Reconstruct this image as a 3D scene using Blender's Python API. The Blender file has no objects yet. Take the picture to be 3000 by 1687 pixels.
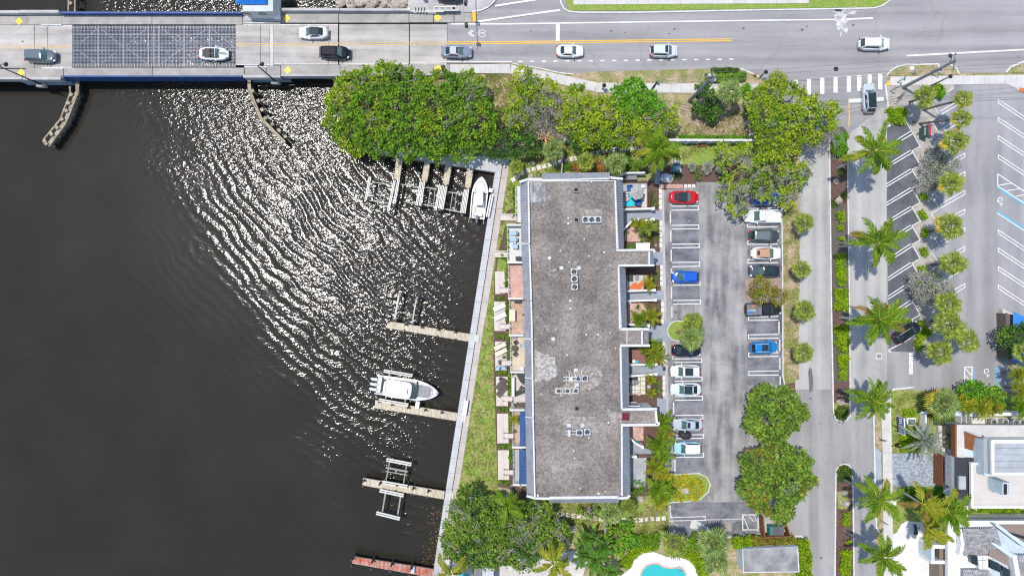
import bpy,math,random
import numpy as np
from math import radians as R,sin,cos,pi
random.seed(7);rng=np.random.default_rng(7)
sc=bpy.context.scene
COL=sc.collection
# ---- scale: photo pixels -> metres
S=19.0;CX=1500.0;CY=843.5;H=105.26;WZ=-1.6
def P(x,y,z=0.0):
 k=(H-z)/H
 return((x-CX)/S*k,(CY-y)/S*k,z)
# ---- camera
cam=bpy.data.cameras.new('camera');co=bpy.data.objects.new('camera',cam);COL.objects.link(co)
co.location=(0,0,H);co.rotation_euler=(0,0,0)
cam.sensor_width=36;cam.lens=36*H/(3000/S);cam.clip_start=1;cam.clip_end=3000
sc.camera=co
# ---- light
SUNV=(-0.27,0.155,1.0)
_el=math.atan2(1.0,math.hypot(SUNV[0],SUNV[1]));_az=math.atan2(SUNV[0],SUNV[1])
w=bpy.data.worlds.new('World');sc.world=w;w.use_nodes=True
nt=w.node_tree;bg=nt.nodes['Background']
sky=nt.nodes.new('ShaderNodeTexSky');sky.sky_type='NISHITA';sky.sun_disc=False
sky.sun_elevation=_el;sky.sun_rotation=_az%(2*pi);sky.air_density=1.0;sky.dust_density=0.6;sky.ozone_density=1.0
nt.links.new(sky.outputs[0],bg.inputs[0]);bg.inputs[1].default_value=0.15
sl=bpy.data.lights.new('sun','SUN');sl.energy=2.85;sl.angle=R(0.53);sl.color=(1,0.96,0.89)
so=bpy.data.objects.new('sun',sl);COL.objects.link(so);so.location=(-40,20,140)
from mathutils import Vector,Matrix,Euler
so.rotation_euler=Vector(SUNV).to_track_quat('Z','Y').to_euler()
sc.view_settings.view_transform='Standard';sc.view_settings.look='None'
sc.view_settings.exposure=0.5;sc.view_settings.gamma=1;sc.view_settings.use_curve_mapping=False
sc.render.engine='CYCLES'
sc.cycles.max_bounces=5;sc.cycles.diffuse_bounces=3;sc.cycles.glossy_bounces=2;sc.cycles.transmission_bounces=3
sc.cycles.use_denoising=False;sc.cycles.caustics_reflective=False;sc.cycles.caustics_refractive=False
sc.cycles.sample_clamp_direct=0;sc.cycles.sample_clamp_indirect=4
sc.render.film_transparent=False;sc.cycles.filter_width=1.2 if hasattr(sc.cycles,'filter_width')else 1.5
# ---- mesh helpers
class MB:
 def __init__(s):s.v=[];s.f=[]
 def add(s,vs,fs):
  o=len(s.v);s.v+=[tuple(a)for a in vs];s.f+=[tuple(i+o for i in f)for f in fs];return s
 def box(s,c,d,rz=0.0):
  x,y,z=d[0]/2,d[1]/2,d[2]/2;cr,sr=cos(rz),sin(rz)
  vs=[]
  for k in(-z,z):
   for a,b in((-x,-y),(x,-y),(x,y),(-x,y)):
    vs.append((c[0]+a*cr-b*sr,c[1]+a*sr+b*cr,c[2]+k))
  return s.add(vs,[(3,2,1,0),(4,5,6,7),(0,1,5,4),(1,2,6,5),(2,3,7,6),(3,0,4,7)])
 def beam(s,p,q,w,h):
  p=Vector(p);q=Vector(q);d=q-p;n=Vector((-d.y,d.x,0))
  n=n.normalized()*w/2 if n.length>1e-6 else Vector((w/2,0,0))
  u=Vector((0,0,-h))
  vs=[p-n+u,p+n+u,q+n+u,q-n+u,p-n,p+n,q+n,q-n]
  return s.add(vs,[(0,1,2,3),(7,6,5,4),(0,4,5,1),(1,5,6,2),(2,6,7,3),(3,7,4,0)])
 def prism(s,pts,z0,z1):
  w=[P(x,y,z1)for x,y in pts];n=len(w)
  a=sum(w[i][0]*w[(i+1)%n][1]-w[(i+1)%n][0]*w[i][1]for i in range(n))
  if a<0:w.reverse()
  vs=[(x,y,z0)for x,y,_ in w]+[(x,y,z1)for x,y,_ in w]
  return s.add(vs,[tuple(range(n,2*n)),tuple(range(n-1,-1,-1))]+[(i,(i+1)%n,(i+1)%n+n,i+n)for i in range(n)])
 def sheet(s,pts,z):
  w=[P(x,y,z(x)if callable(z)else z)for x,y in pts];n=len(w)
  a=sum(w[i][0]*w[(i+1)%n][1]-w[(i+1)%n][0]*w[i][1]for i in range(n))
  if a<0:w.reverse()
  return s.add(w,[tuple(range(n))])
 def line(s,p,q,wpx,z=0.012):
  d=math.hypot(q[0]-p[0],q[1]-p[1])or 1;nx,ny=-(q[1]-p[1])/d*wpx/2,(q[0]-p[0])/d*wpx/2
  return s.sheet([(p[0]+nx,p[1]+ny),(q[0]+nx,q[1]+ny),(q[0]-nx,q[1]-ny),(p[0]-nx,p[1]-ny)],z)
 def tube(s,pts,r,seg=6,r2=None):
  pts=[Vector(p)for p in pts];n=len(pts);r2=r if r2 is None else r2;o=len(s.v);vs=[]
  for i,p in enumerate(pts):
   d=(pts[min(i+1,n-1)]-pts[max(i-1,0)])
   if d.length<1e-9:d=Vector((0,0,1))
   d.normalize();a=d.cross(Vector((0,0,1)))
   if a.length<1e-3:a=Vector((1,0,0))
   a.normalize();b=d.cross(a);rr=r+(r2-r)*i/max(1,n-1)
   vs+=[tuple(p+(a*cos(2*pi*k/seg)+b*sin(2*pi*k/seg))*rr)for k in range(seg)]
  fs=[(i*seg+k,i*seg+(k+1)%seg,(i+1)*seg+(k+1)%seg,(i+1)*seg+k)for i in range(n-1)for k in range(seg)]
  fs+=[tuple(range(seg-1,-1,-1)),tuple((n-1)*seg+k for k in range(seg))]
  return s.add(vs,fs)
 def cyl(s,c,r,h,seg=12,r2=None):
  return s.tube([c,(c[0],c[1],c[2]+h)],r,seg,r2)
 def np(s,V,F):
  s.add([tuple(a)for a in V],[tuple(int(i)for i in f)for f in F]);return s
def mesh(mb,name,mat=None,off=(0,0,0),smooth=False):
 me=bpy.data.meshes.new(name)
 if any(off):vs=[(a-off[0],b-off[1],c-off[2])for a,b,c in mb.v]
 else:vs=mb.v
 me.from_pydata(vs,[],mb.f)
 if mat:me.materials.append(mat)
 if smooth:me.shade_smooth()
 return me
OFF={}
def struct(name,mb,mat,parent=None,label=None):
 o=bpy.data.objects.new(name,mesh(mb,name,mat));COL.objects.link(o)
 if parent:o.parent=parent
 else:o['kind']='structure'
 if label:o['label']=label
 return o
def tag(o,label,cat,group=None):
 o['label']=label;o['category']=cat
 if group:o['group']=group
 return o
def T(name,label,cat,loc,group=None,rz=0.0):
 o=bpy.data.objects.new(name,None);COL.objects.link(o);o.location=loc;o.rotation_euler=(0,0,rz)
 o.empty_display_size=0.3;OFF[o.name]=tuple(loc);return tag(o,label,cat,group)
SPLIT={'pier_core','joint_gap','gutter_line','kerb_face','floor_beam','stringer','brace','roof_bar','edge_girder','roof_seam','fan_blade','wale','lid_rib','rail','low_wall','roof_edge','plate_lettering','lettering','side_window_frame','outer_rail','pipe','conduit','canopy_post'}
def islands(mb):
 par=list(range(len(mb.v)))
 def find(i):
  while par[i]!=i:par[i]=par[par[i]];i=par[i]
  return i
 for f in mb.f:
  r0=find(f[0])
  for i in f[1:]:par[find(i)]=r0
 d={}
 for f in mb.f:d.setdefault(find(f[0]),[]).append(f)
 out=[]
 for fs in d.values():
  ids=sorted({i for f in fs for i in f});mp={j:k for k,j in enumerate(ids)};m=MB();m.v=[mb.v[i]for i in ids];m.f=[tuple(mp[i]for i in f)for f in fs];out.append(m)
 return out
def part(par,name,mb,mat,smooth=False,local=False,label=None,stuff=False):
 if name in SPLIT and not stuff:
  L_=islands(mb)
  if len(L_)>1:
   for m in L_:o=part1(par,name,m,mat,smooth,local,label)
   return o
 return part1(par,name,mb,mat,smooth,local,label,stuff)
def part1(par,name,mb,mat,smooth=False,local=False,label=None,stuff=False):
 off=(0,0,0)if local else OFF.get(par.name,(0,0,0))
 o=bpy.data.objects.new(name,mesh(mb,name,mat,off,smooth));COL.objects.link(o);o.parent=par
 OFF[o.name]=off
 if label:o['label']=label
 if stuff:o['kind']='stuff'
 return o
def solo(name,mb,mat,label,cat,group=None,smooth=False):
 xs=[v[0]for v in mb.v];ys=[v[1]for v in mb.v];zs=[v[2]for v in mb.v]
 c=((min(xs)+max(xs))/2,(min(ys)+max(ys))/2,min(zs))
 o=bpy.data.objects.new(name,mesh(mb,name,mat,c,smooth));COL.objects.link(o);o.location=c
 return tag(o,label,cat,group)
def inst(name,me,par=None,loc=(0,0,0),rot=(0,0,0),sca=(1,1,1)):
 o=bpy.data.objects.new(name,me);COL.objects.link(o);o.location=loc;o.rotation_euler=rot;o.scale=sca
 if par:o.parent=par
 return o
# ---- materials
def _n(t,typ,**k):
 n=t.nodes.new(typ)
 for a,b in k.items():setattr(n,a,b)
 return n
def ramp(t,fac,stops):
 r=_n(t,'ShaderNodeValToRGB');e=r.color_ramp.elements
 while len(e)<len(stops):e.new(0.5)
 for el,(p,c)in zip(e,stops):
  el.position=p;el.color=(*c,1)if len(c)==3 else c
 t.links.new(fac,r.inputs[0]);return r.outputs[0]
def M(name,c1,c2=None,scale=1.0,rough=0.85,metal=0.0,detail=5.0,lo=0.35,hi=0.65,bump=0.0,bscale=None,island=0.0,fine=0.0,fscale=9.0,stretch=None,spec=0.3,spots=None,trans=0.0,coat=0.0,hue=0.0):
 m=bpy.data.materials.new(name);m.use_nodes=True;t=m.node_tree;b=t.nodes['Principled BSDF'];L=t.links.new
 c2=c2 or tuple(x*0.82 for x in c1)
 geo=_n(t,'ShaderNodeNewGeometry');vec=geo.outputs['Position']
 if stretch:
  mp=_n(t,'ShaderNodeMapping');mp.inputs['Scale'].default_value=stretch;L(vec,mp.inputs[0]);v2=mp.outputs[0]
 else:v2=vec
 n1=_n(t,'ShaderNodeTexNoise');n1.inputs['Scale'].default_value=scale;n1.inputs['Detail'].default_value=detail;n1.inputs['Roughness'].default_value=0.62
 L(v2,n1.inputs['Vector'])
 col=ramp(t,n1.outputs[0],[(lo,c2),(hi,c1)])
 if spots:
  ns=_n(t,'ShaderNodeTexNoise');ns.inputs['Scale'].default_value=spots[0];ns.inputs['Detail'].default_value=6;ns.inputs['Roughness'].default_value=0.7
  L(vec,ns.inputs['Vector']);f=ramp(t,ns.outputs[0],[(spots[1],(0,0,0)),(spots[1]+0.07,(1,1,1))])
  mx=_n(t,'ShaderNodeMix',data_type='RGBA');L(f,mx.inputs[0]);L(col,mx.inputs[6]);mx.inputs[7].default_value=(*spots[2],1);col=mx.outputs[2]
 if fine:
  nf=_n(t,'ShaderNodeTexNoise');nf.inputs['Scale'].default_value=fscale;nf.inputs['Detail'].default_value=3;L(vec,nf.inputs['Vector'])
  mr=_n(t,'ShaderNodeMapRange');mr.inputs[1].default_value=0.25;mr.inputs[2].default_value=0.75;mr.inputs[3].default_value=1-fine;mr.inputs[4].default_value=1+fine
  L(nf.outputs[0],mr.inputs[0]);vm=_n(t,'ShaderNodeVectorMath',operation='SCALE');L(col,vm.inputs[0]);L(mr.outputs[0],vm.inputs['Scale']);col=vm.outputs[0]
 if island:
  mr=_n(t,'ShaderNodeMapRange');mr.inputs[3].default_value=1-island;mr.inputs[4].default_value=1+island
  L(geo.outputs['Random Per Island'],mr.inputs[0]);vm=_n(t,'ShaderNodeVectorMath',operation='SCALE');L(col,vm.inputs[0]);L(mr.outputs[0],vm.inputs['Scale']);col=vm.outputs[0]
  if hue:
   hs=_n(t,'ShaderNodeHueSaturation');mh=_n(t,'ShaderNodeMapRange');mh.inputs[3].default_value=0.5-hue;mh.inputs[4].default_value=0.5+hue
   wn=_n(t,'ShaderNodeTexWhiteNoise',noise_dimensions='1D');L(geo.outputs['Random Per Island'],wn.inputs['W']);L(wn.outputs[0],mh.inputs[0]);L(mh.outputs[0],hs.inputs['Hue']);L(col,hs.inputs['Color']);col=hs.outputs[0]
 L(col,b.inputs['Base Color'])
 b.inputs['Roughness'].default_value=rough;b.inputs['Metallic'].default_value=metal;b.inputs['Specular IOR Level'].default_value=spec
 b.inputs['Coat Weight'].default_value=coat;b.inputs['Coat Roughness'].default_value=0.05
 if bump:
  bp=_n(t,'ShaderNodeBump');bp.inputs['Distance'].default_value=bump;nb=_n(t,'ShaderNodeTexNoise');nb.inputs['Scale'].default_value=bscale or scale*4;nb.inputs['Detail'].default_value=4
  L(vec,nb.inputs['Vector']);L(nb.outputs[0],bp.inputs['Height']);L(bp.outputs[0],b.inputs['Normal'])
 if trans:
  tr=_n(t,'ShaderNodeBsdfTranslucent');L(col,tr.inputs[0]);ms=_n(t,'ShaderNodeMixShader');ms.inputs[0].default_value=trans
  L(b.outputs[0],ms.inputs[1]);L(tr.outputs[0],ms.inputs[2]);L(ms.outputs[0],t.nodes['Material Output'].inputs[0])
 return m
def ground_mat(name,c1,c2,scale,crack=0.0,crack_scale=0.15,stain=None,streak=None,fine=0.1,tar=0.0):
 """asphalt / concrete: large mottling, fine grain, optional cracks, streaks along x or y"""
 m=M(name,c1,c2,scale=scale,rough=0.9,fine=fine,fscale=6.0,spots=stain,lo=0.37,hi=0.63)
 t=m.node_tree;b=t.nodes['Principled BSDF'];L=t.links.new
 col=b.inputs['Base Color'].links[0].from_socket;geo=[n for n in t.nodes if n.type=='NEW_GEOMETRY'][0]
 def mul(f,colr,amt):
  nonlocal col
  mx=_n(t,'ShaderNodeMix',data_type='RGBA');mx.blend_type='MIX'
  mm=_n(t,'ShaderNodeMath',operation='MULTIPLY');L(f,mm.inputs[0]);mm.inputs[1].default_value=amt
  L(mm.outputs[0],mx.inputs[0]);L(col,mx.inputs[6]);mx.inputs[7].default_value=(*colr,1);col=mx.outputs[2]
 if streak:
  mp=_n(t,'ShaderNodeMapping');mp.inputs['Scale'].default_value=streak;L(geo.outputs['Position'],mp.inputs[0])
  ns=_n(t,'ShaderNodeTexNoise');ns.inputs['Scale'].default_value=1;ns.inputs['Detail'].default_value=4;L(mp.outputs[0],ns.inputs['Vector'])
  mul(ramp(t,ns.outputs[0],[(0.42,(0,0,0)),(0.7,(1,1,1))]),tuple(x*1.35 for x in c1),0.6)
  mul(ramp(t,ns.outputs[0],[(0.3,(1,1,1)),(0.45,(0,0,0))]),tuple(x*0.7 for x in c2),0.38)
 if crack:
  dn=_n(t,'ShaderNodeTexNoise');dn.inputs['Scale'].default_value=0.8;dn.inputs['Detail'].default_value=5;L(geo.outputs['Position'],dn.inputs['Vector'])
  ad=_n(t,'ShaderNodeVectorMath',operation='MULTIPLY_ADD');L(dn.outputs[1],ad.inputs[0]);ad.inputs[1].default_value=(2.2,2.2,0);L(geo.outputs['Position'],ad.inputs[2])
  vo=_n(t,'ShaderNodeTexVoronoi',feature='DISTANCE_TO_EDGE');vo.inputs['Scale'].default_value=crack_scale;L(ad.outputs[0],vo.inputs['Vector'])
  mul(ramp(t,vo.outputs[0],[(0.0,(1,1,1)),(0.012,(0,0,0))]),tuple(x*0.35 for x in c2),crack)
 L(col,b.inputs['Base Color']);return m
m_road=ground_mat('asphalt_road',(0.285,0.272,0.27),(0.245,0.234,0.235),0.12,crack=0.15,crack_scale=0.09,streak=(0.03,0.7,1),fine=0.09)
m_lane=ground_mat('asphalt_side_street',(0.29,0.277,0.272),(0.24,0.23,0.23),0.2,crack=0.12,crack_scale=0.14,streak=(0.6,0.04,1),fine=0.1)
m_lane2=ground_mat('asphalt_old_street',(0.37,0.355,0.335),(0.29,0.28,0.27),0.15,crack=0.12,crack_scale=0.12,streak=(0.5,0.03,1),fine=0.08)
m_lot=ground_mat('asphalt_lot',(0.30,0.285,0.275),(0.14,0.135,0.14),0.3,crack=0.25,crack_scale=0.2,streak=(0.9,0.12,1),fine=0.16,stain=(0.55,0.62,(0.27,0.265,0.26)))
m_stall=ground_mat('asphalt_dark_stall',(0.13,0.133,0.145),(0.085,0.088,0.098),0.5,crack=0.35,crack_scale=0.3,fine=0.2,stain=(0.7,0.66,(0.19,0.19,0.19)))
m_lot2=ground_mat('asphalt_east_lot',(0.285,0.275,0.275),(0.235,0.228,0.232),0.15,crack=0.1,crack_scale=0.15,streak=(0.4,0.04,1),fine=0.1)
m_conc=ground_mat('concrete',(0.46,0.44,0.42),(0.34,0.325,0.31),0.35,fine=0.1,stain=(0.9,0.66,(0.28,0.26,0.24)))
m_conc_l=ground_mat('pale_concrete',(0.56,0.53,0.50),(0.47,0.45,0.43),0.5,fine=0.05)
m_deck=ground_mat('bridge_concrete',(0.41,0.38,0.345),(0.31,0.285,0.26),0.35,fine=0.1,streak=(0.05,0.9,1),stain=(1.2,0.68,(0.2,0.19,0.18)))
m_walkb=ground_mat('bridge_sidewalk',(0.38,0.355,0.325),(0.29,0.27,0.25),0.5,fine=0.12,stain=(0.8,0.66,(0.18,0.17,0.16)))
m_pinkc=ground_mat('seawall_walk',(0.50,0.44,0.40),(0.42,0.37,0.34),0.6,fine=0.05)
m_capc=M('seawall_cap',(0.50,0.49,0.49),(0.42,0.415,0.42),0.8,fine=0.05)
m_paint=M('white_paint',(0.74,0.735,0.72),(0.46,0.455,0.45),3.0,rough=0.7,lo=0.3,hi=0.5,fine=0.1,fscale=14)
m_paint_w=M('worn_paint',(0.7,0.69,0.67),(0.36,0.35,0.34),5.0,rough=0.8,lo=0.38,hi=0.55)
m_yel=M('yellow_paint',(0.80,0.46,0.04),(0.62,0.36,0.06),2.0,rough=0.7,fine=0.1)
m_yel_w=M('worn_yellow_paint',(0.68,0.42,0.12),(0.40,0.33,0.24),3.0,rough=0.8,lo=0.4,hi=0.55)
m_sign_y=M('yellow_plate',(0.83,0.62,0.03),(0.75,0.54,0.03),2.0,rough=0.5)
m_blue_p=M('blue_paint',(0.06,0.36,0.75),(0.1,0.4,0.7),4.0,rough=0.7)
m_kerb=M('kerb_concrete',(0.68,0.66,0.63),(0.48,0.46,0.43),1.6,fine=0.12)
m_kerb_w=M('kerb_white',(0.64,0.63,0.61),(0.5,0.485,0.465),1.6,fine=0.1)
m_grass=M('lawn_grass',(0.18,0.26,0.04),(0.33,0.28,0.11),0.8,rough=0.95,fine=0.3,fscale=3.0,lo=0.36,hi=0.56,bump=0.06,bscale=5,spots=(2.2,0.62,(0.24,0.2,0.09)))
m_grass_g=M('green_lawn',(0.18,0.28,0.04),(0.25,0.29,0.07),0.6,rough=0.95,fine=0.28,fscale=4.0,bump=0.05,bscale=6)
m_dry=M('dry_verge',(0.21,0.22,0.07),(0.40,0.30,0.20),0.5,rough=0.95,fine=0.3,fscale=3.0,lo=0.4,hi=0.58,bump=0.06,bscale=4)
m_mulch=M('mulch',(0.15,0.09,0.07),(0.09,0.055,0.045),3.0,rough=0.95,fine=0.4,fscale=12.0,bump=0.05,bscale=12)
m_mulch_g=M('grey_mulch',(0.13,0.115,0.10),(0.09,0.08,0.07),3.0,rough=0.95,fine=0.4,fscale=12.0,bump=0.05,bscale=12)
m_sand=M('shell_gravel',(0.42,0.38,0.34),(0.30,0.27,0.24),0.8,rough=0.95,fine=0.2,fscale=7.0)
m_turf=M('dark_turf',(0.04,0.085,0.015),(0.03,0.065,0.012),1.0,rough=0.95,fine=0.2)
m_rock=M('rock',(0.46,0.40,0.33),(0.25,0.21,0.17),1.5,rough=0.9,island=0.3,fine=0.3)
m_white=M('white_stucco',(0.72,0.71,0.70),(0.65,0.645,0.64),0.8,rough=0.85)
m_wallbl=M('pale_blue_stucco',(0.50,0.57,0.62),(0.44,0.51,0.56),0.8,rough=0.85)
m_trim=M('white_trim',(0.64,0.635,0.64),(0.52,0.515,0.53),1.5,rough=0.7)
m_roof=M('gravel_roof',(0.27,0.232,0.203),(0.145,0.125,0.113),0.22,rough=0.95,fine=0.45,fscale=4.0,lo=0.36,hi=0.64,bump=0.05,bscale=5,spots=(0.6,0.61,(0.32,0.28,0.24)),detail=9)
m_roofw=M('bare_gravel_patch',(0.44,0.41,0.375),(0.24,0.22,0.20),2.2,rough=0.95,fine=0.3,fscale=5,lo=0.4,hi=0.58)
m_roofp=M('worn_roof_patch',(0.33,0.29,0.255),(0.21,0.185,0.165),1.6,rough=0.95,fine=0.35,fscale=5,lo=0.42,hi=0.56)
m_foil=M('silver_roof_patch',(0.32,0.33,0.34),(0.13,0.13,0.14),1.2,rough=0.5,metal=0.2,stretch=(1,.5,1),lo=0.42,hi=0.6)
m_mans=M('mansard_metal',(0.37,0.38,0.42),(0.29,0.295,0.325),0.5,rough=0.55,metal=0.1,fine=0.15,fscale=3)
m_plank=M('dock_plank',(0.60,0.52,0.39),(0.50,0.43,0.32),2.0,rough=0.85,island=0.12)
m_plank_p=M('deck_plank_pale',(0.64,0.56,0.50),(0.57,0.50,0.45),2.0,rough=0.8,island=0.06)
m_plank_r=M('dock_plank_red',(0.50,0.12,0.08),(0.42,0.26,0.21),0.9,rough=0.85,island=0.25,lo=.4,hi=.6)
m_timber=M('weathered_timber',(0.42,0.36,0.26),(0.22,0.17,0.12),1.5,rough=0.9,fine=0.3)
m_pile=M('dark_pile',(0.09,0.075,0.06),(0.05,0.04,0.035),3,rough=0.9)
m_alu=M('white_aluminium',(0.66,0.64,0.58),(0.55,0.53,0.47),2,rough=0.45,metal=0.0)
m_bluegird=M('bridge_blue',(0.03,0.085,0.26),(0.025,0.06,0.17),1,rough=0.5)
m_pierbl=M('pier_concrete',(0.30,0.38,0.42),(0.22,0.29,0.33),0.8,rough=0.9)
m_grate=M('steel_grating',(0.25,0.27,0.32),(0.18,0.2,0.25),1,rough=0.5,metal=0.4)
m_steel=M('galvanised_steel',(0.30,0.29,0.26),(0.22,0.21,0.19),2,rough=0.5,metal=0.2)
m_black=M('black_plastic',(0.025,0.025,0.028),None,3,rough=0.5)
m_rubber=M('tyre_rubber',(0.03,0.03,0.03),None,5,rough=0.9)
m_glass=M('car_glass',(0.012,0.02,0.022),(0.02,0.035,0.035),1.5,rough=0.06,spec=0.6,coat=0.3)
m_glassg=M('windscreen_glass',(0.09,0.16,0.15),(0.05,0.10,0.095),1.5,rough=0.06,spec=0.6)
m_lamp=M('lamp_glass',(0.75,0.76,0.72),(0.5,0.5,0.48),9,rough=0.2)
m_tail=M('tail_lamp_red',(0.4,0.02,0.02),None,9,rough=0.25)
m_rim=M('alloy_rim',(0.5,0.5,0.52),None,9,rough=0.3,metal=0.8)
m_gunm=M('grey_metal',(0.22,0.22,0.23),(0.16,0.16,0.17),2,rough=0.5,metal=0.3)
m_acw=M('condenser_casing',(0.50,0.52,0.55),(0.42,0.44,0.47),2,rough=0.5,metal=0.1)
m_dark=M('dark_opening',(0.02,0.02,0.022),None,2,rough=0.8)
m_wood=M('pole_wood',(0.17,0.145,0.12),(0.11,0.095,0.08),2,rough=0.9,fine=0.3)
m_poleb=M('dark_pole',(0.035,0.035,0.04),None,2,rough=0.5)
m_conc_d=M('grey_concrete_pole',(0.25,0.26,0.27),(0.19,0.2,0.21),2,rough=0.9)
m_redwood=M('red_wood',(0.30,0.09,0.04),(0.2,0.06,0.03),3,rough=0.8,island=0.15)
m_brownw=M('brown_cladding',(0.23,0.085,0.035),(0.17,0.06,0.028),4,rough=0.7,island=0.15)
m_slate=M('dark_slate',(0.045,0.047,0.055),(0.035,0.036,0.042),3,rough=0.8,fine=0.2)
m_greyroof=M('grey_membrane',(0.40,0.42,0.43),(0.30,0.31,0.33),0.6,rough=0.8,fine=0.12)
m_beige=M('beige_terrace',(0.55,0.50,0.46),(0.50,0.455,0.42),0.6,rough=0.85,fine=0.04)
m_shing=M('grey_shingle',(0.33,0.32,0.31),(0.24,0.235,0.23),1.0,rough=0.9,island=0.28,fine=0.15)
m_blueroof=M('blue_metal_roof',(0.02,0.22,0.72),(0.02,0.18,0.62),1,rough=0.45)
m_canvas_b=M('blue_canvas',(0.03,0.2,0.62),(0.03,0.16,0.5),1,rough=0.8)
m_awn=M('navy_awning',(0.045,0.10,0.27),(0.035,0.08,0.2),1,rough=0.6)
m_pav_pink=M('pink_pavers',(0.60,0.36,0.30),(0.50,0.31,0.26),1.2,rough=0.9,island=0.22,fine=0.1)
m_pav_tan=M('tan_pavers',(0.52,0.33,0.22),(0.42,0.31,0.24),1.2,rough=0.9,island=0.22,fine=0.1)
m_pav_trav=M('travertine',(0.62,0.51,0.36),(0.52,0.44,0.34),0.7,rough=0.85,island=0.1)
m_pav_w=M('white_tile',(0.66,0.66,0.64),(0.55,0.55,0.54),1.0,rough=0.6,island=0.08)
m_pav_grey=M('grey_pavers',(0.34,0.37,0.41),(0.27,0.30,0.34),0.8,rough=0.9,island=0.28)
m_pav_drive=M('white_driveway',(0.66,0.64,0.61),(0.58,0.565,0.54),0.8,rough=0.9,island=0.06)
m_greyp=M('grey_painted_path',(0.30,0.32,0.36),(0.25,0.27,0.31),0.8,rough=0.8,fine=0.06)
m_stone=M('stepping_stone',(0.68,0.65,0.60),(0.54,0.51,0.47),2.5,rough=0.9,fine=0.1)
m_orange=M('terracotta',(0.62,0.18,0.05),(0.5,0.14,0.05),3,rough=0.85)
m_rug=M('turquoise_rug',(0.03,0.52,0.62),(0.03,0.45,0.55),3,rough=0.95)
m_cush=M('blue_cushion',(0.03,0.12,0.42),(0.02,0.09,0.34),3,rough=0.95)
m_cushl=M('light_blue_cushion',(0.36,0.50,0.64),(0.3,0.44,0.58),3,rough=0.95)
m_olive=M('olive_cushion',(0.33,0.33,0.13),None,3,rough=0.95)
m_wicker=M('brown_wicker',(0.13,0.105,0.08),(0.08,0.065,0.05),8,rough=0.9)
m_char=M('charcoal_fabric',(0.07,0.07,0.065),(0.05,0.05,0.048),6,rough=0.95)
m_cream=M('cream_vinyl',(0.68,0.60,0.46),None,3,rough=0.6)
m_umb=M('grey_canvas',(0.40,0.40,0.38),(0.34,0.34,0.33),1,rough=0.9)
m_coping=M('pink_coping',(0.60,0.38,0.30),None,3,rough=0.8)
m_greenbin=M('green_steel',(0.01,0.22,0.17),None,3,rough=0.5)
m_bark=M('pale_bark',(0.33,0.30,0.27),(0.22,0.20,0.18),3,rough=0.95)
m_barkd=M('brown_bark',(0.17,0.14,0.11),(0.1,0.085,0.07),3,rough=0.95)
m_palmt=M('grey_palm_trunk',(0.38,0.37,0.36),(0.28,0.27,0.26),3,rough=0.9)
m_sabt=M('brown_palm_trunk',(0.17,0.15,0.13),(0.11,0.095,0.085),4,rough=0.95)
def leafm(name,c1,c2,isl=0.45,hue=0.02,scale=0.35,tr=0.42):
 return M(name,c1,c2,scale=scale,rough=0.6,island=isl,hue=hue,trans=tr,lo=0.38,hi=0.62,spec=0.25)
l_mang=leafm('leaf_mangrove',(0.218,0.380,0.023),(0.115,0.230,0.017),0.6,0.03,0.5)
l_yel=leafm('leaf_yellow_green',(0.380,0.471,0.023),(0.196,0.310,0.021),0.5,0.025,0.4)
l_dark=leafm('leaf_dark_green',(0.103,0.207,0.034),(0.057,0.127,0.023),0.55,0.03)
l_fig=leafm('leaf_fig_green',(0.23,0.34,0.04),(0.14,0.24,0.03),0.6,0.03)
l_bright=leafm('leaf_bright_green',(0.172,0.414,0.023),(0.115,0.276,0.017),0.5,0.02)
l_hedge=leafm('leaf_hedge',(0.34,0.48,0.01),(0.20,0.34,0.01),0.5,0.03,0.9)
l_grey=leafm('leaf_grey_bare',(0.30,0.27,0.22),(0.20,0.19,0.13),0.4,0.02)
l_silver=leafm('leaf_silver',(0.44,0.44,0.36),(0.30,0.31,0.24),0.4,0.01)
l_red=leafm('leaf_olive_red',(0.33,0.36,0.03),(0.28,0.20,0.04),0.5,0.05,0.9)
l_gold=leafm('leaf_gold',(0.58,0.52,0.03),(0.40,0.42,0.03),0.35,0.03,0.9)
l_ivy=leafm('leaf_low_cover',(0.10,0.18,0.02),(0.06,0.12,0.015),0.4,0.02,0.9)
l_coco=leafm('leaf_coconut',(0.21,0.34,0.02),(0.13,0.24,0.015),0.4,0.03,0.5)
l_cocoy=leafm('leaf_coconut_yellow',(0.40,0.38,0.03),(0.20,0.28,0.015),0.4,0.03,0.7)
l_coco_d=leafm('leaf_coconut_dry',(0.40,0.25,0.06),(0.25,0.2,0.05),0.4,0.03,0.5)
l_fan=leafm('leaf_fan',(0.36,0.42,0.07),(0.22,0.29,0.05),0.4,0.02,0.6)
l_fang=leafm('leaf_fan_grey',(0.34,0.42,0.13),(0.20,0.29,0.08),0.35,0.02,0.6)
l_fany=leafm('leaf_fan_old',(0.60,0.47,0.05),(0.42,0.38,0.05),0.4,0.04,0.6)
l_date=leafm('leaf_date_grey',(0.38,0.42,0.32),(0.25,0.30,0.21),0.3,0.02,0.6)
l_banana=leafm('leaf_banana',(0.13,0.27,0.03),(0.09,0.19,0.025),0.35,0.03,0.6)
l_crot=leafm('leaf_cordyline',(0.42,0.30,0.03),(0.13,0.26,0.02),0.5,0.05,1.2)
l_pink=leafm('leaf_pink',(0.42,0.16,0.16),(0.25,0.2,0.1),0.4,0.02,2)
def paint(name,c,rough=0.09):
 return M(name,c,tuple(x*0.92 for x in c),1.5,rough=rough,spec=0.4,coat=0.6 if max(c)>.1 else .25)
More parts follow.
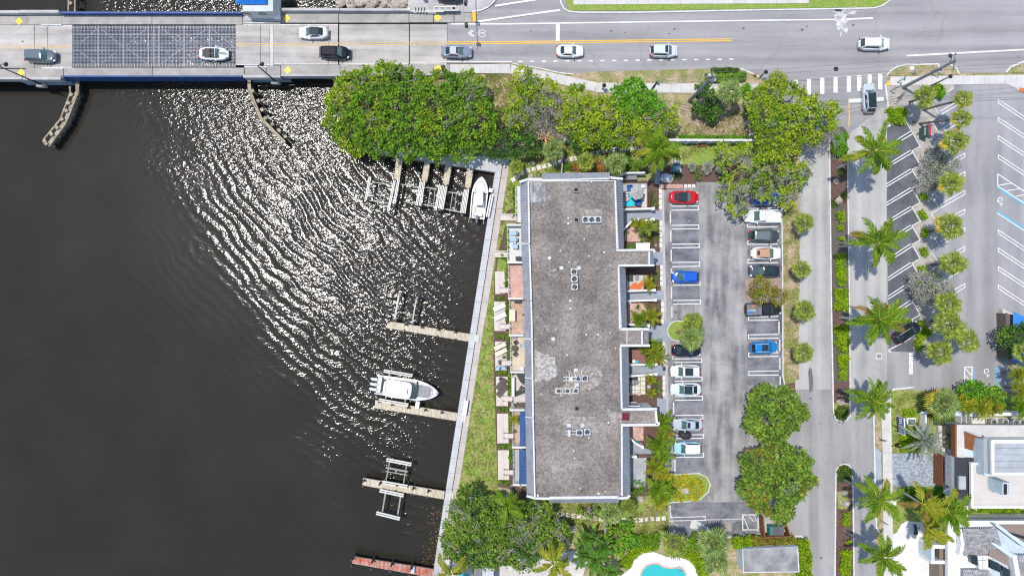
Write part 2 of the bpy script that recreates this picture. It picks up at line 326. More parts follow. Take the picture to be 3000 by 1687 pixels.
def water_mat():
 m=bpy.data.materials.new('river_water');m.use_nodes=True;t=m.node_tree;b=t.nodes['Principled BSDF'];L=t.links.new
 geo=_n(t,'ShaderNodeNewGeometry');pos=geo.outputs['Position']
 def noise(scale,detail=2,vec=pos,rough=0.5):
  n=_n(t,'ShaderNodeTexNoise');n.inputs['Scale'].default_value=scale;n.inputs['Detail'].default_value=detail;n.inputs['Roughness'].default_value=rough;L(vec,n.inputs['Vector']);return n
 def math_(op,a,bb=None,c=None):
  n=_n(t,'ShaderNodeMath',operation=op)
  for i,v in enumerate((a,bb,c)):
   if v is None:continue
   if isinstance(v,(int,float)):n.inputs[i].default_value=v
   else:L(v,n.inputs[i])
  return n.outputs[0]
 def mr(v,a,bb,c,d):
  n=_n(t,'ShaderNodeMapRange');n.interpolation_type='SMOOTHSTEP';L(v,n.inputs[0])
  for i,x in enumerate((a,bb,c,d)):n.inputs[1+i].default_value=x
  return n.outputs[0]
 big=noise(0.09,4,rough=0.6)
 sx=_n(t,'ShaderNodeSeparateXYZ');L(pos,sx.inputs[0]);X=sx.outputs[0];Y=sx.outputs[1]
 u=math_('ADD',math_('MULTIPLY',X,0.866),math_('MULTIPLY',Y,0.5))
 u=math_('ADD',u,math_('MULTIPLY',math_('SUBTRACT',big.outputs[0],0.5),26.0))
 lane=mr(u,-41,-29,0.0,1.0)
 shelter=mr(math_('ADD',math_('ADD',X,math_('MULTIPLY',Y,-0.152)),math_('MULTIPLY',math_('SUBTRACT',big.outputs[0],0.5),14.0)),-13,-5,1.0,0.25)
 dn=noise(0.12,3);ad=_n(t,'ShaderNodeVectorMath',operation='MULTIPLY_ADD');L(dn.outputs[1],ad.inputs[0]);ad.inputs[1].default_value=(5,5,0);L(pos,ad.inputs[2])
 cen=P(2400,-700,WZ);sb=_n(t,'ShaderNodeVectorMath',operation='SUBTRACT');L(ad.outputs[0],sb.inputs[0]);sb.inputs[1].default_value=(cen[0]+2.5,cen[1]+2.5,WZ)
 ln=_n(t,'ShaderNodeVectorMath',operation='LENGTH');L(sb.outputs[0],ln.inputs[0])
 ring=math_('SINE',math_('MULTIPLY',ln.outputs['Value'],3.9))
 rmask=mr(math_('ADD',math_('MULTIPLY',X,0.5),math_('MULTIPLY',Y,-0.866)),-46,-26,0.15,1.0)
 ringn=noise(0.35,2)
 ringm=math_('MULTIPLY',math_('MULTIPLY',ring,rmask),mr(ringn.outputs[0],0.3,0.6,0.25,1.0))
 amp=math_('MULTIPLY',math_('MULTIPLY',lane,shelter),mr(Y,8,34,1.0,1.55))
 base_amp=math_('ADD',math_('MULTIPLY',amp,0.90),0.10)
 cl=math_('MULTIPLY',base_amp,math_('ADD',0.85,math_('MULTIPLY',ringm,0.42)))
 mp=_n(t,'ShaderNodeMapping');mp.inputs['Rotation'].default_value=(0,0,R(-32));mp.inputs['Scale'].default_value=(0.75,1.5,1);L(pos,mp.inputs[0])
 w1=noise(1.3,2.0,mp.outputs[0],0.6);w2=noise(2.9,1.5,mp.outputs[0],0.55);w3=noise(0.35,1)
 h=math_('ADD',math_('MULTIPLY',w1.outputs[0],0.62),math_('MULTIPLY',w2.outputs[0],0.34))
 h=math_('MULTIPLY',h,cl)
 h=math_('ADD',h,math_('MULTIPLY',math_('MULTIPLY',ringm,base_amp),0.028))
 h=math_('ADD',h,math_('MULTIPLY',w3.outputs[0],0.05))
 bp=_n(t,'ShaderNodeBump');bp.inputs['Distance'].default_value=0.15;bp.inputs['Strength'].default_value=1.0;L(h,bp.inputs['Height']);L(bp.outputs[0],b.inputs['Normal'])
 c=ramp(t,big.outputs[0],[(0.3,(0.020,0.0175,0.0125)),(0.7,(0.027,0.024,0.017))])
 L(c,b.inputs['Base Color']);b.inputs['Roughness'].default_value=0.125;b.inputs['IOR'].default_value=1.33
 return m
m_water=water_mat()
# ---- water and land
def dz(x):return 1.6 if x<=700 else(0.0 if x>=1500 else 1.6*(1500-x)/800)
mb=MB();q=420
mb.add([(-q,-q,WZ),(q,-q,WZ),(q,q,WZ),(-q,q,WZ)],[(0,1,2,3)]);struct('river_water',mb,m_water)
BED=-4.5
def shore(y):return 1450-0.1545*(y-505)
land=[(1268,1687),(1285,1572),(shore(1237),1237),(1450,505),(1064,443),(1020,400),(990,330),(975,225),(930,222),(930,120),(1180,90),(1194,40),(1192,-60),(1180,-400),(1100,-6000),(9400,-6000),(9400,7600),(500,7600),(1190,2200)]
mb=MB();mb.prism(land,BED,-0.02);struct('ground',mb,m_dry)
def kerb(name,pts,wpx=4.5,h=0.13,closed=False,mat=m_kerb,z=0.0):
 mb=MB();pts=list(pts)
 if closed:pts.append(pts[0])
 for i in range(len(pts)-1):
  a,b=pts[i],pts[i+1];d=math.hypot(b[0]-a[0],b[1]-a[1])or 1;e=wpx*0.35/d
  b2=(b[0]+(b[0]-a[0])*e,b[1]+(b[1]-a[1])*e)if(closed or i<len(pts)-2)else b
  mb.beam(P(a[0],a[1],z+h+i*0.0006),P(b2[0],b2[1],z+h+i*0.0006),wpx/S,h+0.02)
 return struct(name,mb,mat)
def arc(cx,cy,rx,ry,a0,a1,n=8):return[(cx+rx*cos(R(a0+(a1-a0)*i/n)),cy-ry*sin(R(a0+(a1-a0)*i/n)))for i in range(n+1)]
top_edge=[(1500,31),(1600,30),(1662,36),(1850,36),(2100,31),(2250,29),(2560,24),(2590,17),(2612,0),(2620,-60)]
mb=MB();mb.sheet([(1500,186),(1500,31),(1500,-60),(2620,-60),(2620,-500),(9000,-500),(9000,214),(2998,214),(2850,214),(2597,222),(2600,245),(2610,360),(2610,395),(2270,395),(2270,250),(2250,243),(2210,218),(2172,201),(2080,202),(1735,211),(1670,218),(1580,201)],0.0)
struct('main_road',mb,m_road)
mb=MB();mb.sheet([(1311,187),(1311,67),(1384,66),(1384,36),(1388,20),(1420,-60),(1500,-60),(1500,186)],lambda x:dz(x)+0.0)
struct('road_ramp',mb,m_road)
mb=MB()
mb.sheet([(2325,395),(2432,395),(2436,1140),(2330,1140),(2328,1125),(2330,1100),(2340,900),(2342,700),(2342,395)],0.004)
struct('west_street',mb,m_lane2)
mb=MB()
mb.sheet([(2485,395),(2604,300),(2600,560),(2597,900),(2600,1140),(2487,1140)],0.004)
struct('east_street',mb,m_lane2)
mb=MB()
mb.sheet([(2184,1500),(2330,1140),(2600,1140),(2560,1200),(2562,1400),(2566,1700),(2566,2600),(2380,2600),(2376,1582),(2330,1572),(2184,1572)],0.006)
mb.sheet([(2600,1140),(2601,1150),(2562,1215),(2560,1200)],0.006)
struct('south_street',mb,m_lane)
mb=MB();mb.sheet([(1930,552),(2040,532),(2290,532),(2295,700),(2294,960),(2297,1128),(2330,1140),(2330,1210),(2205,1575),(1962,1575),(1958,1475),(2046,1450),(2060,1400),(1962,1392),(1944,1000)],0.008)
struct('condo_parking_lot',mb,m_lot)
mb=MB()
for pts in([(1966,600),(2046,598),(2050,888),(1970,890)],[(1972,1045),(2054,1045),(2062,1378),(1978,1390)],[(2190,595),(2290,595),(2293,815),(2190,815)],[(2190,885),(2292,885),(2295,1128),(2186,1128)],[(1962,1470),(2230,1470),(2230,1560),(1962,1560)]):
 mb.sheet(pts,0.012)
struct('parking_bay_asphalt',mb,ground_mat('asphalt_bays',(0.20,0.20,0.21),(0.10,0.102,0.115),0.45,crack=0.5,crack_scale=0.3,fine=0.22,streak=(0.25,0.8,1),stain=(0.6,0.64,(0.27,0.26,0.25))))
mb=MB();mb.sheet([(2598,365),(2615,330),(2660,225),(3400,225),(3400,1160),(2598,1140)],0.008);struct('east_parking_lot',mb,m_lot2)
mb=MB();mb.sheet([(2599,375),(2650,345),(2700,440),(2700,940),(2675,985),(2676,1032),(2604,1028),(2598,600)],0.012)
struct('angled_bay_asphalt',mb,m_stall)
mb=MB();mb.sheet([(1195,45),(1195,-60),(1440,-60),(1450,-2),(1420,24),(1385,36)],lambda x:dz(x)+0.03);struct('north_plaza',mb,m_conc)
kerb('kerb',arc(1385,-45,80,79,0,-92,8),4,0.12,z=0.25)
mb=MB();mb.prism([(1500+385/2.588,-40),(1665,32),(1850,32),(2250,26),(2560,21),(2588,14),(2608,0),(2612,-40)],-0.1,0.08);struct('north_verge',mb,m_grass_g)
kerb('kerb',[(1645,-40),(1643,8),(1652,26),(1668,34),(1700,37),(1850,37),(2100,32),(2250,29),(2400,27),(2560,24),(2588,16),(2606,2),(2625,-30)],4,0.13,mat=m_kerb_w)
def slabs(name,a,b,wpx,n,z,mat=m_conc_l,base=None,gap=1.0,h=0.06,zf=None,skip=()):
 """a walk laid in slabs from a to b (photo pixels, centre line)"""
 d=math.hypot(b[0]-a[0],b[1]-a[1]);ux,uy=(b[0]-a[0])/d,(b[1]-a[1])/d;nx,ny=-uy*wpx/2,ux*wpx/2
 g=MB();g.sheet([(a[0]+nx,a[1]+ny),(b[0]+nx,b[1]+ny),(b[0]-nx,b[1]-ny),(a[0]-nx,a[1]-ny)],(lambda x:(zf(x)if zf else z)-0.035))
 r=struct(name,g,base or m_conc)
 for i in range(n):
  if i in skip:continue
  s0=d*i/n+gap/2;s1=d*(i+1)/n-gap/2
  p=(a[0]+ux*s0,a[1]+uy*s0);q=(a[0]+ux*s1,a[1]+uy*s1);k=MB()
  zz=(zf((p[0]+q[0])/2)if zf else z)
  k.prism([(p[0]+nx,p[1]+ny),(q[0]+nx,q[1]+ny),(q[0]-nx,q[1]-ny),(p[0]-nx,p[1]-ny)],zz-h,zz+random.uniform(-0.004,0.004))
  part(r,'slab',k,mat)
 return r
slabs('north_sidewalk',(1680,-6),(2370,-10),40,22,0.12,m_conc_l)
slabs('south_sidewalk',(1318,202),(1495,202),27,6,0.1,m_conc_l,zf=lambda x:dz(x)+0.1)
slabs('south_sidewalk',(1495,203),(1600,224),27,4,0.1)
slabs('south_sidewalk',(1600,224),(1745,255),27,5,0.1)
slabs('south_sidewalk',(1745,257),(2052,259),28,11,0.1)
slabs('south_sidewalk',(2052,259),(2250,256),26,6,0.1)
slabs('corner_sidewalk',(2608,238),(3100,231),26,16,0.1)
slabs('street_sidewalk',(2594,1160),(2600,1325),28,5,0.1,m_conc_l)
slabs('street_sidewalk',(2600,1325),(2601,1440),28,3,0.1,m_conc_l)
slabs('street_sidewalk',(2601,1440),(2602,1567),28,4,0.1,m_conc_l)
slabs('street_sidewalk',(2602,1567),(2603,1740),28,5,0.1,m_conc_l)
mb=MB();mb.prism([(1675,217),(1735,211),(2080,203),(2170,203),(2212,220),(2250,243),(2250,246),(2060,246),(1745,244),(1700,238)],-0.1,0.07);struct('south_verge',mb,m_dry)
kerb('kerb',[(2150,202),(2172,202),(2213,219),(2255,246),(2272,262)],4,0.13,mat=m_kerb_w)
kerb('kerb',[(1500,186),(1579,200),(1640,214),(1680,218)],3,0.10)
mb=MB();mb.prism([(2598,222),(2625,202),(2650,193),(2748,190),(2750,222),(2700,224)],-0.1,0.08);struct('corner_verge',mb,m_dry)
mb=MB();mb.prism([(2792,192),(2806,204),(2812,218),(2760,221),(2750,200)],-0.1,0.078);struct('corner_verge',mb,m_dry)
kerb('kerb',[(2597,222),(2612,206),(2630,195),(2655,190),(2750,188),(2752,203)],4,0.13,mat=m_kerb_w)
kerb('kerb',[(2785,190),(2800,198),(2811,217)],4,0.13,mat=m_kerb_w)
mb=MB();mb.prism([(2950,213),(2965,197),(3000,182),(3200,160),(3200,213)],-0.1,0.08);struct('corner_verge',mb,m_dry)
kerb('kerb',[(2947,213),(2962,196),(3000,181),(3100,168)],5,0.13,mat=m_kerb_w)
mb=MB();mb.prism([(2594,248),(2610,244),(2795,240),(2795,258),(2750,286),(2730,300),(2752,338),(2729,354),(2752,391)]+sum([[(2729,409+54.6*k),(2752,446+54.6*k)]for k in range(11)],[])+[(2740,1010),(2700,1045),(2680,1010)]+sum([[(2696,923-54.8*k),(2671.5,881-54.8*k+2)]for k in range(10)],[])+[(2696,424),(2650,348),(2606,372)],-0.1,0.03)
struct('parking_island',mb,m_sand)
kerb('kerb',[(2594,248),(2601,300),(2606,372)],5,0.14,mat=m_kerb_w)
zz=[(2650,348)]+sum([[(2696,429+54.8*k),(2671.5,442.5+54.8*k)]for k in range(10)],[])+[(2693,977)]
kerb('island_kerb',zz,2.6,0.13,mat=m_kerb_w)
zz=[(2730,300)]+sum([[(2752,338+54.6*k),(2729,354+54.6*k)]for k in range(12)],[])
kerb('island_kerb',zz,2.6,0.13,mat=m_kerb_w)
kerb('island_kerb',[(2795,258),(2757,283),(2732,299)],3,0.13,mat=m_kerb_w)
mb=MB();mb.prism([(2433,395),(2436,380),(2445,372),(2470,372),(2482,385),(2484,470),(2489,1150),(2490,1215),(2482,1228),(2462,1232),(2446,1225),(2442,1210)],-0.1,0.06);struct('median_bed',mb,m_mulch_g)
mb=MB()
for pts in([(2434,470),(2483,470),(2484,600),(2438,600)],[(2440,1120),(2488,1120),(2488,1222),(2445,1222)],[(2437,900),(2460,905),(2480,950),(2440,965)]):mb.sheet(pts,0.068)
struct('median_mulch',mb,m_mulch)
kerb('kerb',[(2430,395),(2436,900),(2442,1212),(2450,1228),(2465,1233),(2482,1229),(2491,1216),(2491,1170)],4,0.14,mat=m_kerb_w)
kerb('kerb',[(2484,395),(2484,560),(2489,900),(2491,1170)],3,0.14,mat=m_kerb)
md2=[(2446,1740),(2449,1400),(2450,1378),(2458,1364),(2472,1358),(2488,1362),(2496,1378),(2499,1420),(2503,1740)]
mb=MB();mb.prism(md2,-0.1,0.06);struct('median_bed',mb,m_mulch);kerb('kerb',md2,4,0.14,mat=m_kerb_w)
mb=MB();mb.sheet([(2452,1398),(2455,1368),(2490,1368),(2494,1396)],0.068);mb.sheet([(2453,1440),(2485,1435),(2486,1490),(2455,1490)],0.068);mb.sheet([(2440,1190),(2442,1180),(2488,1180),(2488,1222),(2446,1222)],0.07);struct('median_groundcover',mb,m_grass)
mb=MB();mb.prism([(2562,1205),(2579,1210),(2580,1322),(2565,1305)],-0.1,0.06);mb.prism([(2568,1500),(2587,1500),(2587,1560),(2570,1545)],-0.1,0.06);struct('street_verge',mb,m_dry)
kerb('kerb',[(2560,1208),(2562,1310),(2566,1500),(2568,1545),(2580,1565)],4,0.12,mat=m_kerb_w)
mb=MB();mb.prism([(2562,1305),(2581,1325),(2583,1430),(2565,1420)],-0.1,0.055);r_=struct('paved_strip',mb,m_pav_grey)
mb=MB();mb.prism([(2610,1150),(2620,1140),(2780,1150),(3100,1150),(3100,1327),(2611,1327)],-0.1,0.07);struct('east_lawn',mb,m_grass)
kerb('kerb',[(2609,1325),(2608,1150),(2618,1140),(2678,1134)],5,0.14,mat=m_kerb_w)
mb=MB();mb.prism([(2616,1425),(2900,1425),(2900,1530),(2640,1530),(2630,1555),(2614,1566)],-0.1,0.06);struct('palm_bed',mb,m_grass)
mb=MB();mb.prism([(2293,560),(2342,600),(2342,760),(2340,1090),(2335,1112),(2325,1122),(2305,1120),(2296,1110),(2294,1000),(2292,800),(2290,620)],-0.1,0.1);struct('grass_strip',mb,m_dry)
mb=MB();mb.prism([(2305,1123),(2330,1120),(2330,1150),(2190,1175),(2188,1150),(2300,1146)],-0.1,0.05);struct('tree_bed',mb,m_mulch)
mb=MB();mb.prism([(2183,818),(2290,815),(2293,880),(2190,879),(2184,872)],-0.1,0.12);struct('island_bed',mb,M('pink_mulch',(0.36,0.26,0.22),(0.24,0.17,0.14),2.5,fine=0.3))
kerb('kerb',[(2290,600),(2293,800),(2294,1105),(2299,1124)],3,0.14)
mb=MB();mb.sheet([(1480,520),(1470,470),(1500,440),(1620,415),(2060,415),(2290,430),(2290,534),(1990,534),(1930,520),(1530,520)],-0.008);struct('north_garden_lawn',mb,m_grass)
mb=MB();mb.sheet([(1978,421),(2235,421),(2180,478),(2000,486)],0.01);struct('green_lawn',mb,m_grass_g)
mb=MB();mb.sheet([(1945,490),(2010,482),(2070,486),(2170,478),(2170,534),(2040,534),(2035,545),(1930,545),(1930,500)],0.016);struct('mulch_bed',mb,m_mulch)
mb=MB();mb.sheet([(1660,500),(1680,470),(1830,468),(1900,480),(1900,510),(1840,520),(1700,508)],0.012);struct('mulch_bed',mb,m_mulch)
mb=MB();mb.sheet([(2015,290),(2030,275),(2060,300),(2110,320),(2200,300),(2215,330),(2190,400),(2050,400),(1990,330)],0.01);struct('bare_soil_patch',mb,M('pink_litter',(0.38,0.28,0.23),(0.22,0.19,0.08),1.2,fine=0.3,fscale=4))
mb=MB();mb.sheet([(1489,505),(1520,530),(1515,620),(1486,640),(1480,780),(1465,800),(1450,1100),(1460,1430),(1500,1460),(1500,1500),(1320,1500),(1350,1400),(1372,1237),(1437,850)],0.008);struct('waterfront_lawn',mb,m_grass)
mb=MB();mb.sheet([(1505,545),(1512,545),(1512,640),(1480,640),(1484,618),(1502,610)],0.016)
mb.sheet([(1482,655),(1490,655),(1490,740),(1462,738),(1455,790),(1490,870),(1500,1010),(1510,1420),(1560,1450),(1520,1470),(1490,1450),(1488,1430),(1458,1425),(1450,1190),(1446,1100),(1446,880),(1450,790),(1455,750),(1470,700)],0.018);struct('deck_bed',mb,m_mulch)
mb=MB();mb.sheet([(1510,1462),(1960,1460),(1958,1480),(1962,1570),(1900,1580),(1500,1600),(1400,1500)],0.01);struct('south_lawn',mb,m_grass)
mb=MB();mb.prism([(1955,1392),(2000,1390),(2048,1386),(2072,1398),(2080,1420),(2076,1440),(2055,1460),(2010,1470),(1958,1473),(1900,1480),(1900,1400)],-0.1,0.09);struct('flower_island',mb,m_grass_g)
kerb('kerb',[(1957,1472),(2010,1469),(2054,1460),(2076,1440),(2081,1419),(2072,1398),(2048,1386),(1957,1391)],2.4,0.12)
mb=MB();mb.prism(arc(1985,969,29,29,90,270,12)+[(2058,1000),(2058,940)],-0.1,0.1);struct('palm_island',mb,m_grass_g)
kerb('kerb',[(2058,940)]+arc(1985,969,29,29,90,270,12)+[(2058,1000)],2.4,0.12)
mb=MB();mb.sheet([(1943,940),(1968,938),(1958,969),(1968,1000),(1943,1005)],0.016);struct('walk_apron',mb,m_greyp)
mb=MB();mb.sheet([(2025,1525),(2035,1522),(2060,1535),(2078,1548),(2065,1558),(2020,1545)],0.016);struct('sand_patch',mb,m_conc_l)
mb=MB();mb.sheet([(2105,1530),(2140,1528),(2146,1556),(2120,1552)],0.016);mb.sheet([(1965,1495),(1975,1530),(2000,1545),(1965,1548)],0.015);struct('white_stain',mb,m_roofp)
# ---- painted markings
mw=MB();my=MB();mww=MB();myw=MB();mbl=MB();Z=0.02
mw.line((1320,71),(1500,71),3.6,lambda x:dz(x)+.012);mw.line((1500,70.5),(2250,60),3.6,Z);mw.line((2250,60),(2447,58),3.6,Z);mw.line((2447,58),(2557,54),4.5,Z)
mw.line((1399,64),(1640,30),5,lambda x:dz(x)+.016);mw.line((1450,18),(1620,-8),5,lambda x:dz(x)+.016)
mw.line((1634,71),(1634,121),11,Z+.002)
mw.line((1310,181.5),(1500,181),2.6,lambda x:dz(x)+.012)
mww.line((1203,184),(1310,182),2.6,lambda x:dz(x)+.012)
for i in range(19):mw.line((1519+34.3*i,181-.37*i),(1531+34.3*i,181-.38*i),3.4,Z)
for o in(-2.6,2.6):my.line((1310,126+o),(1500,125.5+o),2.9,lambda x:dz(x)+.012);my.line((1500,125.5+o),(2143,117.5+o),2.9,Z)
for o in(-3,3):myw.line((691,132+o),(880,131+o),2.2,lambda x:dz(x)+.012);myw.line((880,131+o),(1310,127+o),2.2,lambda x:dz(x)+.012);myw.line((-40,139+o),(210,138+o),2.2,lambda x:dz(x)+.012)
mw.line((2656,164),(3060,143),4.2,Z)
for i,(x,y0,y1)in enumerate([(2331,235,247),(2370,232,278),(2409,229,276),(2448,226,272),(2487,223.5,269.5),(2517.5,221.5,267.5),(2548,219,265),(2579,217,262.5)]):mw.line((x,y0),(x,y1),12,Z)
mw.line((2486,296),(2589,290),11,Z);my.line((2487.5,302),(2487.5,372),3.2,Z)
mww.line((2588+81,1032),(2588+81,1096),12,Z)
def poly_line(mb_,pts,w_,z_):
 for a,b in zip(pts[:-1],pts[1:]):mb_.line(a,b,w_,z_)
zf=lambda x:dz(x)+.016
for o in(0,6):poly_line(mw,[(1383+o,89),(1372+o,98.5),(1384+o,108)],2.2,zf)
for cy_ in(93,103.5):poly_line(mw,arc(1413,cy_,9.5,4.2,0,360,14),1.3,zf)
poly_line(mw,[(1397,95),(1397,102),(1405,102),(1405,93),(1397,99)],1.3,zf)
L0=[(604.5,616),(660.5,671),(715.5,726),(769,781),(825.5,836),(880,890.5),(1051,1061.5),(1105.5,1116),(1161,1172),(1216.5,1227.5),(1273.5,1284),(1328,1339)]
for a,b in L0:
 o=(a-604)*0.0215;x0,x1=1966+o,2046+o
 mw.line((x0,a),(x1,a-1),2.4,.03);mw.line((x0,b),(x1,b-1),2.4,.03);mw.line((x1,a-2.2),(x1,b+.2),2.4,.031)
for a,b in[(602,611),(656,665.5),(706,716),(760,770.5),(928,938.5),(980.5,991.5),(1034,1044.5),(1087.5,1099)]:
 o=(a-604)*0.008;x0,x1=2190+o,2278+o
 mw.line((x0,a),(x1,a-1.5),2.4,.03);mw.line((x0,b),(x1,b-1),2.4,.03);mw.line((x0,a-1.2),(x0,b+1.2),2.4,.031)
mww.line((1962,1515),(2066,1512),2.4,.03);mww.line((1962,1525),(2066,1523),2.4,.03);mww.line((2066,1511),(2066,1524),2.4,.031);mww.line((1963,1480),(1966,1517),2.6,.031);mww.line((2066,1522),(2178,1519),1.6,.03)
mww.line((2175,1507),(2217,1507),3,.03);mww.line((2176,1507),(2176,1553),3,.031);mww.line((2175,1551),(2222,1551),3,.03);mww.line((2221,1515),(2221,1556),3,.031)
for i in range(3):mww.line((2178+16*i-1,1511+(0 if i<2 else-2)),(2193+16*min(i,1)+9*(i==2),1549-22*(i>0)),2.2,.032)
for k in range(10):
 y=442.5+54.8*k
 if k==9:continue
 mw.line((2668,y-2),(2597+(k>4)*4,y+42),2.5,.032);mw.line((2673,y+5),(2597+(k>4)*5,y+50),2.5,.032)
mw.line((2669,384),(2624,412),2.5,.032);mw.line((2674,392),(2626,421),2.5,.032)
mw.line((2669,990),(2602,1026),3,.033);mw.line((2602,1026),(2612,1032),3,.033)
for k in range(11):
 y=338+54.6*k
 if y>930:break
 for o in(-9,2):mw.line((2755,y+o-3),(2827,y+o-44),2.2,.03)
 mw.line((2827,y-54),(2827,y-41),2.2,.031)
for y in(292,345,398,454,674,727,781,835):
 mw.line((2925,y),(3080,y+102),2.2,.03);mw.line((2925,y+10),(3080,y+112),2.2,.03);mw.line((2924.5,y-1),(2924.5,y+11),2.2,.031)
mw.line((2923,510),(3080,612),2.6,.03);mw.line((2923,545),(3080,647),2.6,.03);mw.line((2923,509),(2923,546),2.6,.031)
for i in range(6):mw.line((2926+25*i,543+16*i),(2964+25*i,537+16*i),2.2,.031)
mbl.line((2922,549),(3080,652),4,.03);mbl.line((2921,619),(3080,722),4,.03);mw.line((2921,624),(3080,727),2.6,.03)
mw.line((2826,1075),(2826,1143),3,.03);mw.line((2848,1075),(2846,1142),3,.03);mw.line((2825,1075),(2849,1075),3,.031)
for i in range(3):mw.line((2828,1079+21*i),(2846,1099+21*i),2.6,.032)
mbl.line((2853,1075),(2853,1140),3.6,.03)
for x in(2920,2929):mbl.line((x,1079),(x,1152),3.4,.03)
mbl.line((2918,1078),(2931,1078),3.4,.031)
def wheelchair(x,y,flip=1):
 poly_line(mw,arc(x,y,6,6,-60,240,12),2.6,.033);poly_line(mw,[(x-6*flip,y+7),(x-1,y+8),(x+5,y+14),(x+9,y+12)],2.4,.034);mw.line((x-7,y+2),(x-6,y+9),2.4,.034);mw.line((x+1,y+16),(x+4,y+17),3.5,.033)
wheelchair(2930,585);wheelchair(2890,1086)
struct('white_road_marking',mw,m_paint);struct('worn_road_marking',mww,m_paint_w);struct('yellow_road_marking',my,m_yel);struct('worn_yellow_marking',myw,m_yel_w);struct('blue_bay_marking',mbl,m_blue_p)
mb=MB();mb.sheet([(2596,246),(2607,232),(2609,250),(2597,252)],0.112);mb.sheet([(1383,37),(1396,37),(1396,65),(1384,65)],lambda x:dz(x)+.14);struct('tactile_paving',mb,m_yel)
mb=MB();mb.prism([(2947,245),(2985,240),(3060,250),(3060,300)],-0.1,0.1);struct('corner_pad',mb,m_conc_l);mb=MB();mb.sheet([(2985,257),(3040,262),(3040,290),(2986,266)],0.106);struct('red_pad',mb,m_orange)
mb=MB()
pts=[]
for i in range(40):
 a=2*pi*i/40;r=1+0.3*random.uniform(-1,1)
 pts.append((2465+20*cos(a)*r,62+38*sin(a)*r*(1.0 if sin(a)>0 else .8)))
mb.sheet(pts,0.026)
pts=[(2475+45*cos(2*pi*i/30)*random.uniform(.7,1.1),36+9*sin(2*pi*i/30)*random.uniform(.7,1.2))for i in range(30)];mb.sheet(pts,0.027)
struct('concrete_spill',mb,ground_mat('spill',(0.62,0.60,0.57),(0.26,0.255,0.26),1.4,fine=0.1))
mb=MB()
for(x,y,r)in[(1790,91,4),(1830,96,3),(1976,86,4),(1960,99,3),(2178,84,5),(2500,74,5),(2364,78,3),(2350,88,6),(1555,92,3),(66,122,4),(2008,634,7),(2047,585,3),(2180,690,3),(2374,1167,5),(2406,1633,5),(2400,1240,3),(1980,914,7)]:
 mb.sheet([(x+r*cos(2*pi*i/9)*random.uniform(.6,1.1),y+r*.7*sin(2*pi*i/9)*random.uniform(.6,1.1))for i in range(9)],dz(x)+0.03)
mb.sheet([(2371,1075),(2378,1080),(2383,1120),(2380,1145),(2372,1150),(2370,1120),(2368,1090)],0.03)
struct('oil_stain',mb,M('oil_mark',(0.10,0.10,0.10),(0.16,0.16,0.16),3,fine=0.3))
for(x,y,nm)in[(2449,203,'round'),(2575,1043,'grate'),(2456,30,'inlet')]:
 t=T('storm_drain',{'round':'round dark manhole cover in the road above the crosswalk','grate':'square drain grate in a concrete collar on the side street','inlet':'dark kerb inlet on the north kerb by the white spill'}[nm],'drain',P(x,y,0.0))
 a=MB();b=MB()
 if nm=='round':a.cyl(P(x,y,0.0),0.36,0.03,16)
 else:a.box(P(x,y,0.0),(1.0,1.0 if nm=='grate' else .5,.06))
 part(t,'collar',a,m_conc_l if nm=='grate' else m_black)
 for i in range(5):b.box((P(x,y)[0]-.28+.14*i,P(x,y)[1],0.045),(.07,.55 if nm!='inlet' else .3,.02))
 part(t,'grate',b,m_black)
# ---- the bridge
mb=MB()
def bslab(x0,x1,y0,y1,t0,th=0.5,mbb=None):
 """deck slab between px columns, following the grade; t0 height above dz"""
 m_=mbb or mb
 a=[P(x0,y0,dz(x0)+t0),P(x1,y0,dz(x1)+t0),P(x1,y1,dz(x1)+t0),P(x0,y1,dz(x0)+t0)]
 bt=[(p[0],p[1],p[2]-th)for p in a]
 m_.add(bt+a,[(0,1,2,3),(7,6,5,4),(0,4,5,1),(1,5,6,2),(2,6,7,3),(3,7,4,0)]);return m_
br=MB();bslab(-300,212,74,200,0,.6,br)
bridge=T('bascule_bridge','concrete road bridge with a steel grating lift span over the water','bridge',P(600,130,0))
for(x0,x1)in[(-300,-120),(-120,100),(101.5,139),(140.5,212),(691,762),(763.5,790),(802,962),(963,990),(994,1198),(1201,1310)]:
 k=MB();bslab(x0,x1,72,190 if x0>600 else 200,0,.5,k);part(bridge,'deck_slab',k,m_deck)
k=MB();bslab(791,801,71,195,0.004,.5,k);part(bridge,'expansion_joint',k,m_conc_l)
k=MB();bslab(1198,1201,70,195,-0.05,.4,k);bslab(990,994,72,190,-0.05,.4,k);bslab(100,101.5,74,200,-.05,.4,k);part(bridge,'joint_gap',k,m_dark)
for(x0,x1,y0,y1)in[(-300,80,47,73),(80,182,47,73),(182,445,44,72),(446,711,44,72),(712,822,38,70),(823,992,38,67),(993,1198,38,67),(1199,1270,38,66),(1271,1330,38,66),(1331,1383,38,65)]:
 k=MB();bslab(x0,x1-.8,y0,y1,0.16,.5,k);part(bridge,'north_walk_slab',k,m_walkb)
for(x0,x1,y0,y1)in[(-300,75,203,226),(75,186,200,230),(187,446,199,222),(447,716,199,222),(717,780,193,218),(781,822,193,218),(823,996,191,217),(997,1198,190,216),(1199,1318,189,216)]:
 k=MB();bslab(x0,x1-.8,y0,y1,0.16,.5,k);part(bridge,'south_walk_slab',k,m_walkb)
k=MB()
for(x0,x1,y)in[(121,208,77),(121,208,198),(693,792,73.5),(800,990,72.8),(693,790,190),(802,990,188.5),(1000,1195,188)]:bslab(x0,x1,y-1.3,y+1.3,.006,.05,k)
part(bridge,'gutter_line',k,m_paint_w)
k=MB()
for(x0,x1)in[(712,776),(120,180)]:bslab(x0,x1,66.5 if x0>600 else 72,69.5 if x0>600 else 75,.2,.2,k)
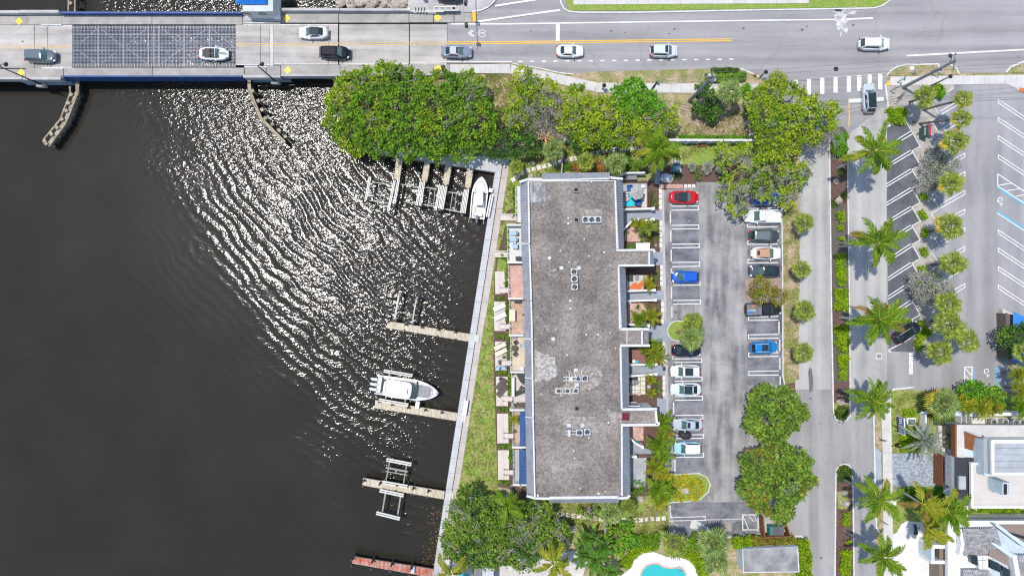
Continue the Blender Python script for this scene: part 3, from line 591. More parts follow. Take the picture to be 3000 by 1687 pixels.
for(x0,x1,y)in[(715,783,194),(125,185,199)]:bslab(x0,x1,y,y+3,.2,.2,k)
part(bridge,'kerb_face',k,m_kerb_w)
for(x0,x1,y0,y1,lab)in[(-300,57,31,39,'north'),(57,172,30,38,'north'),(818,995,24,31.5,'n'),(996,1198,25,32,'n'),(1385-187,1199,25,32,'n')]:
 if x1-x0<5:continue
 k=MB();bslab(x0,x1-.8,y0,y1,1.05,1.3,k);part(bridge,'north_parapet',k,m_conc)
for(x0,x1,y0,y1)in[(-300,66,226,233),(67,178,226,234),(712,822,219,228),(823,1030,217,224),(1031,1245,215,222),(1246,1325,215,221.5)]:
 k=MB();bslab(x0,x1-.8,y0,y1,1.0,1.2,k);part(bridge,'south_parapet',k,m_conc)
k=MB();bslab(172,706,34.5,40,1.1,.25,k);bslab(172,706,37,40,.8,2.0,k);part(bridge,'north_girder',k,m_bluegird)
k=MB();bslab(178,708,221.5,225.5,1.0,.25,k);bslab(182,704,223,226,.7,2.2,k);part(bridge,'south_girder',k,m_bluegird)
k=MB();bslab(-300,190,229,233,-.2,1.1,k);bslab(712,1000,221,226,-.25,.9,k);part(bridge,'edge_girder',k,m_bluegird)
k=MB()
for x in list(range(182,705,36)):k.beam(P(x,45,1.05),P(x,38,1.05),.15,.9);k.beam(P(x,222,1.0),P(x,224,1.0),.12,.9)
part(bridge,'rail_post',k,m_bluegird,stuff=True)
k=MB()
for x in(287,362,434,450,465,539,614):k.beam(P(x,76,1.53),P(x,196,1.53),.20,.5)
part(bridge,'floor_beam',k,m_steel)
k=MB()
for y in(79,102,125,148,171,194):k.beam(P(213,y,1.5),P(690,y,1.5),.12,.35)
part(bridge,'stringer',k,m_steel)
k=MB()
for(a,b)in[((290,80),(235,128)),((290,80),(362,140)),((434,80),(368,138)),((470,80),(535,135)),((612,80),(540,135)),((614,80),(688,140)),((232,150),(288,192)),((345,150),(290,192)),((370,140),(434,190)),((530,145),(470,190)),((600,150),(545,190))]:
 k.beam(P(*a,1.15),P(*b,1.15),.13,.1)
part(bridge,'brace',k,m_steel)
k=MB()
x0,y0,_=P(213,197,1.6);x1,y1,_=P(691,76,1.6)
nx_=int((x1-x0)/0.21);ny_=int((y1-y0)/0.21)
for i in range(nx_):k.box((x0+(i+.5)*(x1-x0)/nx_,(y0+y1)/2,1.575),(.035,y1-y0,.05))
for j in range(ny_):k.box(((x0+x1)/2,y0+(j+.5)*(y1-y0)/ny_,1.573),(x1-x0,.035,.05))
part(bridge,'grating',k,m_grate,stuff=True)
k=MB()
for i in range(0,nx_*1,2):
 for yy in(y0+.25,y1-.25):k.box((x0+(i+.5)*(x1-x0)/nx_,yy,1.6),(.12,.45,.03))
part(bridge,'edge_teeth',k,m_steel,stuff=True)
k=MB();bslab(738,850,180,236,-2.0,3.0,k);part(bridge,'pier',k,m_pierbl)
k=MB();bslab(60,205,180,240,-1.4,4.0,k);part(bridge,'pier',k,m_pierbl)
k=MB();bslab(738,850,60,170,-.6,4.0,k);bslab(60,205,60,180,-.6,4.0,k);part(bridge,'pier_core',k,m_pierbl)
for(x,y)in[(56,63),(840,54),(1282,52),(62,213),(843,206),(1283,201)]:
 g=MB();z=lambda q_:dz(q_)+.18;g.sheet([(x-11.5,y),(x,y-11.5),(x+11.5,y),(x,y+11.5)],z);o=part(bridge,'caution_plate',g,m_sign_y)
 g=MB()
 for i,(wd)in enumerate((5,9,9,6)):g.line((x-5+3.2*i,y-wd/2),(x-5+3.2*i,y+wd/2),.8,lambda q_:dz(q_)+.186)
 c=part(o,'plate_lettering',g,m_gunm)
bh=T('bridge_tender_house','small bridge control house with a bright blue metal roof','building',P(745,10,1.7))
g=MB();g.prism([(700,-60),(800,-60),(800,34),(712,34)],1.6,4.6);part(bh,'wall',g,M('house_wall',(0.55,0.57,0.56),None,1))
g=MB();ro=[P(690,-50,4.9),P(782,-50,4.9),P(782,13,4.9),P(690,13,4.9),P(720,-40,6.3),P(760,-40,6.3),P(760,-20,6.3),P(722,-20,6.3)]
g.add(ro,[(0,1,5,4),(1,2,6,5),(2,3,7,6),(3,0,4,7),(4,5,6,7),(3,2,1,0)]);rf=part(bh,'roof',g,m_blueroof)
g=MB()
for i in range(12):
 u=i/11;a=Vector(P(692+88*u,12.6,4.93));b=Vector(P(722+38*u,-20,6.33));g.beam(a,b,.05,.06)
part(rf,'roof_seam',g,m_canvas_b)
for x in(716,762):
 g=MB();a=P(x,18,4.4);w0=P(x,34,4.6);g.box((w0[0],w0[1]-.02,3.6),(1.05,.08,.9));o=part(bh,'window',g,m_glass)
g=MB();g.prism([(800,-60),(815,-60),(815,50),(800,50)],1.6,2.9);part(bh,'side_wall',g,m_white)
g=MB();g.prism([(713,38),(822,38),(822,62),(713,62)],1.4,1.78);part(bh,'base_slab',g,m_conc)
t=T('barrier_gate','grey traffic barrier with framed panels lying along the north bridge sidewalk','barrier',P(1275,28,.7))
g=MB()
for y in(20.5,31):g.beam(P(1270,y,1.6),P(1343,y,1.6),.14,.12)
for i in range(5):g.beam(P(1272+17*i,20.5,1.6),P(1272+17*i,31,1.6),.14,.12)
part(t,'frame',g,m_alu)
g=MB();g.beam(P(1271,26,1.5),P(1342,26,1.5),.45,.05);part(t,'panel',g,m_gunm)
g=MB();g.beam(P(1200,33,1.5),P(1300,34,1.5),.16,.2);g.box(P(1200,33,1.0),(.4,.4,1.4));g.box(P(1330,28,.9),(.4,.4,1.2));part(t,'rail',g,m_alu)
g=MB()
for i in range(4):g.box(P(1218+8.5*i,29,1.4),(.12,.5,.5))
part(t,'bracket',g,m_black)
def signal_mast(name,base,tip,hgt,heads,lab,zb=0.3):
 t=T(name,lab,'traffic signal',P(*base,zb));g=MB();b0=P(*base,zb);a=P(base[0],base[1],zb)
 top=(b0[0],b0[1],hgt);e=P(*tip,hgt);g.cyl(b0,.13,hgt-zb,8,.1);part(t,'pole',g,m_steel)
 g=MB();g.tube([top,e],.08,6,.05);part(t,'arm',g,m_steel)
 for f in heads:
  g=MB();c=tuple(top[i]+(e[i]-top[i])*f for i in range(3));g.box((c[0]+.25,c[1],c[2]-.5),(.35,.4,1.1));g.box((c[0]+.45,c[1],c[2]-.5),(.05,.6,1.3));part(t,'signal_head',g,m_black)
signal_mast('traffic_signal',(1361,-70),(1361,86),6.2,[.62,.93],'pale mast arm carrying two black traffic signal heads over the westbound lane')
for(x,y,lab)in[(1242,3,'small black lamp on a short post beside the parked car on the plaza')]:
 t=T('bollard_light',lab,'lamp',P(x,y,dz(x)));g=MB();g.cyl(P(x,y,dz(x)),.07,1.6,8);part(t,'post',g,m_poleb);g=MB();g.box((P(x,y)[0],P(x,y)[1],dz(x)+1.7),(.5,.6,.3));part(t,'head',g,m_alu)
def lamp(base,zb,hgt,arm,lab,group='black lamp posts along the bridge',foot=True,cat='street lamp'):
 b0=P(*base,zb);t=T('street_lamp',lab,cat,b0,group);g=MB();g.cyl(b0,.12,hgt,8,.07);part(t,'pole',g,m_poleb)
 g=MB();tp=(b0[0],b0[1],zb+hgt);e=(tp[0]+arm[0],tp[1]+arm[1],tp[2]+.25)
 g.tube([tp,((tp[0]+e[0])/2,(tp[1]+e[1])/2,tp[2]+.35),e],.05,6);part(t,'arm',g,m_poleb)
 g=MB();g.tube([(e[0],e[1],e[2]-.3),(e[0],e[1],e[2]-.15),(e[0],e[1],e[2]+.05)],.34,10,.1);part(t,'lamp_head',g,m_poleb)
 if foot:
  g=MB();g.box((b0[0],b0[1],zb-.35),(1.3,.8,.7));part(t,'footing',g,m_conc)
lamp((118,247),.9,8.2,(.8,.35),'tall black lamp post on the parapet at the west end of the bridge')
lamp((806,238),.9,7.0,(.55,.3),'tall black lamp post on the parapet beside the lift span')
lamp((1301,222),.4,3.4,(.2,.2),'short black lamp post rising through the tree beside the bridge',foot=False)
lamp((1237,224),.4,2.2,(-.4,.1),'low lamp post with white head half hidden in the mangrove',foot=False)
lamp((2727,252),0,4.6,(.1,.05),'dark green lamp post by the corner shrubs','small lamp posts by the corner',foot=False)
lamp((2225,228),0,2.6,(.05,.05),'small dark lamp post in the verge at the kerb return','small lamp posts by the corner',foot=False)
lamp((1765,262),0,1.9,(.02,.05),'short dark post beside the sidewalk above the trees','small lamp posts by the corner',foot=False)
def fender(pts,ztop,lab,ties,side,name='bridge_fender',wale=.5,mat=m_timber,rail=None):
 t=T(name,lab,'fender',P(*pts[0],WZ));g=MB()
 for a,b in zip(pts[:-1],pts[1:]):g.beam(P(*a,ztop),P(*b,ztop),wale,.3);g.beam(P(*a,ztop-.6),P(*b,ztop-.6),wale*.8,.3)
 part(t,'wale',g,mat)
 if rail:
  g=MB()
  for a,b in zip(rail[:-1],rail[1:]):g.beam(P(*a,ztop+.1),P(*b,ztop+.1),.22,.2)
  part(t,'outer_rail',g,mat)
 for(x,y)in ties:
  g=MB();p=P(x,y,ztop+.2);g.cyl((p[0],p[1],WZ-2),.2,ztop+.2-WZ+2,8);o=part(t,'pile',g,m_timber)
  g=MB();g.box((p[0],p[1],ztop+.26),(.5,.5,.1),.6);part(o,'pile_cap',g,m_timber)
fender([(226,236),(226,268),(190,358),(140,427)],.2,'timber fender of wales and piles bending out from the west pier',[(209,277),(201,302),(194,325),(182,349),(167,374),(151,393),(131,414),(135,421)],1,rail=[(204,252),(205,273),(176,350),(127,409)],wale=.55)
g=MB()
fender([(729,236),(731,268),(763,346),(834,418)],.3,'brown timber fender with capped piles curving out from the east pier',[(740,267),(757,296),(768,322),(778,346),(798,364),(818,382),(836,400)],1,wale=.5)
fender([(200,36),(200,-60)],.2,'short timber fender north of the bridge at the top edge',[(207,10),(207,-20)],1,rail=[(219,36),(219,-60)],wale=.2)
rk=MB();rr=random.Random(3)
def rock(mb_,x,y,z,r,rn=rr):
 c=P(x,y,z);vs=[];
 for k in range(3):
  for i in range(6):
   a=i*pi/3+k*.4;q_=(1,.9,.45)[k]*rn.uniform(.75,1.2)*r;vs.append((c[0]+q_*cos(a),c[1]+q_*sin(a)*.85,c[2]+(-.4,.15,.45)[k]*r))
 fs=[(k*6+i,k*6+(i+1)%6,k*6+6+(i+1)%6,k*6+6+i)for k in range(2)for i in range(6)]+[tuple(range(12,18))]
 mb_.add(vs,fs)
riprap=T('riprap','tan boulders of the riprap bank above the bridge parapet','rocks',P(1100,5,-.5))
g=MB();g.add([P(985,40,WZ-.5),P(1196,40,0),P(1196,-60,0),P(985,-60,WZ-.5)],[(3,2,1,0)]);part(riprap,'bank',g,m_rock)
for i in range(260):
 x=rr.uniform(985,1193);y=rr.uniform(-40,22)
 k=MB();rock(k,x,y,-1.35+(x-985)/200*1.5,rr.uniform(.3,.62));part(riprap,'rock',k,m_rock)
# ---- seawall, docks, boat lifts
sw=T('seawall','long pale concrete seawall cap and walk running along the water','seawall',P(1400,900,0))
g=MB();n=30
def capx(y):return shore(y)
ys=[475+(1568-475)*i/24 for i in range(25)]
for a,b in zip(ys[:-1],ys[1:]):
 g=MB();z=.28;e=0.6;ta,tb=a+e,b
 g.prism([(capx(ta)+(0 if a>500 else 5),ta),(capx(ta)+18,ta),(capx(tb)+18,tb),(capx(tb),tb)],-0.6,z);part(sw,'cap_panel',g,m_capc)
 g=MB();g.prism([(capx(ta)+20.5,ta),(capx(ta)+37+2*(a<900),ta),(capx(tb)+37+2*(a<900),tb),(capx(tb)+20.5,tb)],-0.2,.08);part(sw,'walk_panel',g,m_pinkc)
g=MB();g.prism([(1285,1571),(1303,1571),(1292,1700),(1266,1700)],-.6,.26);part(sw,'cap_panel',g,m_conc,label='dirty grey cap panel at the south end of the seawall')
g=MB();g.prism([(1306,1571),(1322,1571),(1312,1700),(1295,1700)],-.2,.12);part(sw,'walk_panel',g,m_conc_l)
g=MB()
for y in range(500,1690,9):x=capx(y)if y<1572 else 1285-(y-1572)*.15;g.beam(P(x-.4,y,-.5),P(x-.4,y+4.5,-.5),.12,2.4)
part(sw,'sheet_pile',g,m_conc_d,stuff=True)
nd=T('north_dock','concrete dock apron shaded by the mangrove trees','dock',P(1260,450,0))
xs=[1064+(1450-1064)*i/12 for i in range(13)]
for a,b in zip(xs[:-1],xs[1:]):
 ya,yb=441+(a-1064)*.166,441+(b-1064)*.166;g=MB();top=lambda x:428+(x-1064)*.085
 g.prism([(a+.6,ya),(b,yb),(b,top(b)),(a+.6,top(a))],-.6,.3);part(nd,'apron_panel',g,m_capc)
g=MB();g.prism([(1450,461),(1492,466),(1490,478),(1468,480),(1450,505)],-.6,.3);part(nd,'apron_panel',g,m_capc)
def planks(t,quad,n,z,mat,name='plank',th=.06,gap=.12,rnd=.008,stuff=True):
 """boards across a quad (a,b along one side; d,c along the other), joined as one part"""
 a,b,c,d=[Vector(P(*q_,z))for q_ in quad];g=MB()
 for i in range(n):
  u0=(i+gap/2)/n;u1=(i+1-gap/2)/n;j=random.uniform(-rnd,rnd)
  v=[a.lerp(b,u0),a.lerp(b,u1),d.lerp(c,u1),d.lerp(c,u0)]
  if(v[1]-v[0]).cross(v[2]-v[1]).z<0:v=v[::-1]
  up=[(p.x,p.y,z+j)for p in v];dn=[(p.x,p.y,z-th)for p in v]
  g.add(dn+up,[(4,5,6,7),(0,1,5,4),(1,2,6,5),(2,3,7,6),(3,0,4,7)])
 return part(t,name,g,mat,stuff=stuff)
def pier(lab,quad,n,mat,zt=.12,piles=(),name='pier',group=None,under=True):
 c=P(sum(q_[0]for q_ in quad)/4,sum(q_[1]for q_ in quad)/4,zt);t=T(name,lab,'dock',c,group)
 planks(t,quad,n,zt,mat,name='plank_deck')
 g=MB();a,b,c_,d=quad
 for p,q_ in((a,b),(d,c_)):g.beam(P(*p,zt-.07),P(*q_,zt-.07),.12,.22)
 part(t,'stringer',g,m_timber)
 for i,(x,y,h)in enumerate(piles):
  g=MB();p=P(x,y,zt);g.cyl((p[0],p[1],WZ-2),.16,zt+h-WZ+2,8);part(t,'pile',g,m_pile)
 return t
fp=[([(1163,462),(1154,527),(1170,529),(1179.5,464)],'westernmost plank finger pier below the shaded apron'),([(1244,473),(1235,533),(1250,536),(1260,475)],'second plank finger pier from the west, ending at paired lift beams'),([(1306,482),(1297,542),(1313,545),(1323,485)],'third plank finger pier from the west'),([(1369.6,493),(1362,552),(1377,555),(1387,496)],'plank finger pier beside the moored small boat')]
for q_,l in fp:pier(l,[q_[0],q_[1],q_[2],q_[3]],15,m_plank,name='finger_pier',piles=[(q_[1][0]+2,q_[1][1],.3),(q_[2][0]-1,q_[2][1]-2,.3)],group='finger piers of the boat basin')
pier('plank pier nearest the lone pair of lift posts',[(1135,941),(1377,978.6),(1374,1000),(1133.5,960)],62,m_plank,piles=[(1159,939,.8),(1138,942,.5),(1190,950,.9),(1211,949,.8),(1237,958,.9),(1285,965,.9),(1334,972,.9),(1184,967,.1),(1282,984,.1),(1335,993,.1)])
pier('plank pier under the large white boat',[(1099,1172),(1340,1210),(1337,1232),(1098,1194)],62,m_plank,piles=[(1112,1175,.7),(1150,1183,.9),(1197,1192,1.0),(1247,1199,1.0),(1295,1206,1.0),(1226,1217,.1),(1290,1227,.1)])
pier('plank pier with empty boat lifts on both sides',[(1064,1400),(1303,1439),(1300,1461),(1061,1420)],62,m_plank,piles=[(1068,1405,1.0),(1116,1412,1.2),(1165,1417,.9),(1212,1427,1.1),(1256,1435,1.1),(1063,1423,.2),(1159,1437,.2),(1205,1447,.2),(1252,1455,.2)])
pier('red painted plank pier with peeling boards at the bottom edge',[(1033,1630),(1270,1667),(1268,1690),(1031,1648)],60,m_plank_r,piles=[(1035,1632,1.2),(1093,1640,1.2),(1149,1649,1.2),(1206,1658,1.2),(1030,1655,.3),(1088,1664,.3),(1143,1672,.3),(1200,1683,.3)])
t=T('dock_box','white dock box on the red pier','box',P(1211,1665,.12));g=MB();g.box((*P(1211,1665)[:2],.35),(.5,.9,.45),-.1);part(t,'body',g,m_alu);g=MB();g.box((*P(1211,1665)[:2],.6),(.4,.5,.05),-.1);part(t,'lid',g,m_cushl)
def lift(lab,beams,bunks=(),name='boat_lift',z=.9,group=None,wide=.35):
 t=T(name,lab,'boat lift',P(*beams[0][0],z),group)
 for i,(a,b)in enumerate(beams):
  g=MB();A,B=Vector(P(*a,z)),Vector(P(*b,z));nn=(B-A).cross(Vector((0,0,1))).normalized()*wide*.32
  g.beam(A+nn,B+nn,wide*.42,.2);part(t,'beam',g,m_alu)
  g=MB();g.beam(A-nn,B-nn,wide*.42,.2);part(t,'beam',g,m_alu)
  for p in(A.lerp(B,.04),A.lerp(B,.96)):
   g=MB();g.cyl((p.x,p.y,WZ-2),.12,z-.2-WZ+2,6);part(t,'post',g,m_timber)
 for(a,b,zz,w_)in bunks:
  g=MB();g.beam(P(*a,zz),P(*b,zz),w_,.15);part(t,'bunk',g,m_steel)
 return t
G='boat lifts between the finger piers'
lift('lift with long bare beam left of the finger piers',[((1084,518),(1071,586))],[((1096,534),(1140,541),.1,.12),((1080,587),(1137,595),.1,.12)],group=G)
lift('lift beams at the end of the westernmost finger pier',[((1156,528),(1137,619)),((1168,524),(1155,596))],[((1169,539),(1230,549),.1,.13),((1188,592),(1218,597),.1,.13)],group=G)
lift('paired lift beams at the end of the second finger pier',[((1233,533),(1220,602)),((1242,533),(1230,603))],[((1248,549),(1280,554),.1,.16),((1236,599),(1276,605),.1,.16),((1261,550),(1253,607),.15,.09),((1275,552),(1269,610),.15,.09)],group=G)
lift('triple lift beams at the end of the third finger pier',[((1289,544),(1276,616)),((1298,543),(1287,611)),((1307,546),(1295,614))],[((1310,562),(1360,570),.1,.16),((1298,611),(1351,622),.1,.16),((1326,563),(1318,620),.15,.09),((1337,566),(1331,621),.15,.09)],group=G)
lift('pair of lift beams left of the moored small boat',[((1363,555),(1351,624)),((1371,555),(1360,625))],group=G)
lift('lift beams between the moored small boat and the seawall',[((1441,571),(1428,636))],group=G,wide=.5)
lift('lift with two thin cross bars above its pier',[],)if False else None
t=lift('lone open lift frame standing in the sparkling water',[((1169,862),(1155,940))],[((1220,873),(1207,949),.7,.22),((1151,910),(1220,924),.5,.12)],wide=.22)
for(x,y)in((1172,862),(1222,872),(1157,938),(1208,948)):
 g=MB();p=P(x,y,.9);g.cyl((p[0],p[1],WZ-2),.2,.9-WZ+2,8);part(t,'post',g,m_conc_d)
lift('boat lift cradling the large white boat',[((1124,1086),(1208,1100)),((1110,1171),(1196,1186))],[((1141,1094),(1129,1170),-.3,.2),((1198,1103),(1186,1180),-.3,.2)],wide=.45)
lift('empty white boat lift north of its pier',[((1132,1346),(1205,1360)),((1120,1412),(1193,1425))],[((1130,1369),(1194,1381),.5,.25),((1129,1380),(1193,1391),.5,.14),((1141,1353),(1131,1408),.3,.16),((1191,1361),(1182,1417),.3,.16)],wide=.5)
lift('empty white boat lift south of its pier',[((1112,1436),(1182,1451)),((1102,1502),(1171,1519))],[((1129,1445),(1120,1498),.3,.22),((1174,1451),(1165,1507),.3,.22)],wide=.5)
for(x,y,lab)in[(1397,991,'folded white dock steps on the seawall by the upper pier'),(1359,1225,'white dock steps on the seawall at the lower end of the long dock box'),(1323,1451,'white dock steps on the seawall by the pier with empty lifts')]:
 t=T('dock_steps',lab,'steps',P(x,y,.1),'dock steps on the seawall')
 for i in range(4):
  g=MB();p=P(x-3.6+2.6*i,y,.3);g.box((p[0],p[1],.15+.1*abs(i-2)),(.13,1.05,.05),R(-8));part(t,'tread',g,m_alu)
 g=MB();p=P(x,y,.2)
 for s in(-.5,.5):g.box((p[0]+s*.1,p[1]+s,.2),(.5,.05,.3),R(-8))
 part(t,'side_frame',g,m_alu)
for(x,y,l,lab)in[(1364,1193,2.3,'long white dock box on the seawall by the large boat'),(1224,1184,1.05,'white fibreglass dock box beside the large boat'),(1438,559,.55,'small white dock box beside the moored small boat')]:
 t=T('dock_box',lab,'box',P(x,y,.28));g=MB();p=P(x,y,.3);g.box((p[0],p[1],.5),(.55,l,.45),R(-9));part(t,'body',g,m_alu);g=MB();g.box((p[0],p[1],.76),(.6,l+.06,.07),R(-9));part(t,'lid',g,m_white)
# ---- boats
def boat(name,lab,c,L_,W_,ang,big):
 p=P(*c,.4);t=T(name,lab,'boat',(p[0],p[1],WZ+(.9 if big else .3)),rz=R(ang))
 hull=paint(name+'_gelcoat',(0.78,0.79,0.80),.2)
 def hw(s):return W_/2*(1 if s<.1 else max(0.0,1-((s-.1)/.9)**2.3)**.75)*(0.93+.07*min(1,(s+1)))
 st=[(-1+2*i/24)for i in range(25)];prof=[(0,-.35),(.55,-.2),(.88,.15),(1.0,.95),(1.0,1.08),(.90,1.10)]
 V=[];Fs=[]
 for s in st:
  h=hw(s);sh=1+.22*max(0,s)**2
  for side in(-1,1):
   for yf,z in prof:V.append((s*L_/2,side*h*yf if s<1 else 0,z*sh if z>0 else z*(1-max(0,s)**3)))
 m=len(prof)
 for i in range(24):
  for sd in(0,1):
   for j in range(m-1):
    a=i*2*m+sd*m+j;q_=(a,a+2*m,a+2*m+1,a+1);Fs.append(q_ if sd==1 else q_[::-1])
 Fs.append((m-1,m-2,m-3,m-4,m-5,0,m,m+1,m+2,m+3,m+4,2*m-1))
 g=MB();g.add(V,Fs);part(t,'hull',g,hull,smooth=False,local=True)
 g=MB();o=[(s*L_/2,hw(s)*.91,(.98+.22*max(0,s)**2*.98))for s in st if s>(.28 if big else .2)]
 o0=st.index(min(s for s in st if s>(.28 if big else .2)))
 pts=[(x,y,z+.1)for x,y,z in o]+[(x,-y,z+.1)for x,y,z in o[::-1]]
 g.add(pts,[tuple(range(len(pts)))[::-1]]);part(t,'foredeck',g,hull,local=True)
 g=MB();st2=[s for s in st if s<=.32];pts=[(s*L_/2,hw(s)*.9,.55)for s in st2]+[(s*L_/2,-hw(s)*.9,.55)for s in st2[::-1]]
 g.add(pts,[tuple(range(len(pts)))[::-1]]);part(t,'cockpit_floor',g,m_alu,local=True)
 if big:
  g=MB();g.box((1.15,0,1.25),(.12,1.9,.2));g.box((-4.35,0,.9),(.6,2.4,.5));part(t,'seat',g,m_white,local=True)
  g=MB();bx=[(1.35,-.98),(3.3,-.9),(3.75,-.45),(3.75,.45),(3.3,.9),(1.35,.98)]
  g.add([(x,y,1.26)for x,y in bx]+[(x,y,.7)for x,y in bx],[tuple(range(6))]+[(i,i+6,(i+1)%6+6,(i+1)%6)for i in range(6)]);part(t,'bow_cockpit',g,m_gunm,local=True)
  g=MB();g.tube([(3.2,.98,1.3),(3.85,.55,1.34),(3.95,0,1.35),(3.85,-.55,1.34),(3.2,-.98,1.3)],.09,6);part(t,'bow_cushion',g,m_beige,local=True)
  g=MB();g.box((4.65,0,1.38),(.35,.16,.1));part(t,'anchor',g,m_black,local=True)
  g=MB();n_=20;rx,ry=2.15,1.32;pts=[(-1.25+rx*math.copysign(abs(cos(2*pi*i/n_))**.45,cos(2*pi*i/n_)),ry*math.copysign(abs(sin(2*pi*i/n_))**.45,sin(2*pi*i/n_)),2.7)for i in range(n_)]
  g.add(pts+[(x,y,2.85)for x,y,_ in pts]+[(x*.9-.12,y*.86,2.92)for x,y,_ in pts],[tuple(range(n_))[::-1],tuple(range(2*n_,3*n_))]+[(i,(i+1)%n_,(i+1)%n_+n_,i+n_)for i in range(n_)]+[(i+n_,(i+1)%n_+n_,(i+1)%n_+2*n_,i+2*n_)for i in range(n_)])
  o=part(t,'hardtop',g,hull,local=True);g=MB();g.box((.35,0,2.95),(.1,.9,.05));g.box((-3.0,0,2.95),(.05,2.0,.02));part(o,'roof_bar',g,m_black,local=True)
  for x in(-3.0,.5):
   for y in(-1.05,1.05):g=MB();g.tube([(x,y,.6),(x,y*.95,2.72)],.05,6);part(t,'hardtop_post',g,m_alu,local=True)
  g=MB();g.add([(.85,-1.0,2.65),(.85,1.0,2.65),(1.7,.95,1.5),(1.7,-.95,1.5)],[(0,3,2,1)]);part(t,'windscreen',g,m_glassg,local=True)
  g=MB();g.box((-3.75,0,1.12),(.4,1.9,.3));part(t,'rear_seat',g,m_black,local=True)
  eng=(-.78,0,.78);ex=-L_/2-.25;er=.33
 else:
  g=MB();g.add([(-.2,-.62,2.0),(1.05,-.5,2.0),(1.25,0,2.02),(1.05,.5,2.0),(-.2,.62,2.0),(-1.25,.62,1.98),(-1.25,-.62,1.98)],[tuple(range(7))]);g.v+=[(x,y,z-.08)for x,y,z in g.v[:7]];g.f+=[tuple(range(13,6,-1))]+[(i,i+7,(i+1)%7+7,(i+1)%7)for i in range(7)]
  part(t,'t_top',g,hull,local=True)
  g=MB();g.box((0,0,.95),(.8,.7,.9));part(t,'console',g,hull,local=True)
  for x in(-.9,.6):
   for y in(-.5,.5):g=MB();g.tube([(x,y,.5),(x,y,1.95)],.03,6);part(t,'top_post',g,m_alu,local=True)
  g=MB();g.tube([(.9,.75,1.12),(1.7,.72,1.16),(2.35,.42,1.2),(2.5,0,1.22),(2.35,-.42,1.2),(1.7,-.72,1.16),(.9,-.75,1.12)],.05,6);part(t,'bow_rail',g,m_gunm,local=True)
  g=MB();g.add([(1.3,-.55,1.16),(2.2,-.3,1.24),(2.2,.3,1.24),(1.3,.55,1.16)],[(0,1,2,3)]);part(t,'bow_cushion',g,m_white,local=True)
  for s in(-1,1):g=MB();g.tube([(-.6,s*.75,1.9),(-4.1,s*1.15,2.6)],.03,5);part(t,'outrigger',g,m_alu,local=True)
  g=MB();g.box((-2.6,0,1.0),(.5,1.5,.3));part(t,'rear_seat',g,m_white,local=True)
  eng=(0,);ex=-L_/2-.15;er=.28
 for y in eng:
  g=MB();g.tube([(ex+.5,y,1.1),(ex+.35,y,1.32),(ex,y,1.38),(ex-.35,y,1.25),(ex-.5,y,1.0)],er*.75,10,er*.6);g.box((ex,y,.2),(.18,.18,1.6));part(t,'outboard_motor',g,hull if big else m_gunm,local=True)
boat('centre_console_boat','large white boat with hardtop and three outboards on a lift',(1193,1139),9.8,3.15,-8.3,True)
boat('small_fishing_boat','small white open boat with one outboard moored bow up beside the finger pier',(1404,578),6.5,2.5,83.5,False)
# ---- condominium building
RZ=7.2;EZ=5.6
BT=T('condominium','long flat roofed townhouse block with grey ribbed mansard edges','building',P(1680,990,0))
g=MB()
roofpoly=[(1552,536),(1803,533),(1811,735),(1907,737),(1907,777),(1812,779),(1820,966),(1900,968),(1900,1013),(1819,1014),(1822,1200),(1924,1202),(1926,1244),(1822,1246),(1823,1452),(1568,1454)]
g.prism(roofpoly,0,RZ-.35);part(BT,'wall',g,m_white)
g=MB();g.sheet(roofpoly,RZ-.33);roof=part(BT,'roof',g,m_roof)
for pts,mt,nm in[([(1549,536),(1597,536),(1598,592),(1550,593)],m_foil,'silver_patch'),([(1566,1026),(1600,1036),(1630,1045),(1632,1095),(1612,1118),(1590,1112),(1564,1122)],m_roofw,'worn_patch'),([(1655,1215),(1740,1220),(1770,1245),(1745,1270),(1680,1262),(1650,1240)],m_roofp,'worn_patch'),([(1700,612),(1765,612),(1770,660),(1710,664)],m_roofp,'worn_patch'),([(1720,1062),(1770,1080),(1760,1128),(1650,1165),(1635,1140)],m_roofp,'worn_patch'),([(1780,1205),(1822,1205),(1822,1244),(1790,1240)],m_roofp,'worn_patch')]:
 g=MB();cx_=sum(a for a,_ in pts)/len(pts);cy_=sum(b for _,b in pts)/len(pts);big=[]
 for i in range(len(pts)):
  a,b=pts[i],pts[(i+1)%len(pts)]
  for k in range(5):
   u=k/5;x=a[0]+(b[0]-a[0])*u;y=a[1]+(b[1]-a[1])*u;f=1 if nm=='silver_patch' else random.uniform(.85,1.08);big.append((cx_+(x-cx_)*f,cy_+(y-cy_)*f))
 g.sheet(big,RZ-.324+random.uniform(0,.006));part(roof,nm,g,mt)
def par(pts,w_=3.6,mat=m_trim,z=RZ,h=.5):
 g=MB()
 for i,(a,b)in enumerate(zip(pts[:-1],pts[1:])):g.beam(P(*a,z+i*.002),P(*b,z+i*.002),w_/S,h)
 return part(BT,'parapet',g,mat)
WT=[(1549,534),(1560,900),(1564,1250),(1567,1456)]
def wx(y,tab):return float(np.interp(y,[p[1]for p in tab],[p[0]for p in tab]))
WTOP=[(1548,532),(1551,720),(1556,865),(1559,1000),(1563,1300),(1567,1457)]
WBOT=[(1524,530),(1528,720),(1534,865),(1537,1000),(1541,1300),(1544,1453)]
ETOP=[(1802,530),(1808,730),(1812,779),(1816,960),(1821,1120),(1822,1300),(1822,1452)]
EBOT=[(1824,528),(1827,728),(1832,779),(1836,960),(1841,1015),(1843,1200),(1844,1300),(1846,1450)]
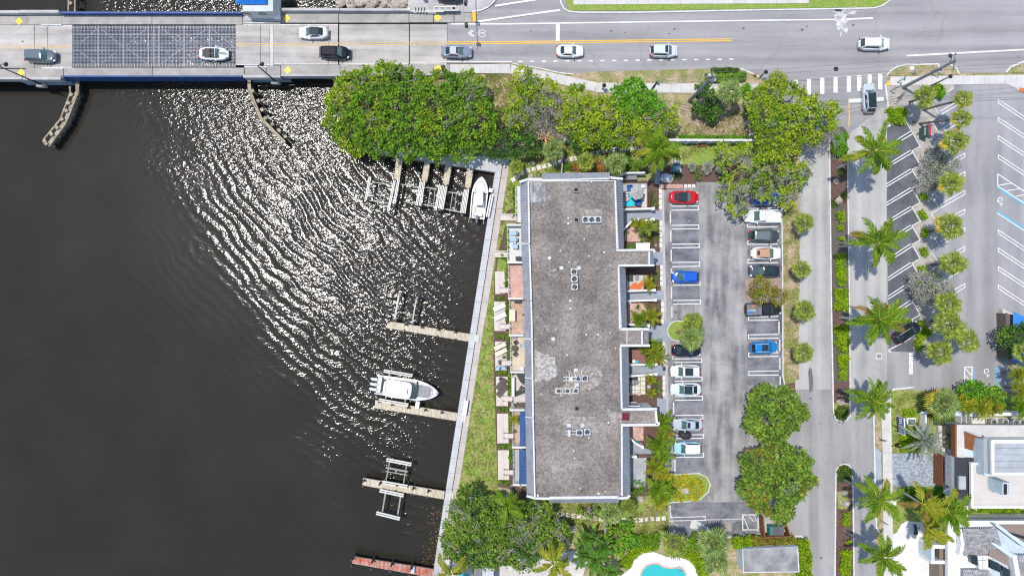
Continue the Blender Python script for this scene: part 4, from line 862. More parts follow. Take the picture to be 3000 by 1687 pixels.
def mansard(y0,y1,top,bot,lab=None,ribs=True,ztop=RZ+.15,zbot=EZ):
 """sloping ribbed section between two table lines; its standing ribs are one joined sub-part"""
 n_=max(1,int(round((y1-y0)/4.55)));g=MB()
 a0,a1,b0,b1=[Vector(P(wx(y,tb),y,z))for y,tb,z in((y0,top,ztop),(y1,top,ztop),(y0,bot,zbot),(y1,bot,zbot))]
 g.add([a0,a1,b1,b0],[(0,1,2,3)]if(a1-a0).cross(b1-a1).z>0 else[(3,2,1,0)])
 lo=Vector((0,0,-.35));g.add([b0,b1,b1+lo,b0+lo],[(0,1,2,3)]);o=part(BT,'mansard',g,m_mans)
 g=MB();nrm=(a1-a0).cross(b0-a0).normalized();nrm=nrm if nrm.z>0 else-nrm
 for i in range(n_):
  u=(i+.5)/n_;a=a0.lerp(a1,u);b=b0.lerp(b1,u);e=(a1-a0).normalized()*.07
  up=nrm*.07;v=[a-e,a+e,b+e,b-e];v2=[p+up for p in(a-e*.4,a+e*.4,b+e*.4,b-e*.4)]
  g.add(v+v2,[(4,5,6,7),(0,1,5,4),(1,2,6,5),(2,3,7,6),(3,0,4,7)])
 r_=part(o,'standing_rib',g,m_mans,stuff=True)
 g=MB();g.beam(a0+Vector((0,0,.04)),a1+Vector((0,0,.04)),.22,.45);part(o,'ridge_cap',g,m_trim)
for y0,y1 in[(531,713),(716,879),(882,992),(995,1107),(1110,1222),(1225,1454)]:mansard(y0,y1,WTOP,WBOT)
for y in(714.5,993.5,1108.5,1223.5):g=MB();g.beam(P(wx(y,WTOP),y,RZ+.26),P(wx(y,WBOT)-1,y-2,EZ+.2),.16,.4);part(BT,'party_wall_cap',g,m_trim)
for y0,y1 in[(529,729),(781,964),(1016,1198),(1249,1451)]:mansard(y0,y1,ETOP,EBOT)
def mans_ns(x0,x1,yt,yb,tilt=0):
 a0,a1,b0,b1=Vector(P(x0,yt,RZ)),Vector(P(x1,yt+tilt,RZ)),Vector(P(x0,yb,EZ)),Vector(P(x1,yb+tilt,EZ));g=MB()
 g.add([a0,a1,b1,b0],[(0,1,2,3)]if(a1-a0).cross(b1-a1).z>0 else[(3,2,1,0)]);o=part(BT,'mansard',g,m_mans);g=MB();n_=int((x1-x0)/4.6)
 for i in range(n_):u=(i+.5)/n_;g.beam(a0.lerp(a1,u)+Vector((0,0,.05)),b0.lerp(b1,u)+Vector((0,0,.05)),.07,.06)
 part(o,'standing_rib',g,m_mans,stuff=True)
mans_ns(1588,1787,526,508,-3);mans_ns(1609,1813,1459,1472,0)
par([(1522,533),(1548,525),(1588,525)],6);par([(1588,528),(1790,523)],4);par([(1786,521),(1825,524)],6);par([(1549,531),(1802,530)],2.5,z=RZ+.1)
par([(1543,1452),(1567,1459),(1610,1460)],6);par([(1610,1458),(1812,1456)],7);par([(1810,1459),(1838,1458),(1846,1450)],6)
par([(1803,533),(1811,731)],2.6);par([(1813,781),(1820,963)],2.6);par([(1820,1016),(1823,1198)],2.6);par([(1822,1250),(1823,1452)],2.6)
par([(1806,733),(1917,732),(1917,740)],5.5);par([(1812,778),(1917,777)],5.5);par([(1902,737),(1902,775)],4)
par([(1818,964),(1902,964)],6.5);par([(1817,1012),(1904,1012)],6.5);par([(1881,966),(1881,1010)],4.5);par([(1837,967),(1837,1010)],2)
par([(1822,1199),(1925,1198)],6.5);par([(1820,1245),(1930,1244),(1930,1236)],6.5);par([(1921,1200),(1925,1243)],6)
for(x0,x1,y0,y1)in[(1904,1915,738,775),(1886,1897,967,1009)]:
 n_=8;g=MB();a=P(x0,y0,RZ-.1);b=P(x1,y1,EZ+.4);g.add([P(x0,y0,RZ-.1),P(x0,y1,RZ-.1),P(x1,y1,EZ+.6),P(x1,y0,EZ+.6)],[(0,1,2,3)]);o=part(BT,'mansard',g,m_mans);g=MB()
 for i in range(n_):y=y0+(y1-y0)*(i+.5)/n_;g.beam(P(x0,y,RZ-.03),P(x1,y,EZ+.67),.1,.06)
 part(o,'standing_rib',g,m_mans,stuff=True)
for i,y in enumerate((590,700,820,930,1040,1150,1260,1370)):
 xw=wx(y,WTOP);p=P(xw,y,RZ);k=p[0]-.02
 for z in(1.3,4.3):g=MB();g.box((k,P(0,y,RZ)[1],z),(.1,2.6,2.1));o=part(BT,'window',g,m_glass)
for i,y in enumerate((560,640,690,830,900,1050,1130,1300,1400)):
 p=P(wx(y,ETOP),y,RZ);
 for z in(1.3,4.3):g=MB();g.box((p[0]+.02,p[1],z),(.1,1.6,1.8));part(BT,'window',g,m_glass)
g=MB();a=[(1850,1172),(1880,1173),(1888,1190),(1864,1190)];g.add([(P(x,1198.5,RZ)[0],P(0,1197,RZ)[1]+.04,z)for x,z in((1848,2.2),(1884,2.2),(1884,5.2),(1848,5.2))],[(0,1,2,3)]);part(BT,'side_window',g,m_greyp)
g=MB();y_=P(0,1197,RZ)[1]+.07
for(x0,x1,z0,z1)in((1846,1886,2.0,2.25),(1846,1886,5.15,5.4),(1846,1849,2,5.4),(1883,1886,2,5.4)):g.box(((P(x0,0,RZ)[0]+P(x1,0,RZ)[0])/2,y_,(z0+z1)/2),(P(x1,0,RZ)[0]-P(x0,0,RZ)[0],.1,z1-z0))
part(BT,'side_window_frame',g,m_white)
for(x,y)in[(1687.5,556),(1688.5,644),(1690,1196)]:
 g=MB();c=P(x,y,RZ);g.box((c[0],c[1],RZ-.15),(.75,.75,.35));o=part(roof,'skylight',g,m_gunm);g=MB();g.box((c[0],c[1],RZ+.04),(.5,.5,.03));part(BT,'skylight_pane',g,m_dark)
g=MB();g.box((*P(1834,1221,RZ)[:2],RZ-.25),(1.0,1.05,.2));part(BT,'roof_hatch',g,M('maroon_hatch',(0.14,0.02,0.025),(0.10,0.015,0.02),2))
for(x,y,r,h)in[(1610,756,.3,.4),(1665,639,.17,.3),(1665,655,.17,.3),(1712,700,.15,.25),(1642,735,.14,.25),(1771,739,.17,.3),(1726,750,.14,.3),(1668,768,.15,.3),(1671,881,.2,.25),(1671,904,.17,.3),(1718,981,.16,.3),(1753,980,.16,.3),(1788,975,.1,.2),(1662,1040,.14,.3),(1727,1139,.14,.3),(1735,1095,.15,.3),(1783,1238,.16,.3),(1681,1321,.14,.25),(1684,1342,.14,.25),(1692,1359,.1,.2),(1733,533+0,.14,.3),(1700,1432,.12,.2),(1754,1446,.2,.25),(1576,1451,.2,.3),(1773,1440,.12,.2),(1726,1283,.14,.2),(1804,1020,.1,.2)]:
 g=MB();c=P(x,y,RZ);g.cyl((c[0],c[1],RZ-.33),r,h,8,r*.8);part(roof,'roof_vent',g,m_alu)
for(x,y)in[(1645,785),(1696,785),(1621,993),(1687,1084),(1667,1246),(1707,1246)]:
 g=MB();c=P(x,y,RZ);g.box((c[0],c[1],RZ-.2),(.55,.5,.3));part(roof,'roof_box',g,m_acw)
def ac(x,y,lab,s=.93,grp='air conditioners on the townhouse roof',z=None):
 z=RZ-.33 if z is None else z;c=P(x,y,z+.6);t=T('air_conditioner',lab,'air conditioner',(c[0],c[1],z),grp)
 g=MB();w_=s/2;pr=[(-w_,-w_+.12),(-w_+.12,-w_),(w_-.12,-w_),(w_,-w_+.12),(w_,w_-.12),(w_-.12,w_),(-w_+.12,w_),(-w_,w_-.12)]
 ri=w_*.8;inn=[(ri*cos(R(202.5+45*i)),ri*sin(R(202.5+45*i)))for i in range(8)]
 V=[(a,b,0)for a,b in pr]+[(a,b,.8)for a,b in pr]+[(a,b,.8)for a,b in inn]+[(a,b,.45)for a,b in inn]
 F=[(i,(i+1)%8,(i+1)%8+8,i+8)for i in range(8)]+[(i+8,(i+1)%8+8,(i+1)%8+16,i+16)for i in range(8)]+[(i+16,(i+1)%8+16,(i+1)%8+24,i+24)for i in range(8)]
 g.add(V,F);part(t,'casing',g,m_acw,local=True)
 g=MB();g.add([(ri*cos(R(45*i)),ri*sin(R(45*i)),.5)for i in range(8)],[tuple(range(8))]);part(t,'coil',g,m_dark,local=True)
 g=MB()
 for i in range(3):
  a=2*pi*i/3+random.random();g.add([(0,0,.66),(ri*.9*cos(a-.32),ri*.9*sin(a-.32),.62),(ri*.92*cos(a),ri*.92*sin(a),.66),(ri*.9*cos(a+.32),ri*.9*sin(a+.32),.7)],[(0,1,2,3)])
 part(t,'fan_blade',g,m_steel,local=True)
 g=MB()
 for k in(.35,.7,1.0):
  for i in range(16):
   a,b=2*pi*i/16,2*pi*(i+1)/16;g.tube([(ri*k*cos(a),ri*k*sin(a),.82),(ri*k*cos(b),ri*k*sin(b),.82)],.012,3)
 part(t,'grille',g,m_steel,local=True,stuff=True)
 return t
for i,x in enumerate((1715,1733.5,1752)):ac(x,644,['left of the three condensers in the northern roof row','middle condenser of the northern roof row','right of the three condensers in the northern roof row'][i])
for i,y in enumerate((796,817,840)):ac(1681.5+i,y,['topmost condenser of the vertical roof stack of three','middle condenser of the vertical roof stack','lowest condenser of the vertical roof stack'][i])
ac(1694,1109,'left of the touching pair of condensers on the worn roof area',.75);ac(1713,1108,'right of the touching pair of condensers on the worn roof area')
for i,x in enumerate((1637,1662,1687)):ac(x,1144.5,['leftmost condenser on the white frame','middle condenser on the white frame','rightmost condenser on the white frame'][i],.72)
ac(1697,1266,'dark condenser with open top, left of the southern pair');ac(1720,1264,'right condenser of the southern pair')
t=T('equipment_frame','white pipe frame under the row of three small condensers','frame',P(1660,1145,RZ),None)
g=MB();zt=RZ+.1
for y in(1137,1152):g.beam(P(1625,y,zt),P(1697,y,zt),.1,.1)
for x in(1627,1648,1672,1696):g.beam(P(x,1136,zt),P(x,1153,zt),.1,.1)
part(t,'rail',g,m_alu)
g=MB();g.beam(P(1689,1128,zt),P(1680,1142,zt),.2,.1);g.beam(P(1651,1104,zt),P(1690,1104,zt),.12,.1);g.beam(P(1651,1114,zt),P(1690,1114,zt),.12,.1);g.beam(P(1660,1100,zt),P(1660,1118,zt),.1,.1);g.beam(P(1683,1090,zt),P(1690,1110,zt),.1,.1);g.beam(P(1706,1084,zt),P(1702,1100,zt),.1,.1);g.beam(P(1667,1089,zt),P(1669,1105,zt),.1,.1);part(t,'pipe',g,m_alu)
g=MB();g.box((*P(1672,1110,RZ)[:2],RZ),(.6,.6,.5));g.box((*P(1690,1126,RZ)[:2],RZ),(.6,.5,.4));part(t,'control_box',g,m_acw)
g=MB();g.box((*P(1667,1267,RZ)[:2],RZ),(.42,.95,.7));g.beam(P(1655,1262,zt),P(1690,1262,zt),.1,.1);g.beam(P(1655,1272,zt),P(1690,1272,zt),.1,.1);part(t,'flat_unit',g,m_acw)
g=MB()
for a,b in[((1652,828),(1665,814)),((1651,827),(1675,827)),((1671,786),(1700,788)),((1715,628),(1760,626)),((1712,622),(1716,635)),((1735,622),(1734,635)),((1753,622),(1754,635)),((1676,828),(1688,828))]:g.beam(P(*a,RZ-.2),P(*b,RZ-.2),.06,.06)
part(roof,'conduit',g,m_steel)
# ---- patios and decks on the waterfront side
def tiles(par_,x0,y0,x1,y1,z,nx,ny,mat,name='paver',gap=.08,stuff=True,off=True,th=.05):
 g=MB();a=P(x0,y0,z);b=P(x1,y1,z);w_=(b[0]-a[0])/nx;h_=(a[1]-b[1])/ny
 for j in range(ny):
  sh=(w_/2 if(off and j%2)else 0)
  for i in range(nx+(1 if sh else 0)):
   l=max(0,i*w_-sh);r=min(nx*w_,(i+1)*w_-sh);e=gap*min(w_,h_)/2;zz=z+random.uniform(-.004,.004)
   X0,X1,Y0,Y1=a[0]+l+e,a[0]+r-e,a[1]-(j+1)*h_+e,a[1]-j*h_-e
   g.add([(X0,Y0,zz-th),(X1,Y0,zz-th),(X1,Y1,zz-th),(X0,Y1,zz-th),(X0,Y0,zz),(X1,Y0,zz),(X1,Y1,zz),(X0,Y1,zz)],[(4,5,6,7),(0,1,5,4),(1,2,6,5),(2,3,7,6),(3,0,4,7)])
 return part(par_,name,g,mat,stuff=stuff)
def patio(lab,x0,y0,x1,y1,z,nx,ny,mat,base=m_conc,**k):
 t=T('patio',lab,'patio',P((x0+x1)/2,(y0+y1)/2,z));g=MB();g.prism([(x0,y0),(x1,y0),(x1,y1),(x0,y1)],-.1,z-.02);part(t,'base',g,base)
 tiles(t,x0,y0,x1,y1,z,nx,ny,mat,**k);return t
patio('white tiled patio with lounge chairs below the mansard',1487,660,1535,769,.5,14,34,m_pav_w)
patio('pink brick patio left bare',1491,775,1538,872,.5,16,40,m_pav_pink)
patio('terracotta mottled patio with a cream cabinet',1493,880,1542,978,.5,11,26,m_pav_tan)
patio('yellow travertine patio with a round table',1497,986,1545,1092,.5,7,14,m_pav_trav)
patio('smooth beige patio with a dark sun sail',1500,1098,1545,1200,.5,2,4,m_beige,gap=.01)
patio('tan stone patio under the northern navy awning',1503,1206,1547,1310,.5,9,24,m_pav_tan)
patio('pale grey patio under the southern navy awning',1504,1316,1549,1420,.5,2,5,m_greyroof,gap=.01)
patio('narrow pale patio beside the north end of the block',1510,546,1535,652,.5,5,20,m_pav_w)
gw='white walls between the waterfront patios'
for i,(x0,x1,y,lab)in enumerate([(1484,1526,659,'white wall above the white tiled patio'),(1486,1530,769,'white wall between white tiled and pink patios'),(1489,1532,875,'white wall between pink and mottled patios'),(1491,1534,982,'white wall between mottled and travertine patios'),(1495,1536,1090,'white wall below the travertine patio'),(1493,1537,1201,'white wall above the northern navy awning patio'),(1500,1540,1310,'white wall between the two navy awning patios'),(1502,1543,1420,'white wall below the southern navy awning patio')]):
 g=MB();z=2.2 if i not in(0,)else 2.0;g.beam(P(x0,y,z),P(x1,y,z),.26,z);solo('patio_wall',g,m_white,lab,'wall',gw)
for(x,y0,y1,lab)in[(1486,660,768,'thin fence along the white tiled patio'),(1489,772,873,'thin fence along the pink patio'),(1492,879,980,'thin fence along the mottled patio'),(1495,985,1089,'thin fence along the travertine patio'),(1499,1094,1200,'thin fence along the smooth beige patio'),(1502,1204,1308,'thin fence along the northern navy awning patio'),(1503,1312,1419,'thin fence along the southern navy awning patio'),(1510,545,650,'thin fence beside the north end patio')]:
 t=T('patio_fence',lab,'fence',P(x,(y0+y1)/2,.1),'low fences of the waterfront patios');g=MB()
 for zz in(.75,1.4):g.beam(P(x,y0,zz),P(x+.6,y1,zz),.06,.07)
 part(t,'rail',g,m_alu)
 for k in range(6):g=MB();p=P(x+.6*k/5,y0+(y1-y0)*k/5,1.4);g.box((p[0],p[1],.7),(.09,.09,1.4));part(t,'post',g,m_gunm)
for i,(x0,y0,x1,y1,lab)in enumerate([(1450,795,1479,861,'northernmost pale deck, empty'),(1447,883,1481,969,'pale deck with two white loungers'),(1450,1000,1484,1085,'pale deck with two striped chaises and blue cushions'),(1453,1103,1487,1189,'pale deck with two olive loungers'),(1456,1211,1489,1298,'empty pale deck second from the south'),(1458,1318,1491,1405,'southernmost empty pale deck')]):
 t=T('sun_deck',lab,'deck',P((x0+x1)/2,(y0+y1)/2,.2));planks(t,[(x0,y0),(x1,y0),(x1+1,y1),(x0+1,y1)],11,.28,m_plank_p,name='deck_board',gap=.1)
 g=MB();g.prism([(x0+.5,y0+.5),(x1-.5,y0+.5),(x1+.5,y1-.5),(x0+1.5,y1-.5)],-.05,.2);part(t,'frame',g,m_conc)
ramps=[(1466,1512,628,644),(1450,1489,736,752),(1466,1494,843,857),(1468,1496,949,963),(1468,1497,1056,1070),(1475,1500,1161,1175),(1478,1503,1270,1284),(1478,1505,1377,1391)]
for i,(x0,x1,y0,y1)in enumerate(ramps):
 t=T('entry_ramp',['cream ramp at the northernmost patio','cream ramp at the white tiled patio','cream ramp at the pink patio','cream ramp at the mottled patio','cream ramp at the travertine patio','cream ramp at the smooth beige patio','cream ramp at the northern navy awning patio','cream ramp at the southern navy awning patio'][i],'ramp',P((x0+x1)/2,(y0+y1)/2,.3),'cream ramps between decks and patios')
 planks(t,[(x0,y0),(x1,y0),(x1,y1),(x0,y1)],10,.52,m_plank_p,name='ramp_board',gap=.06)
 for y in(y0-.5,y1+.5):
  g=MB();g.beam(P(x0-2,y,1.25),P(x1,y,1.25),.06,.08);part(t,'handrail',g,m_gunm if i>1 else m_alu)
  for x in(x0-2,x1):g=MB();p=P(x,y,1.2);g.box((p[0],p[1],.6),(.07,.07,1.2));part(t,'rail_post',g,m_gunm)
def lounger(lab,x,y,ang,mat,L_=2.0,W_=.7,z=.3,frame=m_gunm,back=.35,grp=None,arms=False):
 p=P(x,y,z+.3);t=T('sun_lounger',lab,'lounger',(p[0],p[1],z),grp,R(ang));g=MB()
 g.box((-.3,0,.33),(L_-.65,W_,.1));part(t,'cushion',g,mat,local=True)
 g=MB();xb=L_/2-.62;g.add([(xb,-W_/2,.33),(L_/2,-W_/2,.33+back),(L_/2,W_/2,.33+back),(xb,W_/2,.33),(xb,-W_/2,.43),(L_/2-.03,-W_/2,.43+back),(L_/2-.03,W_/2,.43+back),(xb,W_/2,.43)],[(3,2,1,0),(4,5,6,7),(0,1,5,4),(1,2,6,5),(2,3,7,6),(3,0,4,7)]);part(t,'backrest',g,mat,local=True)
 g=MB()
 for s in(-1,1):g.box((0,s*(W_/2+.02),.28),(L_,.05,.06))
 part(t,'frame',g,frame,local=True)
 for sx_ in(-1,1):
  for s in(-1,1):g=MB();g.box((sx_*(L_/2-.2),s*(W_/2-.02),.14),(.06,.06,.28));part(t,'leg',g,frame,local=True)
 if arms:
  for s in(-1,1):g=MB();g.box((.35,s*(W_/2+.03),.55),(.75,.07,.05));part(t,'armrest',g,frame,local=True)
lounger('upper white lounger on the pale deck',1463,900,24,m_white,z=.3);lounger('lower white lounger on the pale deck',1465,927,24,m_white,z=.3)
lounger('upper dark framed striped chaise',1465,1014,28,m_cream,frame=m_black,arms=True);lounger('lower dark framed striped chaise',1468,1031,28,m_cream,frame=m_black,arms=True)
lounger('upper olive lounger on the wooden deck',1468,1125,50,m_wicker,W_=.8);lounger('lower olive lounger on the wooden deck',1471,1144,50,m_wicker,W_=.8,L_=2.2)
lounger('dark chaise on the smooth beige patio',1524,1148,22,m_char,z=.5)
lounger('lounger with olive back on the white tiled patio, upper',1503,684,0,m_cushl,L_=1.1,W_=.5,z=.5,grp=None);lounger('lounger with olive back on the white tiled patio, lower',1503,702,0,m_cushl,L_=1.1,W_=.5,z=.5)
def chair(lab,x,y,ang,mat,z=.5,s=.6,frame=m_gunm,name='armchair',cat='chair',back=True):
 p=P(x,y,z+.4);t=T(name,lab,cat,(p[0],p[1],z),None,R(ang));g=MB();g.box((0,0,.4),(s,s*.9,.14));part(t,'seat',g,mat,local=True)
 if back:g=MB();g.box((s/2-.04,0,.65),(.12,s*.95,.5));part(t,'backrest',g,mat,local=True)
 for q_ in(-1,1):g=MB();g.box((0,q_*s*.5,.55),(s*.9,.08,.08));part(t,'armrest',g,frame,local=True)
 for a in(-1,1):
  for b in(-1,1):g=MB();g.box((a*s*.42,b*s*.42,.18),(.06,.06,.36));part(t,'leg',g,frame,local=True)
def table(lab,x,y,r,mat,z=.5,h=.5,rect=None,ang=0,name='side_table'):
 p=P(x,y,z+h);t=T(name,lab,'table',(p[0],p[1],z),None,R(ang));g=MB()
 if rect:g.box((0,0,h),(rect[0],rect[1],.06))
 else:g.cyl((0,0,h-.03),r,.06,18)
 part(t,'tabletop',g,mat,local=True);g=MB()
 if rect:
  for a in(-1,1):
   for b in(-1,1):g.box((a*(rect[0]/2-.05),b*(rect[1]/2-.05),h/2-.03),(.05,.05,h-.06))
 else:g.cyl((0,0,0),.06,h-.03,8)
 part(t,'base',g,mat,local=True)
chair('olive cushioned chair upper on the white tiled patio',1511,684,0,m_olive);chair('olive cushioned chair lower on the white tiled patio',1510,702,0,m_olive)
chair('light blue armchair on the white tiled patio',1509,722,0,m_cushl,s=.75);table('small round light blue table on the white tiled patio',1508,711,.22,m_cushl)
chair('blue cushion chair left at the deck corner',1458,1078,70,m_cushl,z=.3);chair('blue cushion chair right at the deck corner',1475,1077,110,m_cushl,z=.3);table('small round dark side table on the deck with chaises',1476,1046,.25,m_wicker,z=.3)
table('small dark fire table beside the cream ramp',1464,1061,.3,m_wicker,z=.3,rect=(.42,.65))
table('round brown table on the travertine patio',1507,1020,.48,m_wicker,h=.7,name='patio_table');chair('dark wicker chair above the round brown table',1511,1003,120,m_char);chair('dark wicker chair below the round brown table',1510,1036,230,m_char);chair('grey blue chair near the wall of the travertine patio',1531,1012,90,m_cushl)
chair('round wicker chair in the corner of the smooth beige patio',1513,1186,200,m_wicker,s=.7);table('square fire pit table with red top',1529,1186,.4,m_wicker,rect=(.8,.8));chair('small olive armchair at the dark chaise',1528,1137,60,m_wicker)
chair('dark chair on the deck with olive loungers',1467,1110,60,m_black,z=.3,s=.5)
table('cream storage cabinet on the mottled patio',1501,924,.5,m_cream,h=.9,rect=(.85,1.75),name='storage_cabinet');table('dark small box on the mottled patio wall',1534,922,.2,m_black,h=.5,rect=(.3,.4),name='small_box');table('dark barbecue against the patio wall',1516,883,.3,m_black,h=.9,rect=(1.0,.45),name='barbecue')
table('white counter bar along the patio fence',1503,1133,.3,m_white,h=1.0,rect=(.42,2.9),name='patio_bar');table('dark grill corner on the white tiled patio',1519,757,.4,m_black,h=.9,rect=(.9,.6),name='grill')
table('white round planter on the travertine patio',1529,1079,.3,m_white,h=.6,name='planter')
table('round black and tan pot on the tan stone patio',1507,1263,.25,m_wicker,h=.5,name='planter');table('dark bench at the travertine patio wall',1504,989,.3,m_gunm,h=.5,rect=(1.0,.3),name='bench')
g=MB();g.add([P(1511,1094,2.6),P(1535,1094,2.7),P(1537,1130,2.6),P(1524,1118,2.3)]+[P(1511,1094,2.56),P(1535,1094,2.66),P(1537,1130,2.56),P(1524,1118,2.26)],[(0,3,2,1),(4,5,6,7)]);solo('sun_sail',g,m_char,'dark triangular sun sail over the smooth beige patio','sun sail')
for(x0,x1,y0,y1,lab)in[(1523,1544,1206,1307,'northern navy blue slatted awning'),(1521,1546,1317,1418,'southern navy blue slatted awning')]:
 t=T('awning',lab,'awning',P(x0,y0,2.6));g=MB();g.add([P(x0,y0,2.6),P(x1,y0,3.4),P(x1,y1,3.4),P(x0,y1,2.6)],[(3,2,1,0)]);part(t,'canopy',g,m_awn)
 g=MB()
 for i in range(26):y=y0+(y1-y0)*(i+.5)/26;g.beam(P(x0,y,2.66),P(x1,y,3.46),.09,.06)
 part(t,'canopy_rib',g,m_cushl if False else m_awn,stuff=True)
 for y in(y0+1,y1-1):g=MB();p=P(x0+.5,y,2.6);g.box((p[0],p[1],1.3),(.1,.1,2.6));part(t,'post',g,m_gunm)
# ---- east courtyards
ct=MB()
def flat(name,pts,z,mat):g=MB();g.sheet(pts,z);return struct(name,g,mat)
flat('courtyard_ground',[(1800,530),(1944,530),(1962,1400),(1955,1450),(1830,1455),(1810,1400)],0.0,m_mulch)
for i,pts in enumerate([[(1820,617),(1940,617),(1941,645),(1890,640),(1855,645),(1828,672),(1820,672)],[(1912,738),(1942,738),(1943,777),(1912,777)],[(1828,851),(1944,851),(1945,878),(1828,878)],[(1900,955),(1943,953),(1944,1003),(1900,1000)],[(1840,1070),(1945,1070),(1950,1100),(1840,1098)],[(1925,1165),(1953,1170),(1953,1215),(1925,1210)],[(1842,1280),(1880,1308),(1905,1318),(1910,1328),(1842,1330)],[(1842,1342),(1895,1340),(1890,1425),(1842,1430)]]):
 flat('painted_entry_path',pts,.02,m_greyp if i!=7 else m_greyroof)
flat('lot_side_walk',[(1930,552),(1945,552),(1962,1392),(1948,1392)],.014,m_conc)
patio('red brick courtyard between curved wall and white shed',1830,662,1886,708,.1,18,16,m_pav_pink)
patio('pink stone courtyard with terracotta mulch',1835,806,1885,850,.1,6,6,m_conc_l)
patio('pink flagstone courtyard beside the areca palms',1838,886,1895,950,.1,6,7,m_pav_pink)
patio('dark red brick courtyard behind the cordylines',1842,1022,1890,1066,.1,12,14,M('dark_red_brick',(0.28,0.10,0.09),(0.2,0.08,0.07),2,island=.15))
patio('pink stone courtyard under the southern palms',1845,1250,1885,1290,.1,7,8,m_pav_pink)
p4=patio('courtyard of large white square slabs with grass joints',1844,1103,1890,1150,.06,4,4,m_grass_g,stuff=True)
for j in range(4):
 for i in range(3):g=MB();g.prism([(1846+15.5*i,1104+13*j),(1859.5+15.5*i,1104+13*j),(1859.5+15.5*i,1115.5+13*j),(1846+15.5*i,1115.5+13*j)],0,.12);part(p4,'slab',g,m_stone)
flat('terracotta_mulch',[(1838,846),(1850,834),(1862,826),(1868,832),(1885,820),(1890,824),(1878,848)],.14,m_orange)
patio('grey decked courtyard with umbrella and turquoise rug',1826,538,1896,610,.1,3,3,m_greyroof,gap=.01)
flat('turquoise_rug',[(1830,572),(1845,570),(1860,580),(1860,606),(1830,606)],.13,m_rug)
planks(T('wooden_deck_strip','reddish wooden deck strip beside the turquoise rug','deck',P(1845,608,.1)),[(1828,605),(1880,604),(1880,610),(1828,611)],18,.16,m_redwood)
gs=T('stepping_slabs','column of white slabs beside the umbrella courtyard','path',P(1888,590,.1))
for i in range(6):g=MB();y=552+9.2*i;g.prism([(1882,y),(1894,y),(1894,y+7.5),(1882,y+7.5)],.02,.15);part(gs,'slab',g,m_stone)
gl='low white walls of the east courtyards'
for pts,lab in[([(1825,613),(1914,611)],'white wall below the umbrella courtyard'),([(1826,674),(1853,646),(1868,643)],'angled white wall beside the red brick courtyard'),([(1886,646),(1914,643)],'short white wall behind the twin palms'),([(1836,853),(1917,850)],'white wall below the terracotta courtyard'),([(1838,882),(1920,879)],'white wall above the flagstone courtyard'),([(1842,1069),(1922,1067)],'white wall below the dark red courtyard'),([(1843,1102),(1922,1096)],'white wall above the slab courtyard'),([(1842,1279),(1862,1298),(1882,1309)],'angled white wall in the southern courtyard'),([(1845,1338),(1862,1338)],'stub of white wall above the grey southern patio'),([(1835,950),(1900,954)],'white wall below the flagstone courtyard')]:
 g=MB()
 for a,b in zip(pts[:-1],pts[1:]):g.beam(P(*a,1.8),P(*b,1.8),.28,1.8)
 t=T('courtyard_wall',lab,'wall',P(*pts[0],0),gl);part(t,'wall',g,m_white);g=MB();e=P(*pts[-1],2.0);g.box((e[0],e[1],1.0),(.45,.45,2.0));part(t,'end_pillar',g,m_white)
for(x,y0,y1,lab)in[(1904,560,606,'reddish fence right of the umbrella courtyard'),(1905,675,720,'reddish fence right of the red brick courtyard'),(1908,800,846,'thin fence right of the terracotta courtyard'),(1911,1108,1155,'thin fence right of the slab courtyard')]:
 t=T('courtyard_fence',lab,'fence',P(x,y0,0),'fences of the east courtyards')
 n_=int((y1-y0)/4)
 for i in range(n_):g=MB();y=y0+(y1-y0)*(i+.5)/n_;p=P(x,y,1.4);g.box((p[0],p[1],.7),(.05,.17,1.4));part(t,'slat',g,m_redwood)
 g=MB();g.beam(P(x,y0,1.45),P(x,y1,1.45),.08,.06);part(t,'top_rail',g,m_redwood)
for pts in([(1906,560),(1914,560),(1915,608),(1907,608)],[(1908,678),(1916,678),(1917,725),(1909,725)],[(1911,800),(1918,800),(1919,845),(1912,845)],[(1916,1108),(1926,1108),(1927,1160),(1917,1160)]):flat('grass_strip_narrow',pts,.03,m_turf)
for gi,(x,ys_,lab)in enumerate([(1934.5,[560,576,592,606],'white slab row beside the red car'),(1936,[655,671,687,703,718],'white slab row north of the first entry'),(1938,[783,799,815,831],'white slab row beside the blue car'),(1940.5,[891,908,925,941],'white slab row north of the palm island'),(1943,[1005,1043,1056],'broken white slab row behind the cordylines'),(1945,[1107,1122,1137,1153],'white slab row beside the white parked cars'),(1950,[1338,1350],'last white slabs at the south end of the lot')]):
 t=T('slab_border',lab,'paving',P(x,ys_[0],0),'rows of white slabs between beds and lot')
 for y in ys_:g=MB();g.prism([(x-4,y-6.2),(x+4.3,y-6.2),(x+4.5,y+6.6),(x-3.8,y+6.6)],0,.12);part(t,'slab',g,m_stone)
for a in[(1946,548),]:
 t=T('pink_paver_strip','pink paver strip above the red car','paving',P(1970,545,0));g=MB();g.prism([(1930,541),(2002,538),(2002,552),(1935,556)],0,.03);part(t,'bed',g,m_mulch);tiles(t,1932,540,2001,552,.06,24,5,m_pav_pink)
t=T('slab_row','three white slabs at the end of the pink strip','paving',P(2020,545,0))
for i in range(3):g=MB();x=2004+11.4*i;g.prism([(x,540),(x+9.5,540),(x+9.5,550),(x,550)],0,.1);part(t,'slab',g,m_stone)
t=T('corner_pavers','grey paver path between palm and pink strip','paving',P(1925,500,0));tiles(t,1918,470,1934,540,.06,5,24,m_pav_grey)
g=MB();g.add([P(1863,712,1.9),P(1904,711,1.7),P(1904,730,1.7),P(1863,731,1.9)],[(3,2,1,0)]);t=T('lean_to_roof','white corrugated lean-to roof by the wing','shed',P(1884,720,0));part(t,'roof',g,m_white)
g=MB()
